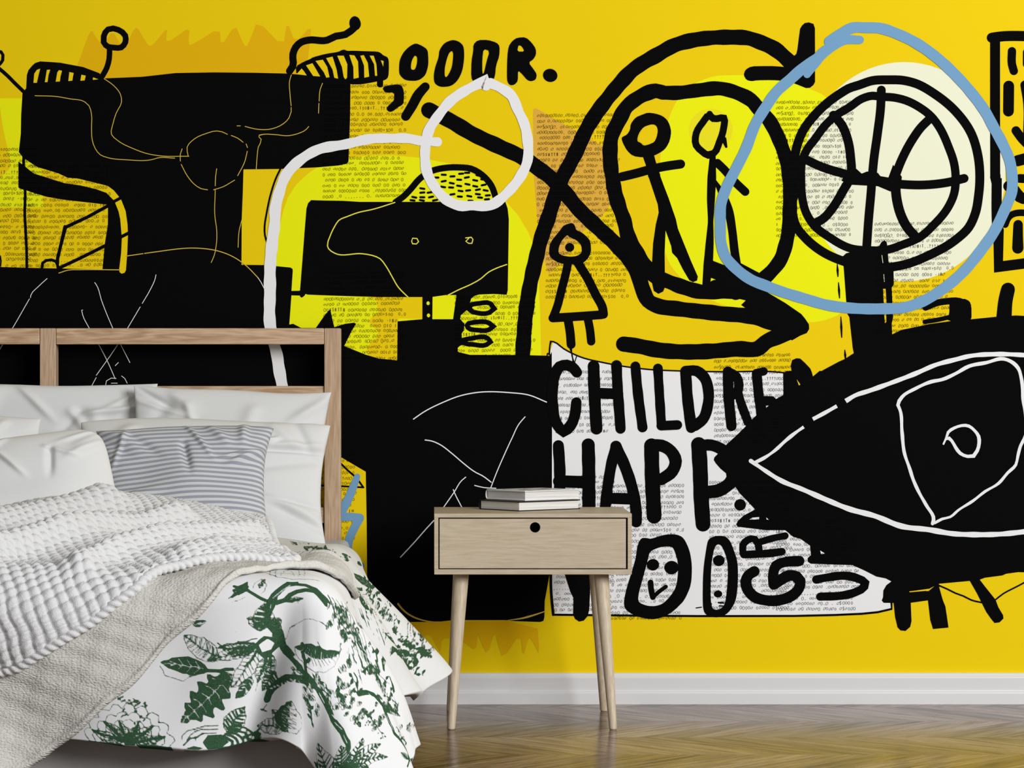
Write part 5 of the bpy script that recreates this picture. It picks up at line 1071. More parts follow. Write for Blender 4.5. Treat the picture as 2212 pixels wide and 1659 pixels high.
    '320,335 -323,335|s186:-326,335 -332,332|s186:-326,335 -329,335|s186:-332,335 -338,332|s186:-332,335 -335,335|s186:-338,335 -344,332|s186:-338,335 -341,335|s186:-344,335 -350,335|s186:-344,335 -350,335|s186:-350,335 -356,335|s186:-350,335 -3'
    '56,335|s186:-356,335 -362,335|s186:-356,335 -362,335|s186:-362,335 -368,335|s186:-362,335 -368,335|s186:-368,335 -374,335|s186:-368,335 -374,335|s186:-287,335 -227,335 -245,335 -263,329 -287,335|s213:-287,335 -227,335|s186:-281,335 -278,335'
    '|s186:-281,335 -275,332|s186:-275,335 -272,335|s186:-275,335 -269,332|s186:-269,335 -266,335|s186:-269,335 -263,332|s186:-263,335 -260,335|s186:-263,335 -257,332|s186:-257,335 -251,335|s186:-257,335 -251,335|s186:-251,335 -245,335|s186:-251'
    ',335 -248,335|s186:-245,335 -239,335|s186:-245,335 -242,335|s186:-239,335 -233,335|s186:-239,335 -236,335|s186:-233,335 -230,335|s186:-233,335 -230,335|f0:-173,323 -164,311 -140,311 -128,326 -143,335 -164,335|s439:-137,314 -122,326 -122,332'
    ' -125,335 -143,335|s403:-134,311 -122,317 -116,323 -113,329 -113,335 -143,335|s367:-131,308 -116,314 -110,320 -104,329 -104,335 -143,335|s330:-128,302 -101,317 -92,335 -143,335|s294:-125,299 -113,302 -101,308 -86,323 -83,329 -83,335 -143,33'
    '5|s231:-185,320 -185,317 -179,311 -170,308 -149,308|s231:-200,320 -194,311 -185,305 -176,302 -146,302|s231:-209,320 -209,314 -200,305 -170,296 -146,296|s303:-206,329 -194,317 -182,314 -173,308|f0:-206,335 -188,329 -170,332 -179,335 -191,335'
    '|f0:-104,335 -86,335 -80,320 -71,326 -77,335 -98,335|s186:-128,311 -116,314 -110,311 -101,302 -101,296 -98,290 -101,281 -101,272 -116,272 -125,275 -137,284 -137,299 -128,311|s213:-128,311 -128,305 -116,287 -107,281 -101,272|s321:-128,305 -1'
    '13,311|s321:-128,305 -137,293|s321:-125,302 -110,308|s321:-125,302 -134,287|s321:-122,296 -107,302|s321:-122,296 -131,284|s321:-119,293 -104,299|s321:-119,293 -128,278|s321:-116,287 -104,293|s321:-116,287 -122,275|s321:-113,284 -101,287|s32'
    '1:-113,284 -116,275|s321:-107,281 -101,281|s321:-107,281 -110,272|s321:-104,275 -101,272|s321:-104,275 -101,272|s249:-104,323 -77,323|s249:-83,335 -83,332|s249:-89,326 -74,326|s249:-80,326 -74,335|s249:-89,329 -98,335|s249:-95,335 -98,326 -'
    '98,314|s249:-104,335 -98,335|s249:-95,332 -92,332|s249:-104,326 -98,326 -74,317|s249:-86,326 -95,314|s249:-107,335 -77,335|s249:-80,335 -89,335 -98,329|s249:-92,332 -83,335 -71,332|s249:-77,320 -83,332|s177:-29,320 -8,314 4,293 1,290 1,284 '
    '-2,278 -8,275 -11,269 -17,263 -26,269 -29,275 -35,278 -47,296 -47,299 -44,302 -44,308 -38,311 -29,320|f0:-29,320 -23,305 -23,296 -20,293 -20,275 -17,269 -17,263 -26,269 -29,275 -35,278 -47,296 -47,299 -44,302 -44,308 -38,311|s177:-26,311 -1'
    '1,308|k128:-26,311 -38,305|s177:-23,305 -8,305|k128:-23,305 -38,302|s177:-23,302 -8,299|k128:-23,302 -35,296|s177:-23,296 -8,296|k128:-23,296 -35,293|s177:-20,293 -8,290|k128:-20,293 -35,290|s177:-20,287 -8,284|k128:-20,287 -32,284|s177:-20'
    ',284 -8,281|k128:-20,284 -29,281|s177:-20,278 -11,275|k128:-20,278 -26,275|s177:-20,275 -14,269|k128:-20,275 -23,272|s186:-32,320 -32,311 -38,308 -44,302 -62,302 -80,311 -65,326 -59,326 -56,329 -44,329 -38,326 -32,320|s213:-32,320 -35,317 -'
    '44,317 -50,314 -65,314 -68,311 -80,311|s186:-35,317 -35,308|s186:-35,317 -44,326|s186:-41,317 -41,308|s186:-41,317 -47,326|s186:-44,317 -44,305|s186:-44,317 -53,326|s186:-50,314 -50,305|s186:-50,314 -59,326|s186:-56,314 -56,305|s186:-56,314'
    ' -62,323|s186:-59,314 -59,305|s186:-59,314 -65,320|s186:-65,314 -65,305|s186:-65,314 -71,317|s186:-68,311 -71,308|s186:-68,311 -74,314|s186:-74,311 -77,311|s186:-74,311 -77,311|s186:-23,317 -23,305 -26,299 -44,287 -53,287 -50,305 -47,311 -3'
    '2,320 -23,317|s213:-23,317 -32,311 -44,293 -53,287|s186:-26,314 -23,305|s186:-26,314 -38,317|s186:-32,311 -26,302|s186:-32,311 -41,314|s186:-35,305 -29,296|s186:-35,305 -44,308|s186:-38,302 -35,293|s186:-38,302 -47,305|s186:-41,299 -38,290|'
    's186:-41,299 -50,299|s186:-44,293 -44,290|s186:-44,293 -50,293|s186:-50,290 -53,287|s186:-50,290 -53,287|s249:-71,287 -62,278|s249:-74,284 -62,290|s186:136,335 136,323 133,314 124,305 100,296 91,296 79,293 64,293 61,302 61,311 70,326 76,332'
    ' 85,335 136,335|s213:136,335 103,323 64,293|s321:127,332 133,317|s321:127,332 109,335|s321:118,329 127,311|s321:118,329 100,335|s321:112,326 121,308|s321:112,326 88,335|s321:103,323 115,305|s321:103,323 82,329|s321:97,317 106,302|s321:97,31'
    '7 76,323|s321:91,314 100,299|s321:91,314 70,317|s321:82,308 88,299|s321:82,308 67,308|s321:76,302 79,296|s321:76,302 64,302|s321:70,299 67,293|s321:70,299 67,293|s186:136,335 124,323 118,323 112,320 79,320 58,326 64,329 70,335 136,335|s213:'
    '136,335 112,335 106,332 97,332 91,329 73,329 67,326 58,326|s321:127,335 124,326|s321:127,335 121,335|s321:121,335 118,326|s321:121,335 112,335|s321:112,335 112,323|s321:112,335 103,335|s321:106,332 103,323|s321:106,332 97,335|s321:97,332 97'
    ',323|s321:97,332 88,335|s321:91,329 88,323|s321:91,329 82,335|s321:82,329 79,323|s321:82,329 73,332|s321:73,329 70,323|s321:73,329 67,329|s321:67,326 58,326|s321:67,326 58,326|s186:142,332 154,320 160,311 160,299 151,284 145,281 136,281 127'
    ',278 121,287 115,302 115,317 121,326 142,332|s213:142,332 139,314 136,311 133,293 130,290 130,284 127,278|s321:142,326 154,314|s321:142,326 127,326|s321:139,320 157,308|s321:139,320 121,323|s321:139,314 157,302|s321:139,314 121,317|s321:136'
    ',311 154,296|s321:136,311 118,311|s321:136,305 151,290|s321:136,305 118,308|s321:133,299 148,287|s321:133,299 118,302|s321:133,293 142,284|s321:133,293 121,296|s321:130,290 136,281|s321:130,290 124,287|s321:130,284 127,281|s321:130,284 127,'
    '281|s186:151,329 166,323 175,317 187,299 193,284 193,260 187,254 148,299 142,311 142,317 145,323 151,329|s213:151,329 169,296 175,281 181,272 187,254|s321:154,323 169,320|s321:154,323 145,317|s321:157,317 175,311|s321:157,317 145,314|s321:1'
    '60,311 181,302|s321:160,311 148,308|s321:163,305 187,293|s321:163,305 151,302|s321:169,296 187,287|s321:169,296 157,293|s321:172,290 190,278|s321:172,290 163,284|s321:175,281 190,269|s321:175,281 169,278|s321:181,272 190,263|s321:181,272 17'
    '8,266|s321:184,263 187,257|s321:184,263 187,257|s186:154,332 181,326 193,317 211,299 226,278 244,236 196,272 166,302 154,320 154,332|s213:154,332 163,326 208,281 244,236|s321:163,326 178,326|s321:163,326 160,314|s321:172,317 187,317|s321:17'
    '2,317 166,305|s321:178,311 196,311|s321:178,311 175,296|s321:187,302 205,299|s321:187,302 184,287|s321:196,293 214,290|s321:196,293 196,278|s321:208,281 223,278|s321:208,281 208,266|s321:217,269 229,266|s321:217,269 220,257|s321:226,260 235'
    ',254|s321:226,260 229,248|s321:235,248 241,239|s321:235,248 241,239|s186:160,332 169,335 181,332 205,320 217,311 259,269 268,254 235,269 226,275 178,311 160,332|s213:160,332 169,329 190,314 202,308 238,281 268,254|s321:169,329 178,332|s321:'
    '169,329 178,314|s321:181,320 190,326|s321:181,320 187,305|s321:190,314 202,320|s321:190,314 199,299|s321:202,308 214,311|s321:202,308 211,290|s321:214,299 223,302|s321:214,299 223,281|s321:226,290 235,290|s321:226,290 235,272|s321:238,281 2'
    '47,281|s321:238,281 247,266|s321:247,272 256,269|s321:247,272 256,260|s321:259,263 268,254|s321:259,263 268,254|s177:148,335 157,332 169,320 172,311 172,302 166,296 160,293 139,314 136,323 136,329 139,335 148,335|f0:148,335 157,311 157,302 '
    '160,293 139,314 136,323 136,329 139,335|s177:151,329 163,323|k128:151,329 142,326|s177:151,326 163,320|k128:151,326 142,323|s177:154,320 166,314|k128:154,320 142,320|s177:154,317 166,311|k128:154,317 145,314|s177:157,311 166,305|k128:157,31'
    '1 148,311|s177:157,308 166,302|k128:157,308 151,305|s177:157,302 163,299|k128:157,302 157,299|s186:154,335 196,335 205,329 220,314 202,314 193,317 187,317 154,335|s213:154,335 178,335 205,323 220,314|s321:160,335 169,335|s321:160,335 163,33'
    '2|s321:166,335 175,335|s321:166,335 172,326|s321:172,335 181,335|s321:172,335 178,323|s321:178,335 187,335|s321:178,335 184,323|s321:184,332 190,335|s321:184,332 190,320|s321:190,329 193,335|s321:190,329 199,317|s321:196,326 202,329|s321:19'
    '6,326 205,317|s321:205,323 211,323|s321:205,323 211,314|s321:214,317 217,314|s321:214,317 217,314|f0:136,335 139,323 148,308 163,308 184,314 172,329 151,335|s195:127,335 127,335|s195:127,335 127,335|s195:133,335 133,335|s195:121,335 124,335'
    '|s195:118,335 121,335|s195:94,335 97,335|s195:127,335 127,335|s195:130,335 133,335|s195:112,335 112,335|s195:100,335 100,335|s195:82,335 85,335|s195:118,335 118,335|s195:115,335 118,335|s195:136,335 139,335|s195:88,335 91,335|s195:145,335 1'
    '48,335|s195:133,335 136,335|s195:97,332 100,335|s195:97,335 97,335|s195:139,335 142,335|s195:121,329 124,332|s195:94,335 97,335|s195:130,329 133,329|s195:130,335 133,335|s195:121,335 124,335|s195:100,335 100,335|s195:91,335 91,335|s195:85,3'
    '35 88,335|s195:88,335 91,335|s195:133,332 136,332|s195:136,335 136,335|s195:127,335 127,335|s195:142,335 145,335|s195:124,335 127,335|s195:124,335 127,335|s195:115,335 118,335|s195:97,335 97,335|s195:106,332 109,332|s195:97,335 100,335|s195'
    ':97,335 100,335|s186:334,182 334,173 316,185 301,203 307,209 316,206 322,200 334,182|s213:334,182 328,188 301,203|s321:328,188 328,179|s321:328,188 319,200|s321:322,191 322,182|s321:322,191 313,203|s321:316,194 316,188|s321:316,194 310,203|'
    's321:313,197 310,194|s321:313,197 307,203|s321:307,200 304,200|s321:307,200 304,200|s186:334,173 343,167 355,149 352,152 370,80 370,86 334,173|s213:334,173 355,137 370,98 370,83|s321:355,137 352,152|s321:355,137 370,89|s321:370,98 352,152|s'
    '321:370,98 370,86|s321:370,95 352,152|s321:370,95 370,83|s321:370,89 352,149|s321:370,89 370,83|s321:370,86 370,83|s321:370,86 370,83|s394:334,182 328,221|s177:334,-31 337,-13 337,5 334,5 331,-1 331,-10 334,-19 334,-31|f0:334,-40 337,-46 33'
    '4,-1 334,-49 334,-43|s177:337,14 340,20 337,35 331,44 334,17 337,14|f0:337,20 334,38 334,35 334,26|s177:328,41 331,41 328,53 322,59 322,53 328,35 328,41|f0:328,44 328,47 322,56 325,47|s177:325,29 328,32 325,44 322,50 319,50 319,44 325,26 32'
    '5,29|f0:325,32 325,38 322,47 322,44 322,38|s177:328,2 331,8 331,17 328,26 325,29 325,5 328,2|f0:328,8 328,20 325,26 325,11|s186:238,128 241,134 256,128 262,122 292,65 277,71 262,86 253,104 238,128|s213:238,128 244,125 262,107 283,74 292,65|'
    's321:244,125 244,134|s321:244,125 250,110|s321:250,119 250,131|s321:250,119 259,95|s321:256,113 256,125|s321:256,113 265,86|s321:262,107 262,119|s321:262,107 271,80|s321:268,98 271,104|s321:268,98 277,74|s321:277,83 280,86|s321:277,83 280,7'
    '1|s321:283,74 286,77|s321:283,74 286,68|s321:286,71 292,65|s321:286,71 292,65|s231:241,65 250,92 250,68 247,50 241,38|f0:244,74 250,77 256,74 253,65|f0:244,74 235,86 229,104 238,92|f0:250,92 256,68 253,59 250,74|f0:250,92 250,107 259,98 259'
    ',83|f0:247,50 247,41 244,32 241,44|f0:247,50 250,59 256,56 253,47|s231:109,20 121,41 130,44 136,53 160,80|s231:124,38 133,38 139,44 148,44 166,65|s339:130,29 136,32 145,32 166,50 172,62|s177:130,20 148,26 154,32 163,35 172,41|s177:133,-1 16'
    '3,29 172,32 178,38|s231:157,-430|s231:154,-448 184,-439|s339:163,-448 196,-445|s339:154,-472 175,-460 196,-454 205,-454|s231:166,-469 187,-463 208,-463 217,-460|s177:169,-478 190,-472 223,-472 235,-475|s177:178,-481 199,-481 211,-478 241,-4'
    '75|s339:172,-502 181,-496 214,-487 247,-487|s231:190,-721|s177:184,-517 205,-511 226,-511 235,-514|s177:106,20 106,29 103,41 97,50 94,50 94,41 97,29 103,17 106,20|f0:103,29 103,35 97,44 97,35 100,29|s177:100,53 100,59 97,68 91,74 88,71 88,6'
    '5 94,53 97,50 100,53|f0:97,56 97,62 94,68 91,68 91,62 94,59|s177:94,62 94,68 91,77 82,80 82,74 85,65 94,62|f0:91,68 88,77 85,74 85,71 88,68|s177:76,89 70,101 61,101 61,95 67,89 73,86 76,89|f0:73,92 70,98 64,98 64,95 70,92|s177:79,68 79,74 7'
    '3,83 67,83 67,77 70,71 79,68|f0:76,74 76,77 73,80 70,80 70,74 73,71|s177:76,50 76,56 67,68 64,65 64,59 67,53 73,47 76,50|f0:73,56 67,65 67,62 70,53|s177:88,47 88,53 79,68 76,65 76,59 79,50 85,44 88,47|f0:85,50 85,56 79,65 79,62 79,56 82,50|'
    's177:100,11 100,23 97,35 94,41 88,44 97,8 100,11|f0:100,14 97,29 91,38 97,17|s231:91,74 109,68 121,83|f0:97,71 91,71 85,77 88,80|f0:97,71 103,62 109,47 100,59|f0:106,68 112,62 118,47 112,53|f0:106,68 100,80 100,89 106,77|f0:112,71 112,62 10'
    '9,62 109,71|f0:112,71 118,71 127,53 121,56|f0:118,80 124,74 130,59 124,68|f0:118,80 112,89 112,98 118,86|s231:175,86 202,50 220,44 229,44|f0:181,77 172,92 166,107 175,98|f0:181,77 187,53 184,44 181,62|f0:196,56 202,62 208,56 202,50|f0:196,5'
    '6 187,71 181,92 190,80|f0:208,50 205,65 205,83 211,62|f0:208,50 205,38 199,38 202,50|f0:223,44 226,32 223,17 220,32|f0:223,44 223,59 232,59 229,47|s177:175,86 178,92 181,92 187,86 196,68 202,41 196,41 187,47 178,71 175,86|f0:175,86 202,41 1'
    '96,41 187,47 178,71|s177:181,77 184,83|k128:181,77 184,59|s177:187,65 190,74|k128:187,65 187,56|s177:190,62 193,65|k128:190,62 190,50|s177:193,56 196,56|k128:193,56 193,47|s177:196,50 199,50|k128:196,50 196,44|s267:49,50 58,56 76,74|s213:58'
    ',47 67,50 88,65|s213:67,41 79,41 100,56|s213:79,26 88,32 100,32 112,38|s267:88,8 112,14 124,20|s267:106,-151 109,-34 115,-25 130,11|s213:118,-208 124,-208 136,-259 145,-268|s159:-41,23 -41,-10 -38,-13 -38,-34 -35,-37 -35,-46 -32,-37 -32,-55'
    ' -26,-37 -20,-4 -20,8 -17,17 -20,20|s159:-50,26 -53,-13 -53,-34 -50,-46 -53,-250 -47,-262 -41,-229 -35,-250 -32,-250 -26,-184 -20,-85 -17,-88 -11,-37 -11,-19 -8,8 -11,20|s159:-59,26 -62,5 -65,-106 -65,-187 -62,-220 -65,-316 -59,-370 -53,-36'
    '7 -47,-349 -41,-358 -38,-376 -26,-316 -20,-238 -14,-190 -5,-88 1,-1 1,20|s213:-68,5 -47,29 -38,29 -20,35 -8,32 1,32 28,23|s177:-62,-19 -35,2 -17,8 1,8|s177:-89,65 -86,53 -74,38 -65,56 -68,71 -74,77|s186:-77,65 -71,59 -71,53 -68,47 -68,38 -7'
    '4,44 -74,47 -80,56 -77,65|s213:-77,65 -77,59 -74,56 -74,50 -68,38|s186:-77,59 -71,59|s186:-77,59 -77,53|s186:-74,56 -71,53|s186:-74,56 -74,50|s186:-74,50 -71,47|s186:-74,50 -74,44|s186:-71,44 -68,41|s186:-71,44 -68,41|s177:166,-490 160,-514'
    ' 154,-550 166,-709 151,-697 124,-562 121,-493 127,-475 136,-463 142,-460 148,-460 157,-466 163,-475 166,-490|f0:166,-490 160,-493 154,-493 151,-490 145,-493 139,-493 136,-490 130,-493 124,-499 121,-493 127,-475 136,-463 142,-460 148,-460 15'
    '4,-463 163,-475|s177:154,-493 151,-556|k128:154,-493 154,-472|s177:151,-490 145,-544|k128:151,-490 148,-472|s177:145,-493 142,-565|k128:145,-493 145,-472|s177:139,-493 136,-559|k128:139,-493 139,-472|s177:136,-490 130,-550|k128:136,-490 133'
    ',-478|s177:130,-493 124,-538|k128:130,-493 127,-484|f0:166,-490 172,-508|s186:187,-727 193,-727 202,-745 208,-763 202,-763 199,-757 193,-754 187,-739 187,-727|s213:187,-727 196,-745 202,-751 208,-763|s186:190,-733 196,-733|s186:190,-733 190'
    ',-745|s186:193,-739 199,-739|s186:193,-739 193,-751|s186:196,-745 202,-745|s186:196,-745 199,-757|s186:202,-751 205,-754|s186:202,-751 202,-760|s186:205,-757 205,-763|s186:205,-757 205,-763|s186:187,-727 190,-721 196,-721 211,-730 214,-739 '
    '208,-742 199,-742 190,-736 187,-727|s213:187,-727 190,-727 199,-733 205,-733 214,-739|s186:190,-727 196,-721|s186:190,-727 193,-739|s186:196,-730 199,-724|s186:196,-730 199,-739|s186:199,-733 205,-727|s186:199,-733 202,-739|s186:205,-733 20'
    '8,-733|s186:205,-733 208,-739|s186:208,-736 214,-736|s186:208,-736 214,-736|s186:187,-727 205,-721 202,-727 196,-730 187,-727|s213:187,-727 196,-721|s186:190,-724|s186:190,-724 196,-730|s186:196,-721|s186:196,-721 199,-727|s186:172,-550 172'
    ',-520|s186:172,-550 178,-559|s186:175,-538 178,-517|s186:175,-538 181,-559|s186:178,-526 181,-520|s186:178,-526 181,-520|s186:187,-727 175,-571 169,-550|s213:187,-727 190,-718|s186:190,-718|s186:190,-718|s186:166,-553 166,-502|s186:166,-553'
    ' 175,-577|s186:169,-511 169,-493|s186:169,-511 172,-508|s186:172,-496 175,-484|s186:172,-496 175,-493|s186:175,-487 178,-481|s186:175,-487 178,-481|s231:127,-748 148,-766 166,-748|f0:133,-754 142,-763 151,-841 139,-787|f0:133,-754 130,-727 '
    '130,-700 136,-730|f0:142,-760 139,-739 139,-715 145,-739|f0:142,-760 145,-820 139,-820 136,-772|f0:151,-760 160,-778 163,-829 154,-793|f0:151,-760 151,-736 157,-724 157,-745|f0:160,-751 157,-772 151,-784 154,-757|f0:160,-751 169,-751 175,-7'
    '63 166,-766|f0:139,-763 136,-781 130,-784 124,-784 118,-781 100,-754 91,-733 85,-718 79,-688 85,-688 91,-691 115,-715 133,-745|k148:133,-757 127,-754 97,-724 85,-703|k128:127,-754 121,-772|k128:127,-754 118,-727|k128:115,-742 109,-757|k128:'
    '115,-742 106,-715|k128:103,-730 97,-739|k128:103,-730 94,-706|k128:91,-715 82,-697|k128:91,-715 82,-697|s231:109,-829 127,-826 133,-784|f0:115,-829|f0:115,-829 112,-772 118,-772 121,-832|f0:127,-826 124,-787 127,-763 130,-817|f0:127,-826 12'
    '1,-823|f0:130,-796 124,-823 124,-793|f0:130,-796 139,-829|s231:283,-760 262,-766 250,-778 238,-799 232,-844 232,-841 259,-847 268,-847 274,-844 280,-808|s231:274,-775 268,-775 259,-781 250,-790 244,-805 238,-844 238,-841 241,-844 253,-844 2'
    '59,-847 271,-847 274,-814|s231:268,-790 259,-793 253,-802 247,-820 247,-847 244,-841 247,-847 247,-844 256,-847 259,-844 265,-850 268,-850 274,-871|s186:289,-769 283,-772 277,-772 268,-763 256,-742 256,-733 262,-733 265,-736 271,-736 280,-7'
    '45 289,-760 289,-769|s213:289,-769 280,-760 277,-754 259,-739 256,-733|s321:286,-766 280,-769|s321:286,-766 286,-757|s321:283,-763 277,-766|s321:283,-763 283,-754|s321:280,-760 271,-766|s321:280,-760 280,-748|s321:277,-754 268,-763|s321:277'
    ',-754 277,-745|s321:274,-751 265,-757|s321:274,-751 274,-742|s321:271,-748 265,-751|s321:271,-748 271,-739|s321:265,-745 262,-748|s321:265,-745 265,-739|s321:262,-742 259,-742|s321:262,-742 262,-736|s321:259,-739 256,-736|s321:259,-739 256,'
    '-736|s186:289,-769 295,-766 307,-766 319,-781 319,-790 322,-796 304,-802 295,-793 289,-781 289,-769|s213:289,-769 322,-796|s321:292,-772 301,-766|s321:292,-772 292,-784|s321:298,-775 304,-769|s321:298,-775 295,-787|s321:301,-778 307,-772|s3'
    '21:301,-778 298,-793|s321:304,-781 310,-775|s321:304,-781 301,-796|s321:307,-784 313,-778|s321:307,-784 307,-796|s321:310,-787 316,-784|s321:310,-787 310,-799|s321:313,-790 319,-790|s321:313,-790 316,-796|s321:319,-793 322,-796|s321:319,-79'
    '3 322,-796|s177:310,-853 313,-865 310,-820 307,-814 301,-820 304,-868 301,-847 304,-847 310,-853|f0:307,-847 307,-823 304,-823 304,-859 304,-847|s177:307,-814 310,-805 310,-799 307,-796 304,-796 301,-802 301,-820 307,-814|f0:304,-811 307,-8'
    '05 307,-799 304,-799 301,-805 304,-811|s177:316,-793 319,-787 319,-781 316,-778 313,-778 307,-793 310,-796 316,-793|f0:313,-790 316,-787 316,-781 313,-784 310,-787 313,-790|s177:298,-793 301,-787 301,-781 298,-778 292,-784 289,-793 292,-799'
    ' 298,-793|f0:295,-793 298,-787 298,-784 295,-784 292,-787 292,-793|s177:289,-805 292,-799 292,-790 289,-787 283,-796 283,-805 286,-808 289,-805|f0:289,-802 289,-793 286,-793 286,-802|s177:286,-853 286,-817 283,-811 280,-814 277,-844 283,-85'
    '3 286,-853|f0:283,-847 286,-865 283,-820 283,-871 280,-856 280,-844|s177:295,-850 295,-847 295,-871 289,-859 286,-847 289,-850 295,-850|f0:292,-847 295,-853 289,-847 289,-850 289,-847|s177:277,-853 280,-868 277,-817 274,-814 271,-817 271,-8'
    '59 271,-847 277,-853|f0:274,-841 274,-820 271,-823 274,-856|s177:277,-814 280,-805 280,-799 277,-796 274,-799 274,-817 277,-814|f0:277,-808 280,-802 277,-802 277,-799 274,-805 274,-811|s177:280,-787 283,-781 283,-775 280,-775 277,-781 277,-'
    '784 280,-787|f0:280,-784 283,-781 283,-778 280,-778 277,-781 280,-784|s177:271,-787 274,-781 274,-778 271,-775 268,-778 265,-787 268,-790 271,-787|f0:271,-784 271,-778 268,-781 268,-784|s177:259,-808 262,-802 262,-790 256,-799 256,-811 259,'
    '-808|f0:259,-805 262,-799 259,-796 256,-802 259,-805|s177:268,-829 271,-817 271,-808 268,-805 265,-808 262,-817 265,-859 268,-859 268,-829|f0:271,-868 268,-811 265,-811 265,-826|s213:205,-568 223,-577 223,-511 238,-493|s177:295,-724 289,-73'
    '0 277,-730 268,-724 235,-583 220,-505 226,-508 229,-514 235,-517 241,-523 247,-532 253,-544 262,-574 268,-580 295,-724|f0:295,-724 289,-724 283,-721 253,-565 247,-562 247,-583 229,-523 223,-514 220,-505 226,-508 229,-514 235,-517 241,-523 2'
    '47,-532 253,-544 262,-574 268,-580|s177:283,-721 280,-727|k128:283,-721 259,-577|s177:253,-565|k128:253,-565 256,-586|s177:247,-562|k128:247,-562 241,-535|s177:247,-583 238,-565|k128:247,-583 238,-526|s177:232,-532 229,-535|k128:232,-532 23'
    '2,-520|s177:229,-523 223,-520|k128:229,-523 226,-514|f0:253,-517 283,-577 295,-580 307,-586 280,-538 268,-520|s231:301,-718 295,-586 325,-718 349,-742|f0:304,-718 286,-580 295,-586 310,-718|f0:304,-718 271,-571 262,-538 271,-550|f0:310,-715'
    ' 313,-727 310,-739 307,-727|f0:310,-715 295,-583|f0:295,-586 310,-718 280,-580 292,-601|f0:295,-586 325,-730 319,-724|f0:331,-724 331,-736 328,-748 325,-736|f0:331,-724 334,-712 322,-598 337,-724|f0:343,-736 337,-730 337,-715 343,-724|f0:34'
    '3,-736 343,-748 337,-757 337,-745|s231:301,-742 298,-757 298,-772 310,-775|f0:298,-751 307,-748 310,-754 304,-754|f0:298,-751 295,-742 298,-733 301,-739|f0:298,-763 304,-748 304,-757|f0:298,-763 292,-769 286,-769 292,-763|f0:301,-772 298,-7'
    '66 301,-754 301,-763|f0:301,-772 298,-781 289,-790 292,-778|f0:307,-775 310,-781 310,-790 304,-784|f0:307,-775 307,-766 313,-757 313,-766|s186:-125,-1594 -122,-1573 -119,-1564 -116,-1561 -110,-1576 -110,-1591 -113,-1600 -122,-1600 -125,-159'
    '4|s213:-125,-1594 -119,-1588 -113,-1588 -110,-1591|s186:-122,-1591 -122,-1573|s186:-122,-1591 -122,-1600|s186:-122,-1591 -119,-1570|s186:-122,-1591 -119,-1600|s186:-119,-1588 -116,-1573|s186:-119,-1588 -116,-1600|s186:-116,-1588 -113,-1579|'
    's186:-116,-1588 -113,-1597|s186:-113,-1588 -110,-1588|s186:-113,-1588 -110,-1588|f0:-107,-1552 -101,-1528 -104,-1549 -104,-1552|k148:-107,-1540|k128:-95,-1324 -89,-1213|k128:-95,-1324 -92,-1324|k128:-89,-1234 -86,-1225|k128:-89,-1234 -86,-1'
    '225|s186:-86,-1321 -77,-1177 -71,-1108 -62,-1045 -59,-1075 -65,-1165 -68,-1192 -71,-1204 -80,-1324 -86,-1321|s213:-86,-1321 -80,-1228 -74,-1216 -65,-1117 -59,-1075|s186:-80,-1228 -77,-1186|s186:-80,-1228 -80,-1321|s186:-77,-1222 -71,-1147|s'
    '186:-77,-1222 -71,-1198|s186:-74,-1216 -68,-1096|s186:-74,-1216 -71,-1219|s186:-68,-1159 -62,-1066|s186:-68,-1159 -65,-1159|s186:-65,-1117 -59,-1078|s186:-65,-1117 -59,-1078|s186:-89,-1528 -83,-1507 -86,-1528 -89,-1528|s213:-89,-1528 -86,-1'
    '495|s186:-86,-1495|s186:-86,-1495 -83,-1501|s186:-71,-1201 -71,-1177|s186:-71,-1201 -68,-1201|s186:-71,-1216 -68,-1153|s186:-71,-1216 -68,-1216|s186:-68,-1189 -62,-1096|s186:-68,-1189 -65,-1171|s186:-62,-1129 -59,-1066|s186:-62,-1129 -59,-1'
    '066|f0:-71,-1534 -68,-1507 -56,-1510 -56,-1531 -59,-1540 -65,-1549 -65,-1546 -68,-1543|k148:-68,-1528 -62,-1522 -59,-1522 -59,-1531|k128:-65,-1525 -62,-1513|k128:-65,-1525 -62,-1537|k128:-59,-1522 -56,-1528|k128:-59,-1522 -56,-1528|s186:-35'
    ',-892 -35,-826 -29,-784 -23,-766 -26,-793 -29,-853 -32,-883 -35,-892|s213:-35,-892 -29,-799 -23,-766|s321:-35,-883 -35,-835|s321:-35,-883 -29,-850|s321:-32,-841 -32,-808|s321:-32,-841 -29,-838|s321:-29,-811 -29,-787|s321:-29,-811 -26,-808|s'
    '321:-29,-799 -26,-775|s321:-29,-799 -26,-790|s321:-26,-781 -23,-766|s321:-26,-781 -23,-766|s186:-26,-913 -20,-835 -14,-799 -8,-781 -5,-781 -20,-910 -23,-913 -26,-913|s213:-26,-913 -14,-823 -5,-781|s321:-23,-898 -20,-841|s321:-23,-898 -20,-9'
    '01|s321:-20,-874 -17,-817|s321:-20,-874 -17,-883|s321:-14,-823 -14,-802|s321:-14,-823 -11,-823|s321:-11,-808 -8,-784|s321:-11,-808 -8,-802|s321:-8,-793 -5,-781|s321:-8,-793 -5,-781|f0:-14,-850 -11,-784 -5,-757 -2,-751 1,-751 -2,-772 -2,-787'
    ' -11,-847|k148:-11,-820 -8,-790 -2,-763|k128:-8,-799 -5,-766|k128:-8,-799 -5,-793|k128:-5,-775 -2,-760|k128:-5,-775 -2,-760|s186:-5,-820 -2,-772 4,-757 4,-763 7,-766 1,-817 -2,-826 -5,-820|s213:-5,-820 1,-784 7,-766|s321:-2,-802 -2,-778|s32'
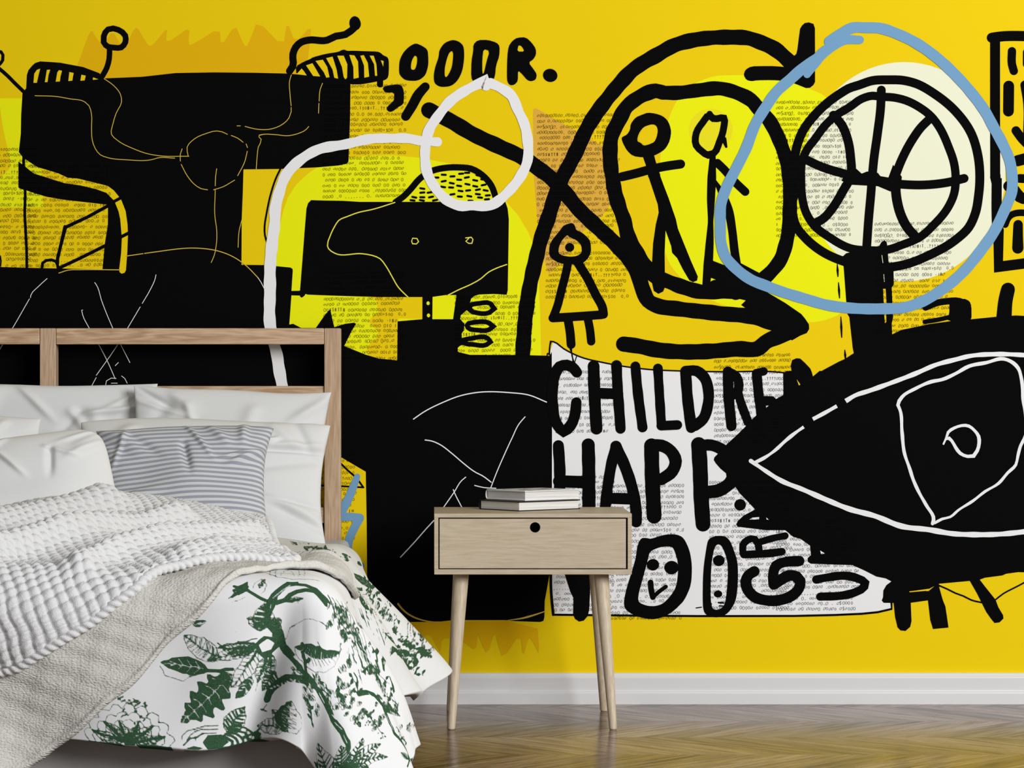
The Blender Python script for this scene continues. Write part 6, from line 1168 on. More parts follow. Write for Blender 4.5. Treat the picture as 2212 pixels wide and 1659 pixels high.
    '1:-2,-802 1,-811|s321:1,-790 1,-766|s321:1,-790 1,-808|s321:1,-784 4,-763|s321:1,-784 4,-793|s321:4,-775 4,-766|s321:4,-775 4,-784|s321:4,-772 7,-766|s321:4,-772 7,-766|s186:10,-778 16,-754 22,-763 22,-778 16,-787 13,-787 10,-778|s213:10,-7'
    '78 16,-772 16,-769 22,-769 22,-772|s186:13,-775 13,-760|s186:13,-775 16,-784|s186:16,-772 16,-757|s186:16,-772 16,-781|s186:16,-769 19,-760|s186:16,-769 19,-778|s186:19,-769 22,-763|s186:19,-769 22,-775|s186:22,-769 22,-772|s186:22,-769 22,'
    '-772|s186:19,-751 19,-739 22,-727 25,-736 25,-757 22,-757 22,-760 19,-751|s213:19,-751 19,-748 22,-745 25,-745 25,-742 25,-745|s321:19,-748 22,-736|s321:19,-748 22,-757|s321:22,-745 22,-733|s321:22,-745 22,-757|s321:22,-745 22,-733|s321:22,'
    '-745 25,-754|s321:25,-745 25,-736|s321:25,-745 25,-751|s321:25,-742 25,-745|s321:25,-742 25,-745|s186:34,-730 37,-721 40,-721 46,-742 46,-757 40,-751 37,-745 34,-730|s213:34,-730 40,-736 46,-751|s321:37,-733 37,-718|s321:37,-733 37,-742|s32'
    '1:40,-736 40,-724|s321:40,-736 40,-748|s321:40,-736 43,-733|s321:40,-736 43,-751|s321:43,-742 46,-745|s321:43,-742 43,-748|s321:46,-751 46,-751|s321:46,-751 46,-751|f0:46,-796 49,-784 52,-784 58,-793 67,-850 64,-850 61,-847 49,-811|k148:49,'
    '-796 55,-802 64,-838|k128:52,-799 55,-790|k128:52,-799 58,-826|k128:58,-811 64,-835|k128:58,-811 64,-835|s186:55,-814 55,-769 61,-778 64,-790 64,-823 61,-820 61,-835 55,-814|s213:55,-814 55,-802 58,-802 58,-790 61,-793 61,-784 64,-790|s186:'
    '55,-802 55,-781|s186:55,-802 61,-832|s186:58,-802 55,-772|s186:58,-802 61,-820|s186:58,-790 58,-775|s186:58,-790 61,-805|s186:61,-793 61,-781|s186:61,-793 64,-808|s186:61,-784 64,-790|s186:61,-784 64,-790|f0:67,-838 70,-838 76,-889 76,-904 '
    '76,-934 70,-925 70,-907|k148:73,-892 73,-910 76,-907|k128:73,-910 76,-910|k128:73,-910|k128:64,-1240 67,-1261|k128:64,-1240 67,-1261|s186:73,-1270 76,-1255 76,-1246 79,-1252 85,-1282 88,-1336 85,-1342 82,-1315 82,-1339 73,-1270|s213:73,-127'
    '0 79,-1279 79,-1276 85,-1294 88,-1336|s321:76,-1273 76,-1252|s321:76,-1273 79,-1348|s321:79,-1279 79,-1258|s321:79,-1279 79,-1300|s321:79,-1276 82,-1267|s321:79,-1276 82,-1309|s321:82,-1285 85,-1285|s321:82,-1285 85,-1333|s321:85,-1294 85,-'
    '1294|s321:85,-1294 85,-1294|s249:-110,-1579 -104,-1591 -89,-1516|s177:-95,-1540 -86,-1534|s249:-65,-1204 -44,-1162|s249:-47,-1084|s249:-23,-835 -14,-820 -2,-763|s177:-8,-766 1,-757 13,-718|s177:7,-712 16,-700 28,-679|s177:28,-499 46,-499|s1'
    '77:40,-505 46,-652 55,-688|s177:52,-673 58,-721 73,-730|f0:-38,-871 -35,-832 -32,-814 -29,-808 -26,-808 -23,-814 -20,-826 -29,-913 -32,-916 -38,-916|k148:-35,-862 -23,-832|k128:-32,-856 -26,-814|k128:-32,-856 -29,-886|k128:-26,-841 -20,-820'
    '|k128:-26,-841 -20,-820|f0:10,-775 7,-757 10,-739 13,-739 16,-742 16,-772 13,-784|k148:10,-769 13,-751|k128:10,-763 13,-745|k128:10,-763 13,-760|s177:70,-799 64,-793 58,-778 55,-775 40,-739 31,-712 40,-706 43,-706 49,-718 58,-742 64,-763 70'
    ',-799|f0:70,-799 58,-760 49,-739 31,-712 40,-706 43,-706 52,-724 64,-763|s177:58,-760 55,-766|k128:58,-760 55,-742|s177:55,-754 52,-760|k128:55,-754 52,-736|s177:49,-739 46,-748|k128:49,-739 46,-721|s177:46,-736 43,-739|k128:46,-736 43,-721'
    '|s177:40,-724 37,-727|k128:40,-724 37,-712|f0:-194,128 -188,134 -179,134 -173,128 -167,125 -173,122 -188,122 -191,125|k148:-191,128 -176,128 -173,125|k128:-185,128 -179,131|k128:-185,128 -179,125|k128:-176,128 -170,125|k128:-176,128 -170,12'
    '5|s394:169,-31 181,-43 181,14 190,26|s394:226,20 238,26 253,41|s231:160,104 172,122|s394:154,74 163,77 169,89|s231:157,-439 178,-439|s231:133,77 142,83 148,101|s231:139,89 148,95 154,95|s394:154,-439 166,-439 172,-436|s394:232,23 244,26 253'
    ',35|s159:250,59 268,68|s159:196,-46 199,8 208,26|s394:151,122 160,125 163,134 163,146|s159:163,116 172,122 175,128|s159:139,92 154,98|s394:196,-46 196,11 208,26|s394:166,86 175,89 178,98|s159:193,29 208,38|s231:199,-46 202,11 211,26|s231:21'
    '4,116 223,125 226,134|s159:187,-445|s159:256,50 268,53 280,71|s394:187,29 205,41|s186:97,44 97,53 103,59 112,56 118,50 106,38 103,38 97,44|s213:97,44 100,47 103,47 109,53 118,50|s186:100,47 100,53|s186:100,47 106,38|s186:103,47 103,56|s186:'
    '103,47 109,41|s186:106,50 106,59|s186:106,50 112,44|s186:109,53 112,56|s186:109,53 115,47|s186:115,50 115,56|s186:115,50 115,56|s186:115,41 115,59 121,56 127,56 133,50 133,41 127,35 121,35 115,41|s213:115,41 118,41 124,47 133,50|s186:118,41'
    ' 115,56|s186:118,41 121,38|s186:121,44 121,53|s186:121,44 124,41|s186:124,47 124,56|s186:124,47 127,44|s186:127,47 127,56|s186:127,47 130,44|s186:130,50 133,50|s186:130,50 133,50|s177:130,41 130,53 133,56 139,56 148,47 145,44 145,38 142,35 '
    '136,35 130,41|f0:130,41 133,44 139,44 142,47 148,47 145,44 145,38 142,35 136,35|s177:136,44 136,53|k128:136,44 139,38|s177:139,44 139,53|k128:139,44 142,41|s177:142,47 142,53|k128:142,47 145,44|f0:145,41 145,53 154,53 160,47 160,41 157,38 1'
    '54,38 154,35 151,35|k148:148,44 160,44|k128:151,44 154,47|k128:151,44 154,41|k128:157,44 160,44|k128:157,44 160,44|s177:160,44 160,53 163,56 172,56 178,50 169,41 163,41 160,44|f0:160,44 178,50 169,41 163,41|s177:166,47 166,53|k128:166,47 16'
    '9,41|s177:169,47 169,53|k128:169,47 172,44|s177:172,47 172,53|k128:172,47 172,50|s186:175,47 175,59 184,68 190,65 193,68 193,56 187,47 184,44 175,47|s213:175,47 190,62 193,68|s186:178,50 178,59|s186:178,50 181,47|s186:181,53 181,65|s186:181'
    ',53 184,50|s186:184,56 184,68|s186:184,56 187,56|s186:187,59 187,68|s186:187,59 190,59|s186:190,62 193,65|s186:190,62 193,65|s177:190,50 190,62 193,62 196,65 202,65 205,62 205,56 199,50 190,50|f0:190,50 193,53 196,53 196,59 205,62 205,56 20'
    '2,53 199,50 193,50|s177:196,53 196,62|k128:196,53 196,53|s177:196,59 199,62|k128:196,59 199,56|s177:199,59 202,62|k128:199,59 202,59|s177:205,59 205,68 208,74 217,83 223,80 223,68 220,62 214,56 205,59|f0:205,59 220,74 223,80 223,68 220,62 2'
    '14,56 211,56|s177:211,65 211,74|k128:211,65 214,62|s177:214,68 214,77|k128:214,68 217,65|s177:217,71 217,80|k128:217,71 220,71|s186:220,65 220,80 229,89 235,83 238,83 238,71 229,62 220,65|s213:220,65 238,83|s186:223,68 223,80|s186:223,68 22'
    '9,62|s186:226,71 226,83|s186:226,71 232,65|s186:229,74 229,86|s186:229,74 235,68|s186:232,77 235,80|s186:232,77 238,71|s186:235,80 238,80|s186:235,80 238,80|s87:-83,119 -80,119|s87:-59,317 -59,320|s87:91,110 91,110|s87:7,329 10,329|s87:-38,'
    '224 -38,227|s87:-116,329 -116,329|s87:226,140 229,137|s87:-77,326 -77,326|s87:-17,251 -17,254|s87:-14,248 -11,248|s87:217,-25 217,-22|s87:34,173 34,173|s87:-119,140 -116,143|s87:-8,188 -8,188|s87:-83,269 -80,269|s87:-119,152 -116,152|s87:-1'
    '7,218 -17,218|s87:175,-496 175,-499|s87:-29,119 -29,119|s87:-17,146 -17,146|s87:-23,236 -23,236|s87:46,104 49,104|s87:-83,209 -83,209|s87:55,272 55,272|s87:-104,119 -104,122|s87:-92,206 -92,206|s87:-23,314 -23,314|s87:-8,191 -8,191|s87:-38,'
    '287 -35,287|s87:238,146 241,143|s87:169,47 172,44|s87:-17,218 -17,218|s87:-107,218 -107,218|s87:253,-520 253,-520|s87:-62,308 -62,308|s87:-83,203 -80,203|s87:-95,230 -92,230|s87:52,278 55,278|s87:199,167 199,170|s87:97,269 100,269|s87:-62,2'
    '27 -62,227|s87:211,11 214,8|s87:55,251 55,251|s87:43,320 46,320|s87:193,53 193,50|s87:-20,308 -20,311|s87:139,32 139,32|s87:-32,131 -32,131|s87:70,317 70,320|s87:256,224 259,221|s87:28,239 28,239|s87:-89,218 -89,221|s87:-14,209 -14,212|s87:'
    '100,281 103,281|s87:271,206 274,206|s87:-119,293 -119,293|s87:1,239 4,239|s87:136,284 139,284|s87:64,293 64,293|s87:16,260 19,260|s159:-125,92 -113,89 -101,83|s186:-29,92 -20,92 -11,86 -2,83 1,80 -14,80 -17,83 -20,83 -29,92|s213:-29,92 -20,'
    '89 -11,83 -8,83 -5,80 1,80|s186:-23,89 -20,89|s186:-23,89 -20,86|s186:-20,89 -17,89|s186:-20,89 -17,83|s186:-17,86 -11,86|s186:-17,86 -14,83|s186:-11,83 -8,86|s186:-11,83 -8,80|s186:-8,83 -5,83|s186:-8,83 -5,80|s186:-5,80 -2,80|s186:-5,80 -'
    '2,80|s231:-26,92 1,80|f0:-20,92 -23,89 -26,89 -23,92|f0:-20,92 -17,92 -17,89 -20,89|f0:-11,86 -11,89 -8,92 -8,89|f0:-11,86 -17,86 -20,89 -14,89|f0:-5,83 1,83 -2,80|f0:-5,83 -8,86 -8,89 -5,86|f0:-194,131 -185,134 -176,131 -167,125 -188,125 -'
    '191,128|k148:-191,131 -185,128 -176,128 -173,125|k128:-185,128 -179,131|k128:-185,128 -179,125|k128:-176,128 -170,125|k128:-176,128 -170,125|s177:-38,128 -38,131 -44,131 -44,125 -38,125 -38,128|f0:-38,128 -44,128 -41,125|s177:-41,134 -41,13'
    '7 -47,137 -47,131 -41,131 -41,134|f0:-41,134 -44,137 -44,134 -44,131|s177:-47,134 -47,137 -53,137 -53,131 -47,131 -47,134|f0:-47,134 -53,134 -50,131|s177:-53,128 -53,131 -59,131 -59,125 -53,125 -53,128|f0:-53,128 -59,128 -56,125|s177:-47,12'
    '5 -50,128 -53,128 -53,122 -50,122 -47,125|f0:-50,125 -50,128 -53,128 -53,125 -50,125|s177:-41,125 -44,128 -47,128 -47,122 -41,122 -41,125|f0:-41,125 -47,125 -44,122|s249:-149,161 -140,167 -131,164 -122,164 -116,161 -107,161 -89,155 -80,155|'
    's213:-149,170 -140,170 -131,173 -107,164|s177:-83,251 -74,224 -62,212 -56,203|s213:-65,269 -59,248|s159:142,74 154,62 160,62|s177:130,20 130,32 133,32 133,35 136,35 136,38 139,35 139,26 136,26 136,17 133,17 130,20|f0:130,20 133,20 133,29 13'
    '6,29 136,32 139,32 139,35 139,26 136,26 136,17 133,17|s177:133,26 133,29|k128:133,26 136,23|s177:133,29 133,32|k128:133,29 136,26|s177:136,29 136,32|k128:136,29 136,29|s177:136,32 136,35|k128:136,32 139,29|s177:79,44 79,50 85,50 94,41 100,2'
    '6 94,26 91,29 88,29 79,44|f0:79,44 82,44 100,26 94,26 91,29 88,29 82,38|s177:85,41 85,47|k128:85,41 88,32|s177:88,38 88,44|k128:88,38 91,29|s177:91,35 91,41|k128:91,35 94,29|s177:94,32 97,32|k128:94,32 97,26|f0:190,35 190,53 196,62 199,62 1'
    '99,44 196,41 196,38 193,38|k148:193,38 193,47 196,50 196,59|k128:193,44 193,50|k128:193,44 196,44|k128:196,50 196,59|k128:196,50 199,53|f0:217,65 217,68 220,68 226,62 229,56 223,56 220,59|k148:220,62 223,62 226,59|k128:220,62 223,65|k128:22'
    '0,62 223,59|k128:223,62 226,59|k128:223,62 226,56|s213:136,53 139,62 136,80|s231:133,98 133,107 127,119|f0:133,101 136,95 133,95 133,98|f0:133,101 133,104 136,101 136,98|f0:133,107 133,110 136,107 136,104|f0:133,107 127,113 130,110|f0:130,1'
    '16 130,110 127,116|f0:130,116 133,116 133,113|s159:160,80 166,86 166,101|s186:130,-16 130,2 133,5 133,8 139,-1 145,-22 142,-19 133,-22 130,-16|s213:130,-16 139,-34 139,-19 145,-31 145,-22|s186:133,-22 139,-49|s186:133,-22 136,-28|s186:136,-'
    '28 133,5|s186:136,-28|s186:139,-34 136,2|s186:139,-34 139,-25|s186:139,-19 139,-4|s186:139,-19 142,-28|s186:142,-25 145,-34|s186:142,-25 142,-19|s186:145,-31 145,-22|s186:145,-31 145,-22|s186:136,104 130,119 130,122 133,122 133,125 136,125 '
    '139,122 142,116 142,107 139,107 139,104 136,104|s213:136,104 136,116 139,116 139,122|s186:136,107 133,113|s186:136,107 139,107|s186:136,110 133,116|s186:136,110 139,110|s186:136,113 133,119|s186:136,113 142,110|s186:136,116 136,119|s186:136'
    ',116 142,113|s186:139,116 136,122|s186:139,116 139,119|s186:139,119 139,122|s186:139,119 139,122|s213:181,-16 193,-37 193,8|s186:121,20 121,32 127,32 127,29 124,29 124,17 121,20|s213:121,20 121,26 124,26 124,32 127,32|s186:121,23 121,26|s18'
    '6:121,23 124,20|s186:121,26 121,29|s186:121,26 124,23|s186:124,26 121,32|s186:124,26 124,26|s186:124,26 124,32|s186:124,26 124,29|s186:124,29 124,32|s186:124,29 124,32|s186:124,32 127,29|s186:124,32 127,29|s213:226,47 232,53 235,71|s159:157'
    ',68 163,62 163,71|f0:160,5 160,17 163,17 163,23 166,23 166,8 163,5 163,2|k148:160,11 163,11 163,17 166,17 166,20|k128:163,11 163,17|k128:163,11 163,14|k128:163,17 166,20|k128:163,17 166,17|s231:103,104 106,113 103,125|f0:103,110 94,113 100,'
    '113|f0:103,110 109,101 109,98 106,101|f0:106,113 106,104 103,110|f0:106,113 109,113 112,110 109,110|f0:103,122 100,122 94,128 100,125|f0:103,122 109,116 109,110 106,116|s159:202,62 211,59 214,65|s231:58,59 58,68 55,77|f0:58,62 58,68 61,62|f'
    '0:58,62 52,62 55,62|f0:58,68 55,68 55,71 58,71|f0:58,68 61,62 58,59 58,65|f0:58,74 52,80 55,77|f0:58,74 58,71 55,68 55,71|s231:82,62 91,65 97,74|f0:85,62 82,74 85,68|f0:85,62 85,56 82,56 82,62|f0:91,65 94,56 91,53 88,62|f0:91,65 94,68 100,6'
    '2 97,59|f0:94,71 97,71 103,65 100,65|f0:94,71 88,77 85,86 91,80|s186:160,26 160,38 163,35 163,38 163,29 160,29 160,26|s213:160,26 160,35 163,35 163,38|s186:160,29 160,32|s186:160,29 160,29|s186:160,29 160,32|s186:160,29 163,29|s186:160,32 1'
    '60,35|s186:160,32 163,29|s186:160,35 160,38|s186:160,35 163,32|s186:163,35 163,35|s186:163,35 163,35|s186:163,35 163,35|s186:163,35 163,35|f0:130,86 127,89 127,95 124,101 127,98 127,104 130,98 130,89|k148:130,86 127,95 127,101|k128:130,89 1'
    '27,95|k128:130,89 130,92|k128:127,98 127,98|k128:127,98 130,95|s213:223,44 232,38 235,38|s177:88,80 88,89 91,86 91,89 94,80 91,80 91,77 88,80|f0:88,80 88,83 91,83 91,89 91,86 94,83 94,80 91,80 91,77|s177:88,83 88,86|k128:88,83 91,80|s177:91'
    ',83 88,86|k128:91,83 91,83|s177:91,83 91,86|k128:91,83 91,86|s177:91,86 91,86|k128:91,86 91,86|s321:82,41 85,44 85,53|s321:175,-28 181,-43 175,23|s177:100,89 100,92 106,92 118,80 121,74 118,74 115,77 112,77 112,74 100,89|f0:100,89 103,86 11'
    '2,83 121,74 118,74 115,77 112,77 112,74 106,80|s177:106,86 106,89|k128:106,86 109,80|s177:109,83 109,86|k128:109,83 112,77|s177:112,83 112,86|k128:112,83 115,77|s177:115,80 115,83|k128:115,80 118,77|s321:172,83 181,80 187,86|s321:169,11 172'
    ',11 175,20|s213:106,74 112,74 115,83|s177:67,92 58,101 58,113 64,107 64,104 70,95 67,92|f0:67,92 67,95 58,110 58,113 64,107 64,104 70,95|s177:64,98 61,101|k128:64,98 64,101|s177:64,101 61,104|k128:64,101 64,104|s177:61,104 58,107|k128:61,10'
    '4 61,107|s177:61,107 58,110|k128:61,107 61,110|s231:130,71 139,62 142,65|f0:133,68 133,62 130,65 130,71|f0:133,68 139,59 136,62|f0:139,62 139,68 142,65 142,59|f0:139,62 133,71 136,68|f0:142,62 139,74 142,68|f0:142,62 142,56 139,59 139,65|s1'
    '86:97,83 97,92 103,92 109,86 112,86 118,77 112,77 112,74 106,74 97,83|s213:97,83 106,83 109,80 115,80 118,77|s186:100,83 97,89|s186:100,83 106,74|s186:103,83 100,92|s186:103,83 106,77|s186:106,83 103,89|s186:106,83 109,77|s186:109,80 109,86'
    '|s186:109,80 112,77|s186:112,80 112,83|s186:112,80 115,77|s186:115,80 115,80|s186:115,80 115,80|s321:70,59 82,50 88,50|f0:190,50 190,62 193,62 193,65 196,62 196,65 199,56 196,56 196,47 193,47|k148:193,50 193,56 196,56 196,62|k128:193,53 193'
    ',59|k128:193,53 196,50|k128:196,56 196,62|k128:196,56 196,59|s231:205,-754 214,-760 223,-757|f0:208,-757 205,-763 202,-763 205,-757|f0:208,-757 211,-757 214,-760 211,-760|f0:214,-760 214,-751 220,-748 217,-754|f0:214,-760 211,-763 208,-760 '
    '211,-757|f0:220,-757 220,-766 217,-772 217,-763|f0:220,-757 223,-754 226,-754 223,-760|s177:301,-751 301,-742 310,-733 313,-733 310,-736 310,-742 307,-745 307,-748 304,-751 301,-751|f0:301,-751 301,-748 310,-739 310,-736 313,-733 310,-736 3'
    '10,-742 304,-751|s177:304,-745 304,-742|k128:304,-745 307,-745|s177:304,-745 304,-739|k128:304,-745 307,-745|s177:307,-742 307,-736|k128:307,-742 310,-739|s177:310,-739 310,-736|k128:310,-739 310,-736|s177:196,-577 190,-523 193,-514 196,-51'
    '4 199,-511 199,-520 196,-526 199,-568 193,-553 196,-577|f0:196,-577 193,-526 196,-523 199,-514 199,-520 196,-526 199,-568 193,-553|s177:193,-529 193,-520|k128:193,-529 199,-571|s177:193,-526 193,-520|k128:193,-526 202,-577|s177:196,-523 196'
    ',-517|k128:196,-523 196,-526|s177:196,-520 196,-517|k128:196,-520 199,-520|s177:307,-715 283,-577 283,-583 280,-574 304,-718 307,-715|f0:304,-715 283,-580 283,-583 280,-574 304,-715|s177:289,-586 289,-583 292,-598 292,-607 283,-571 286,-583'
    ' 286,-580 289,-586|f0:289,-589 289,-586 292,-601 283,-565 286,-583 286,-580|s177:280,-571 280,-562 277,-547 274,-547 283,-595 280,-571|f0:286,-598 277,-553 286,-607 277,-562|s177:280,-595 283,-604 271,-544 268,-541 277,-595 277,-589 280,-59'
    '5|f0:280,-598 271,-547 271,-550 268,-547 280,-601|s177:301,-721 277,-577 298,-721 301,-721|f0:301,-718 301,-715 298,-715 298,-718 301,-718|s177:226,-556 232,-565 232,-562 235,-568 235,-562 226,-556|f0:226,-556 229,-562|s177:256,-724|k128:25'
    '6,-724 259,-727|s177:259,-724|k128:259,-724 259,-727|s177:259,-724 262,-724|k128:259,-724 262,-727|s177:262,-724 262,-724|k128:262,-724 262,-727|s186:262,-523 265,-520 265,-514 268,-511 271,-511 271,-517 268,-520 268,-523 265,-526 262,-523|'
    's213:262,-523 265,-523 265,-520 268,-520 268,-511 271,-511|s186:265,-523 265,-517|s186:265,-523 265,-523|s186:265,-520 265,-517|s186:265,-520 268,-523|s186:268,-520 265,-514|s186:268,-520 268,-520|s186:268,-517 268,-514|s186:268,-517 268,-5'
    '17|s186:268,-514 268,-511|s186:268,-514 271,-514|s186:268,-511 271,-511|s186:268,-511 271,-511|s177:166,-742 166,-730 172,-721 172,-715 181,-712 160,-556|f0:166,-742 178,-727 178,-721 181,-718 184,-721 181,-730 181,-736 178,-742 172,-748|s1'
    '77:172,-736 172,-727|k128:172,-736 175,-739|s177:175,-730 175,-724|k128:175,-730 178,-733|s177:178,-727 175,-718|k128:178,-727 181,-727|s177:178,-721 181,-718|k128:178,-721 181,-721|s186:283,-733 286,-730 289,-730 295,-736 298,-736 298,-742'
    ' 286,-742 283,-733|s213:283,-733 286,-736 289,-736 289,-739 298,-739 298,-742|s321:286,-736 289,-733|s321:286,-736 286,-739|s321:289,-736 292,-733|s321:289,-736 289,-742|s321:289,-739 292,-733|s321:289,-739 292,-742|s321:292,-739 295,-736|s'
    '321:292,-739 292,-742|s321:295,-739 295,-739|s321:295,-739 295,-742|s321:298,-739 298,-739|s321:298,-739 298,-739|s186:268,-727 247,-571 247,-550 250,-544 256,-544 259,-547 283,-718 277,-727 271,-730 268,-727|s213:268,-727 274,-721 250,-565'
    ' 259,-577 265,-589 259,-547|s321:271,-724 247,-571|s321:271,-724 274,-727|s321:274,-721 253,-583|s321:274,-721 277,-724|s321:250,-565 259,-595|s321:250,-565 280,-721|s321:256,-574 262,-595|s321:256,-574 259,-574|s321:259,-577 256,-547|s321:'
    '259,-577 262,-577|s321:265,-589 268,-592|s321:265,-589 268,-592|s186:229,-742 232,-736 235,-736 238,-733 241,-733 241,-736 244,-736 247,-739 238,-748 232,-748 232,-745 229,-742|s213:229,-742 241,-742 244,-739 247,-739|s321:232,-742 235,-736'
    '|s321:232,-742 232,-748|s321:235,-742 235,-736|s321:235,-742 235,-748|s321:238,-742 238,-736|s321:238,-742 238,-748|s321:238,-742 241,-736|s321:238,-742 241,-745|s321:241,-742 244,-736|s321:241,-742 244,-742|s321:244,-739 247,-739|s321:244,'
    '-739 247,-739|f0:256,-514 259,-505 268,-496 271,-496 274,-493 277,-496 274,-499 274,-505 271,-511 265,-517 262,-517|k148:259,-511 274,-496|k128:262,-508 265,-499|k128:262,-508 268,-508|k128:268,-502 271,-496|k128:268,-502 274,-502|f0:286,-7'
    '30 286,-721 262,-571 271,-595 265,-550 265,-538 268,-535 268,-547 274,-580 271,-571 295,-721 289,-727|k148:289,-724 268,-577 268,-544|k128:289,-721 265,-571|k128:289,-721 295,-718|k128:268,-571 265,-544|k128:268,-571 268,-553|s186:292,-739 '
    '292,-736 295,-736 298,-733 298,-736 301,-736 295,-742 292,-742 292,-739|s213:292,-739 301,-736|s321:292,-739 292,-736|s321:292,-739 292,-742|s321:295,-739 295,-736|s321:295,-739 295,-742|s321:295,-739 295,-736|s321:295,-739 295,-739|s321:29'
    '8,-736 298,-736|s321:298,-736 298,-739|s321:298,-736 298,-736|s321:298,-736 298,-739|s321:298,-736 301,-736|s321:298,-736 301,-736|s321:280,-724 292,-727 298,-724|s177:205,-763 205,-754 208,-751 211,-742 214,-739 217,-739 211,-760 208,-763 '
    '205,-763|f0:205,-763 208,-754 217,-739 211,-760 208,-763|s177:208,-754 208,-751|k128:208,-754 211,-757|s177:211,-751 211,-748|k128:211,-751 211,-754|s177:211,-748 211,-745|k128:211,-748 214,-748|s177:214,-745 214,-742|k128:214,-745 214,-745'
    '|s231:226,-751 235,-751 241,-742|f0:229,-751 223,-760 226,-754|f0:229,-751 232,-751 235,-754 229,-757|f0:235,-751 232,-748 232,-742 235,-745|f0:235,-751 235,-757 232,-760 232,-754|f0:238,-745 244,-751 241,-751|f0:238,-745 238,-739 241,-733 '
    '241,-739|s186:163,-520 163,-502 166,-493 172,-484 172,-493 166,-517 169,-571 163,-520|s213:163,-520 166,-502 172,-484|s186:163,-517 163,-505|s186:163,-517 166,-517|s186:166,-505 166,-496|s186:166,-505 166,-511|s186:166,-502 166,-496|s186:16'
    '6,-502 169,-502|s186:169,-496 169,-490|s186:169,-496 169,-496|s186:169,-493 169,-487|s186:169,-493 172,-490|s186:172,-487 172,-484|s186:172,-487 172,-484|s186:316,-715 295,-586 295,-580 301,-595 298,-571 307,-610 301,-565 322,-712 322,-715 '
    '319,-715 319,-718 316,-715|s213:316,-715 319,-712 298,-583 301,-589 301,-565|s321:316,-715 295,-580|s321:316,-715 319,-715|s321:319,-712 298,-589|s321:319,-712 322,-715|s321:298,-583 298,-580|s321:298,-583 322,-712|s321:301,-589 298,-571|s3'
    '21:301,-589 304,-592|s321:301,-583 307,-610|s321:301,-583 304,-589|s321:301,-574 301,-568|s321:301,-574 301,-568|s213:286,-565 319,-712 325,-712|s177:295,-757 298,-754 298,-751 295,-751 292,-754 292,-757 295,-757|f0:295,-757 295,-754 295,-7'
    '57|s177:301,-745 301,-739 298,-739 298,-748 301,-745|f0:301,-745 301,-742 298,-742 298,-745|s177:298,-733 298,-727 295,-727 295,-736 298,-733|f0:298,-733 298,-730 295,-730 295,-733|s177:289,-745 292,-742 292,-736 289,-736 289,-745|f0:289,-7'
    '42 292,-739 289,-739 289,-742|s177:289,-751 292,-748 289,-745 286,-748 286,-751 289,-751|f0:289,-751 292,-748 289,-748 289,-751|s321:298,-772 304,-775 307,-769|s186:154,-721 154,-715 157,-712 157,-709 160,-709 166,-715 163,-724 160,-727 157'
    ',-727 154,-721|s213:154,-721 157,-721 157,-718 163,-718 166,-715|s186:157,-721 157,-715|s186:157,-721 157,-724|s186:157,-718 157,-712|s186:157,-718 160,-724|s186:160,-718 160,-712|s186:160,-718 163,-724|s186:160,-718 163,-712|s186:160,-718 '
    '163,-721|s186:163,-718 163,-712|s186:163,-718 166,-718|s186:166,-715 166,-715|s186:166,-715 166,-715|f0:301,-730 301,-724 304,-715 286,-586 286,-577 289,-577 316,-712 313,-721 304,-730|k148:304,-727 304,-724 310,-718 310,-715 313,-715|k128:'
    '304,-724 307,-715|k128:304,-724 307,-724|k128:310,-718 310,-712|k128:310,-718 313,-718|s231:136,-742 145,-730 151,-709|f0:139,-739 136,-730 136,-718 139,-727|f0:139,-739 139,-760 136,-745|f0:145,-730 148,-733 151,-745 148,-742|f0:145,-730 1'
    '42,-715 145,-709 148,-721|f0:148,-715 151,-706 154,-706 154,-718|f0:148,-715 145,-712 142,-700 145,-703|s186:223,-781 223,-772 226,-766 229,-766 226,-778 223,-781|s213:223,-781 223,-775 229,-766|s186:223,-778 223,-775|s186:223,-778 226,-778'
    '|s186:223,-775 223,-772|s186:223,-775 226,-775|s186:226,-772 226,-769|s186:226,-772 226,-775|s186:226,-772 226,-766|s186:226,-772 226,-772|s186:226,-769 229,-766|s186:226,-769 229,-769|s186:229,-766 229,-766|s186:229,-766 229,-766|s231:298,'
    '-787 304,-787 310,-781|f0:298,-790 295,-793 298,-787|f0:298,-790 301,-787 304,-790 301,-790|f0:304,-787 301,-790 298,-790 301,-787|f0:304,-787 304,-793 304,-790|f0:307,-784 307,-778 307,-781|f0:307,-784 307,-787 304,-790 304,-787|s186:280,-'
    '727 292,-727 292,-730 295,-730 298,-733 292,-739 286,-739 283,-736 280,-727|s213:280,-727 283,-730 286,-730 286,-733 298,-733|s321:283,-730 286,-727|s321:283,-730 283,-736|s321:286,-730 289,-727|s321:286,-730 286,-736|s321:286,-733 289,-730'
    '|s321:286,-733 289,-736|s321:289,-733 292,-730|s321:289,-733 292,-736|s321:292,-733 295,-733|s321:292,-733 292,-736|s321:295,-733 295,-733|s321:295,-733 295,-733|s159:262,-754 271,-757|s177:190,-754 193,-751 190,-748 190,-754|f0:190,-751 19'
    '0,-748 190,-751|s177:193,-748 193,-742 190,-745 193,-745 193,-748|f0:193,-745 193,-742 193,-745|s177:190,-739 193,-739 193,-736 190,-733 190,-739|f0:190,-739 190,-736 190,-739|s177:187,-748 187,-742 184,-742 184,-748 187,-748|f0:187,-745 18'
    '4,-742 184,-745|s177:187,-760 187,-751 184,-751 184,-757 187,-760|f0:187,-757 187,-754 184,-757 187,-757|s231:247,-751 253,-751 262,-745|f0:247,-751 250,-754 247,-760 247,-757|f0:247,-751 253,-745 250,-748|f0:253,-751 250,-754 247,-751 250,'
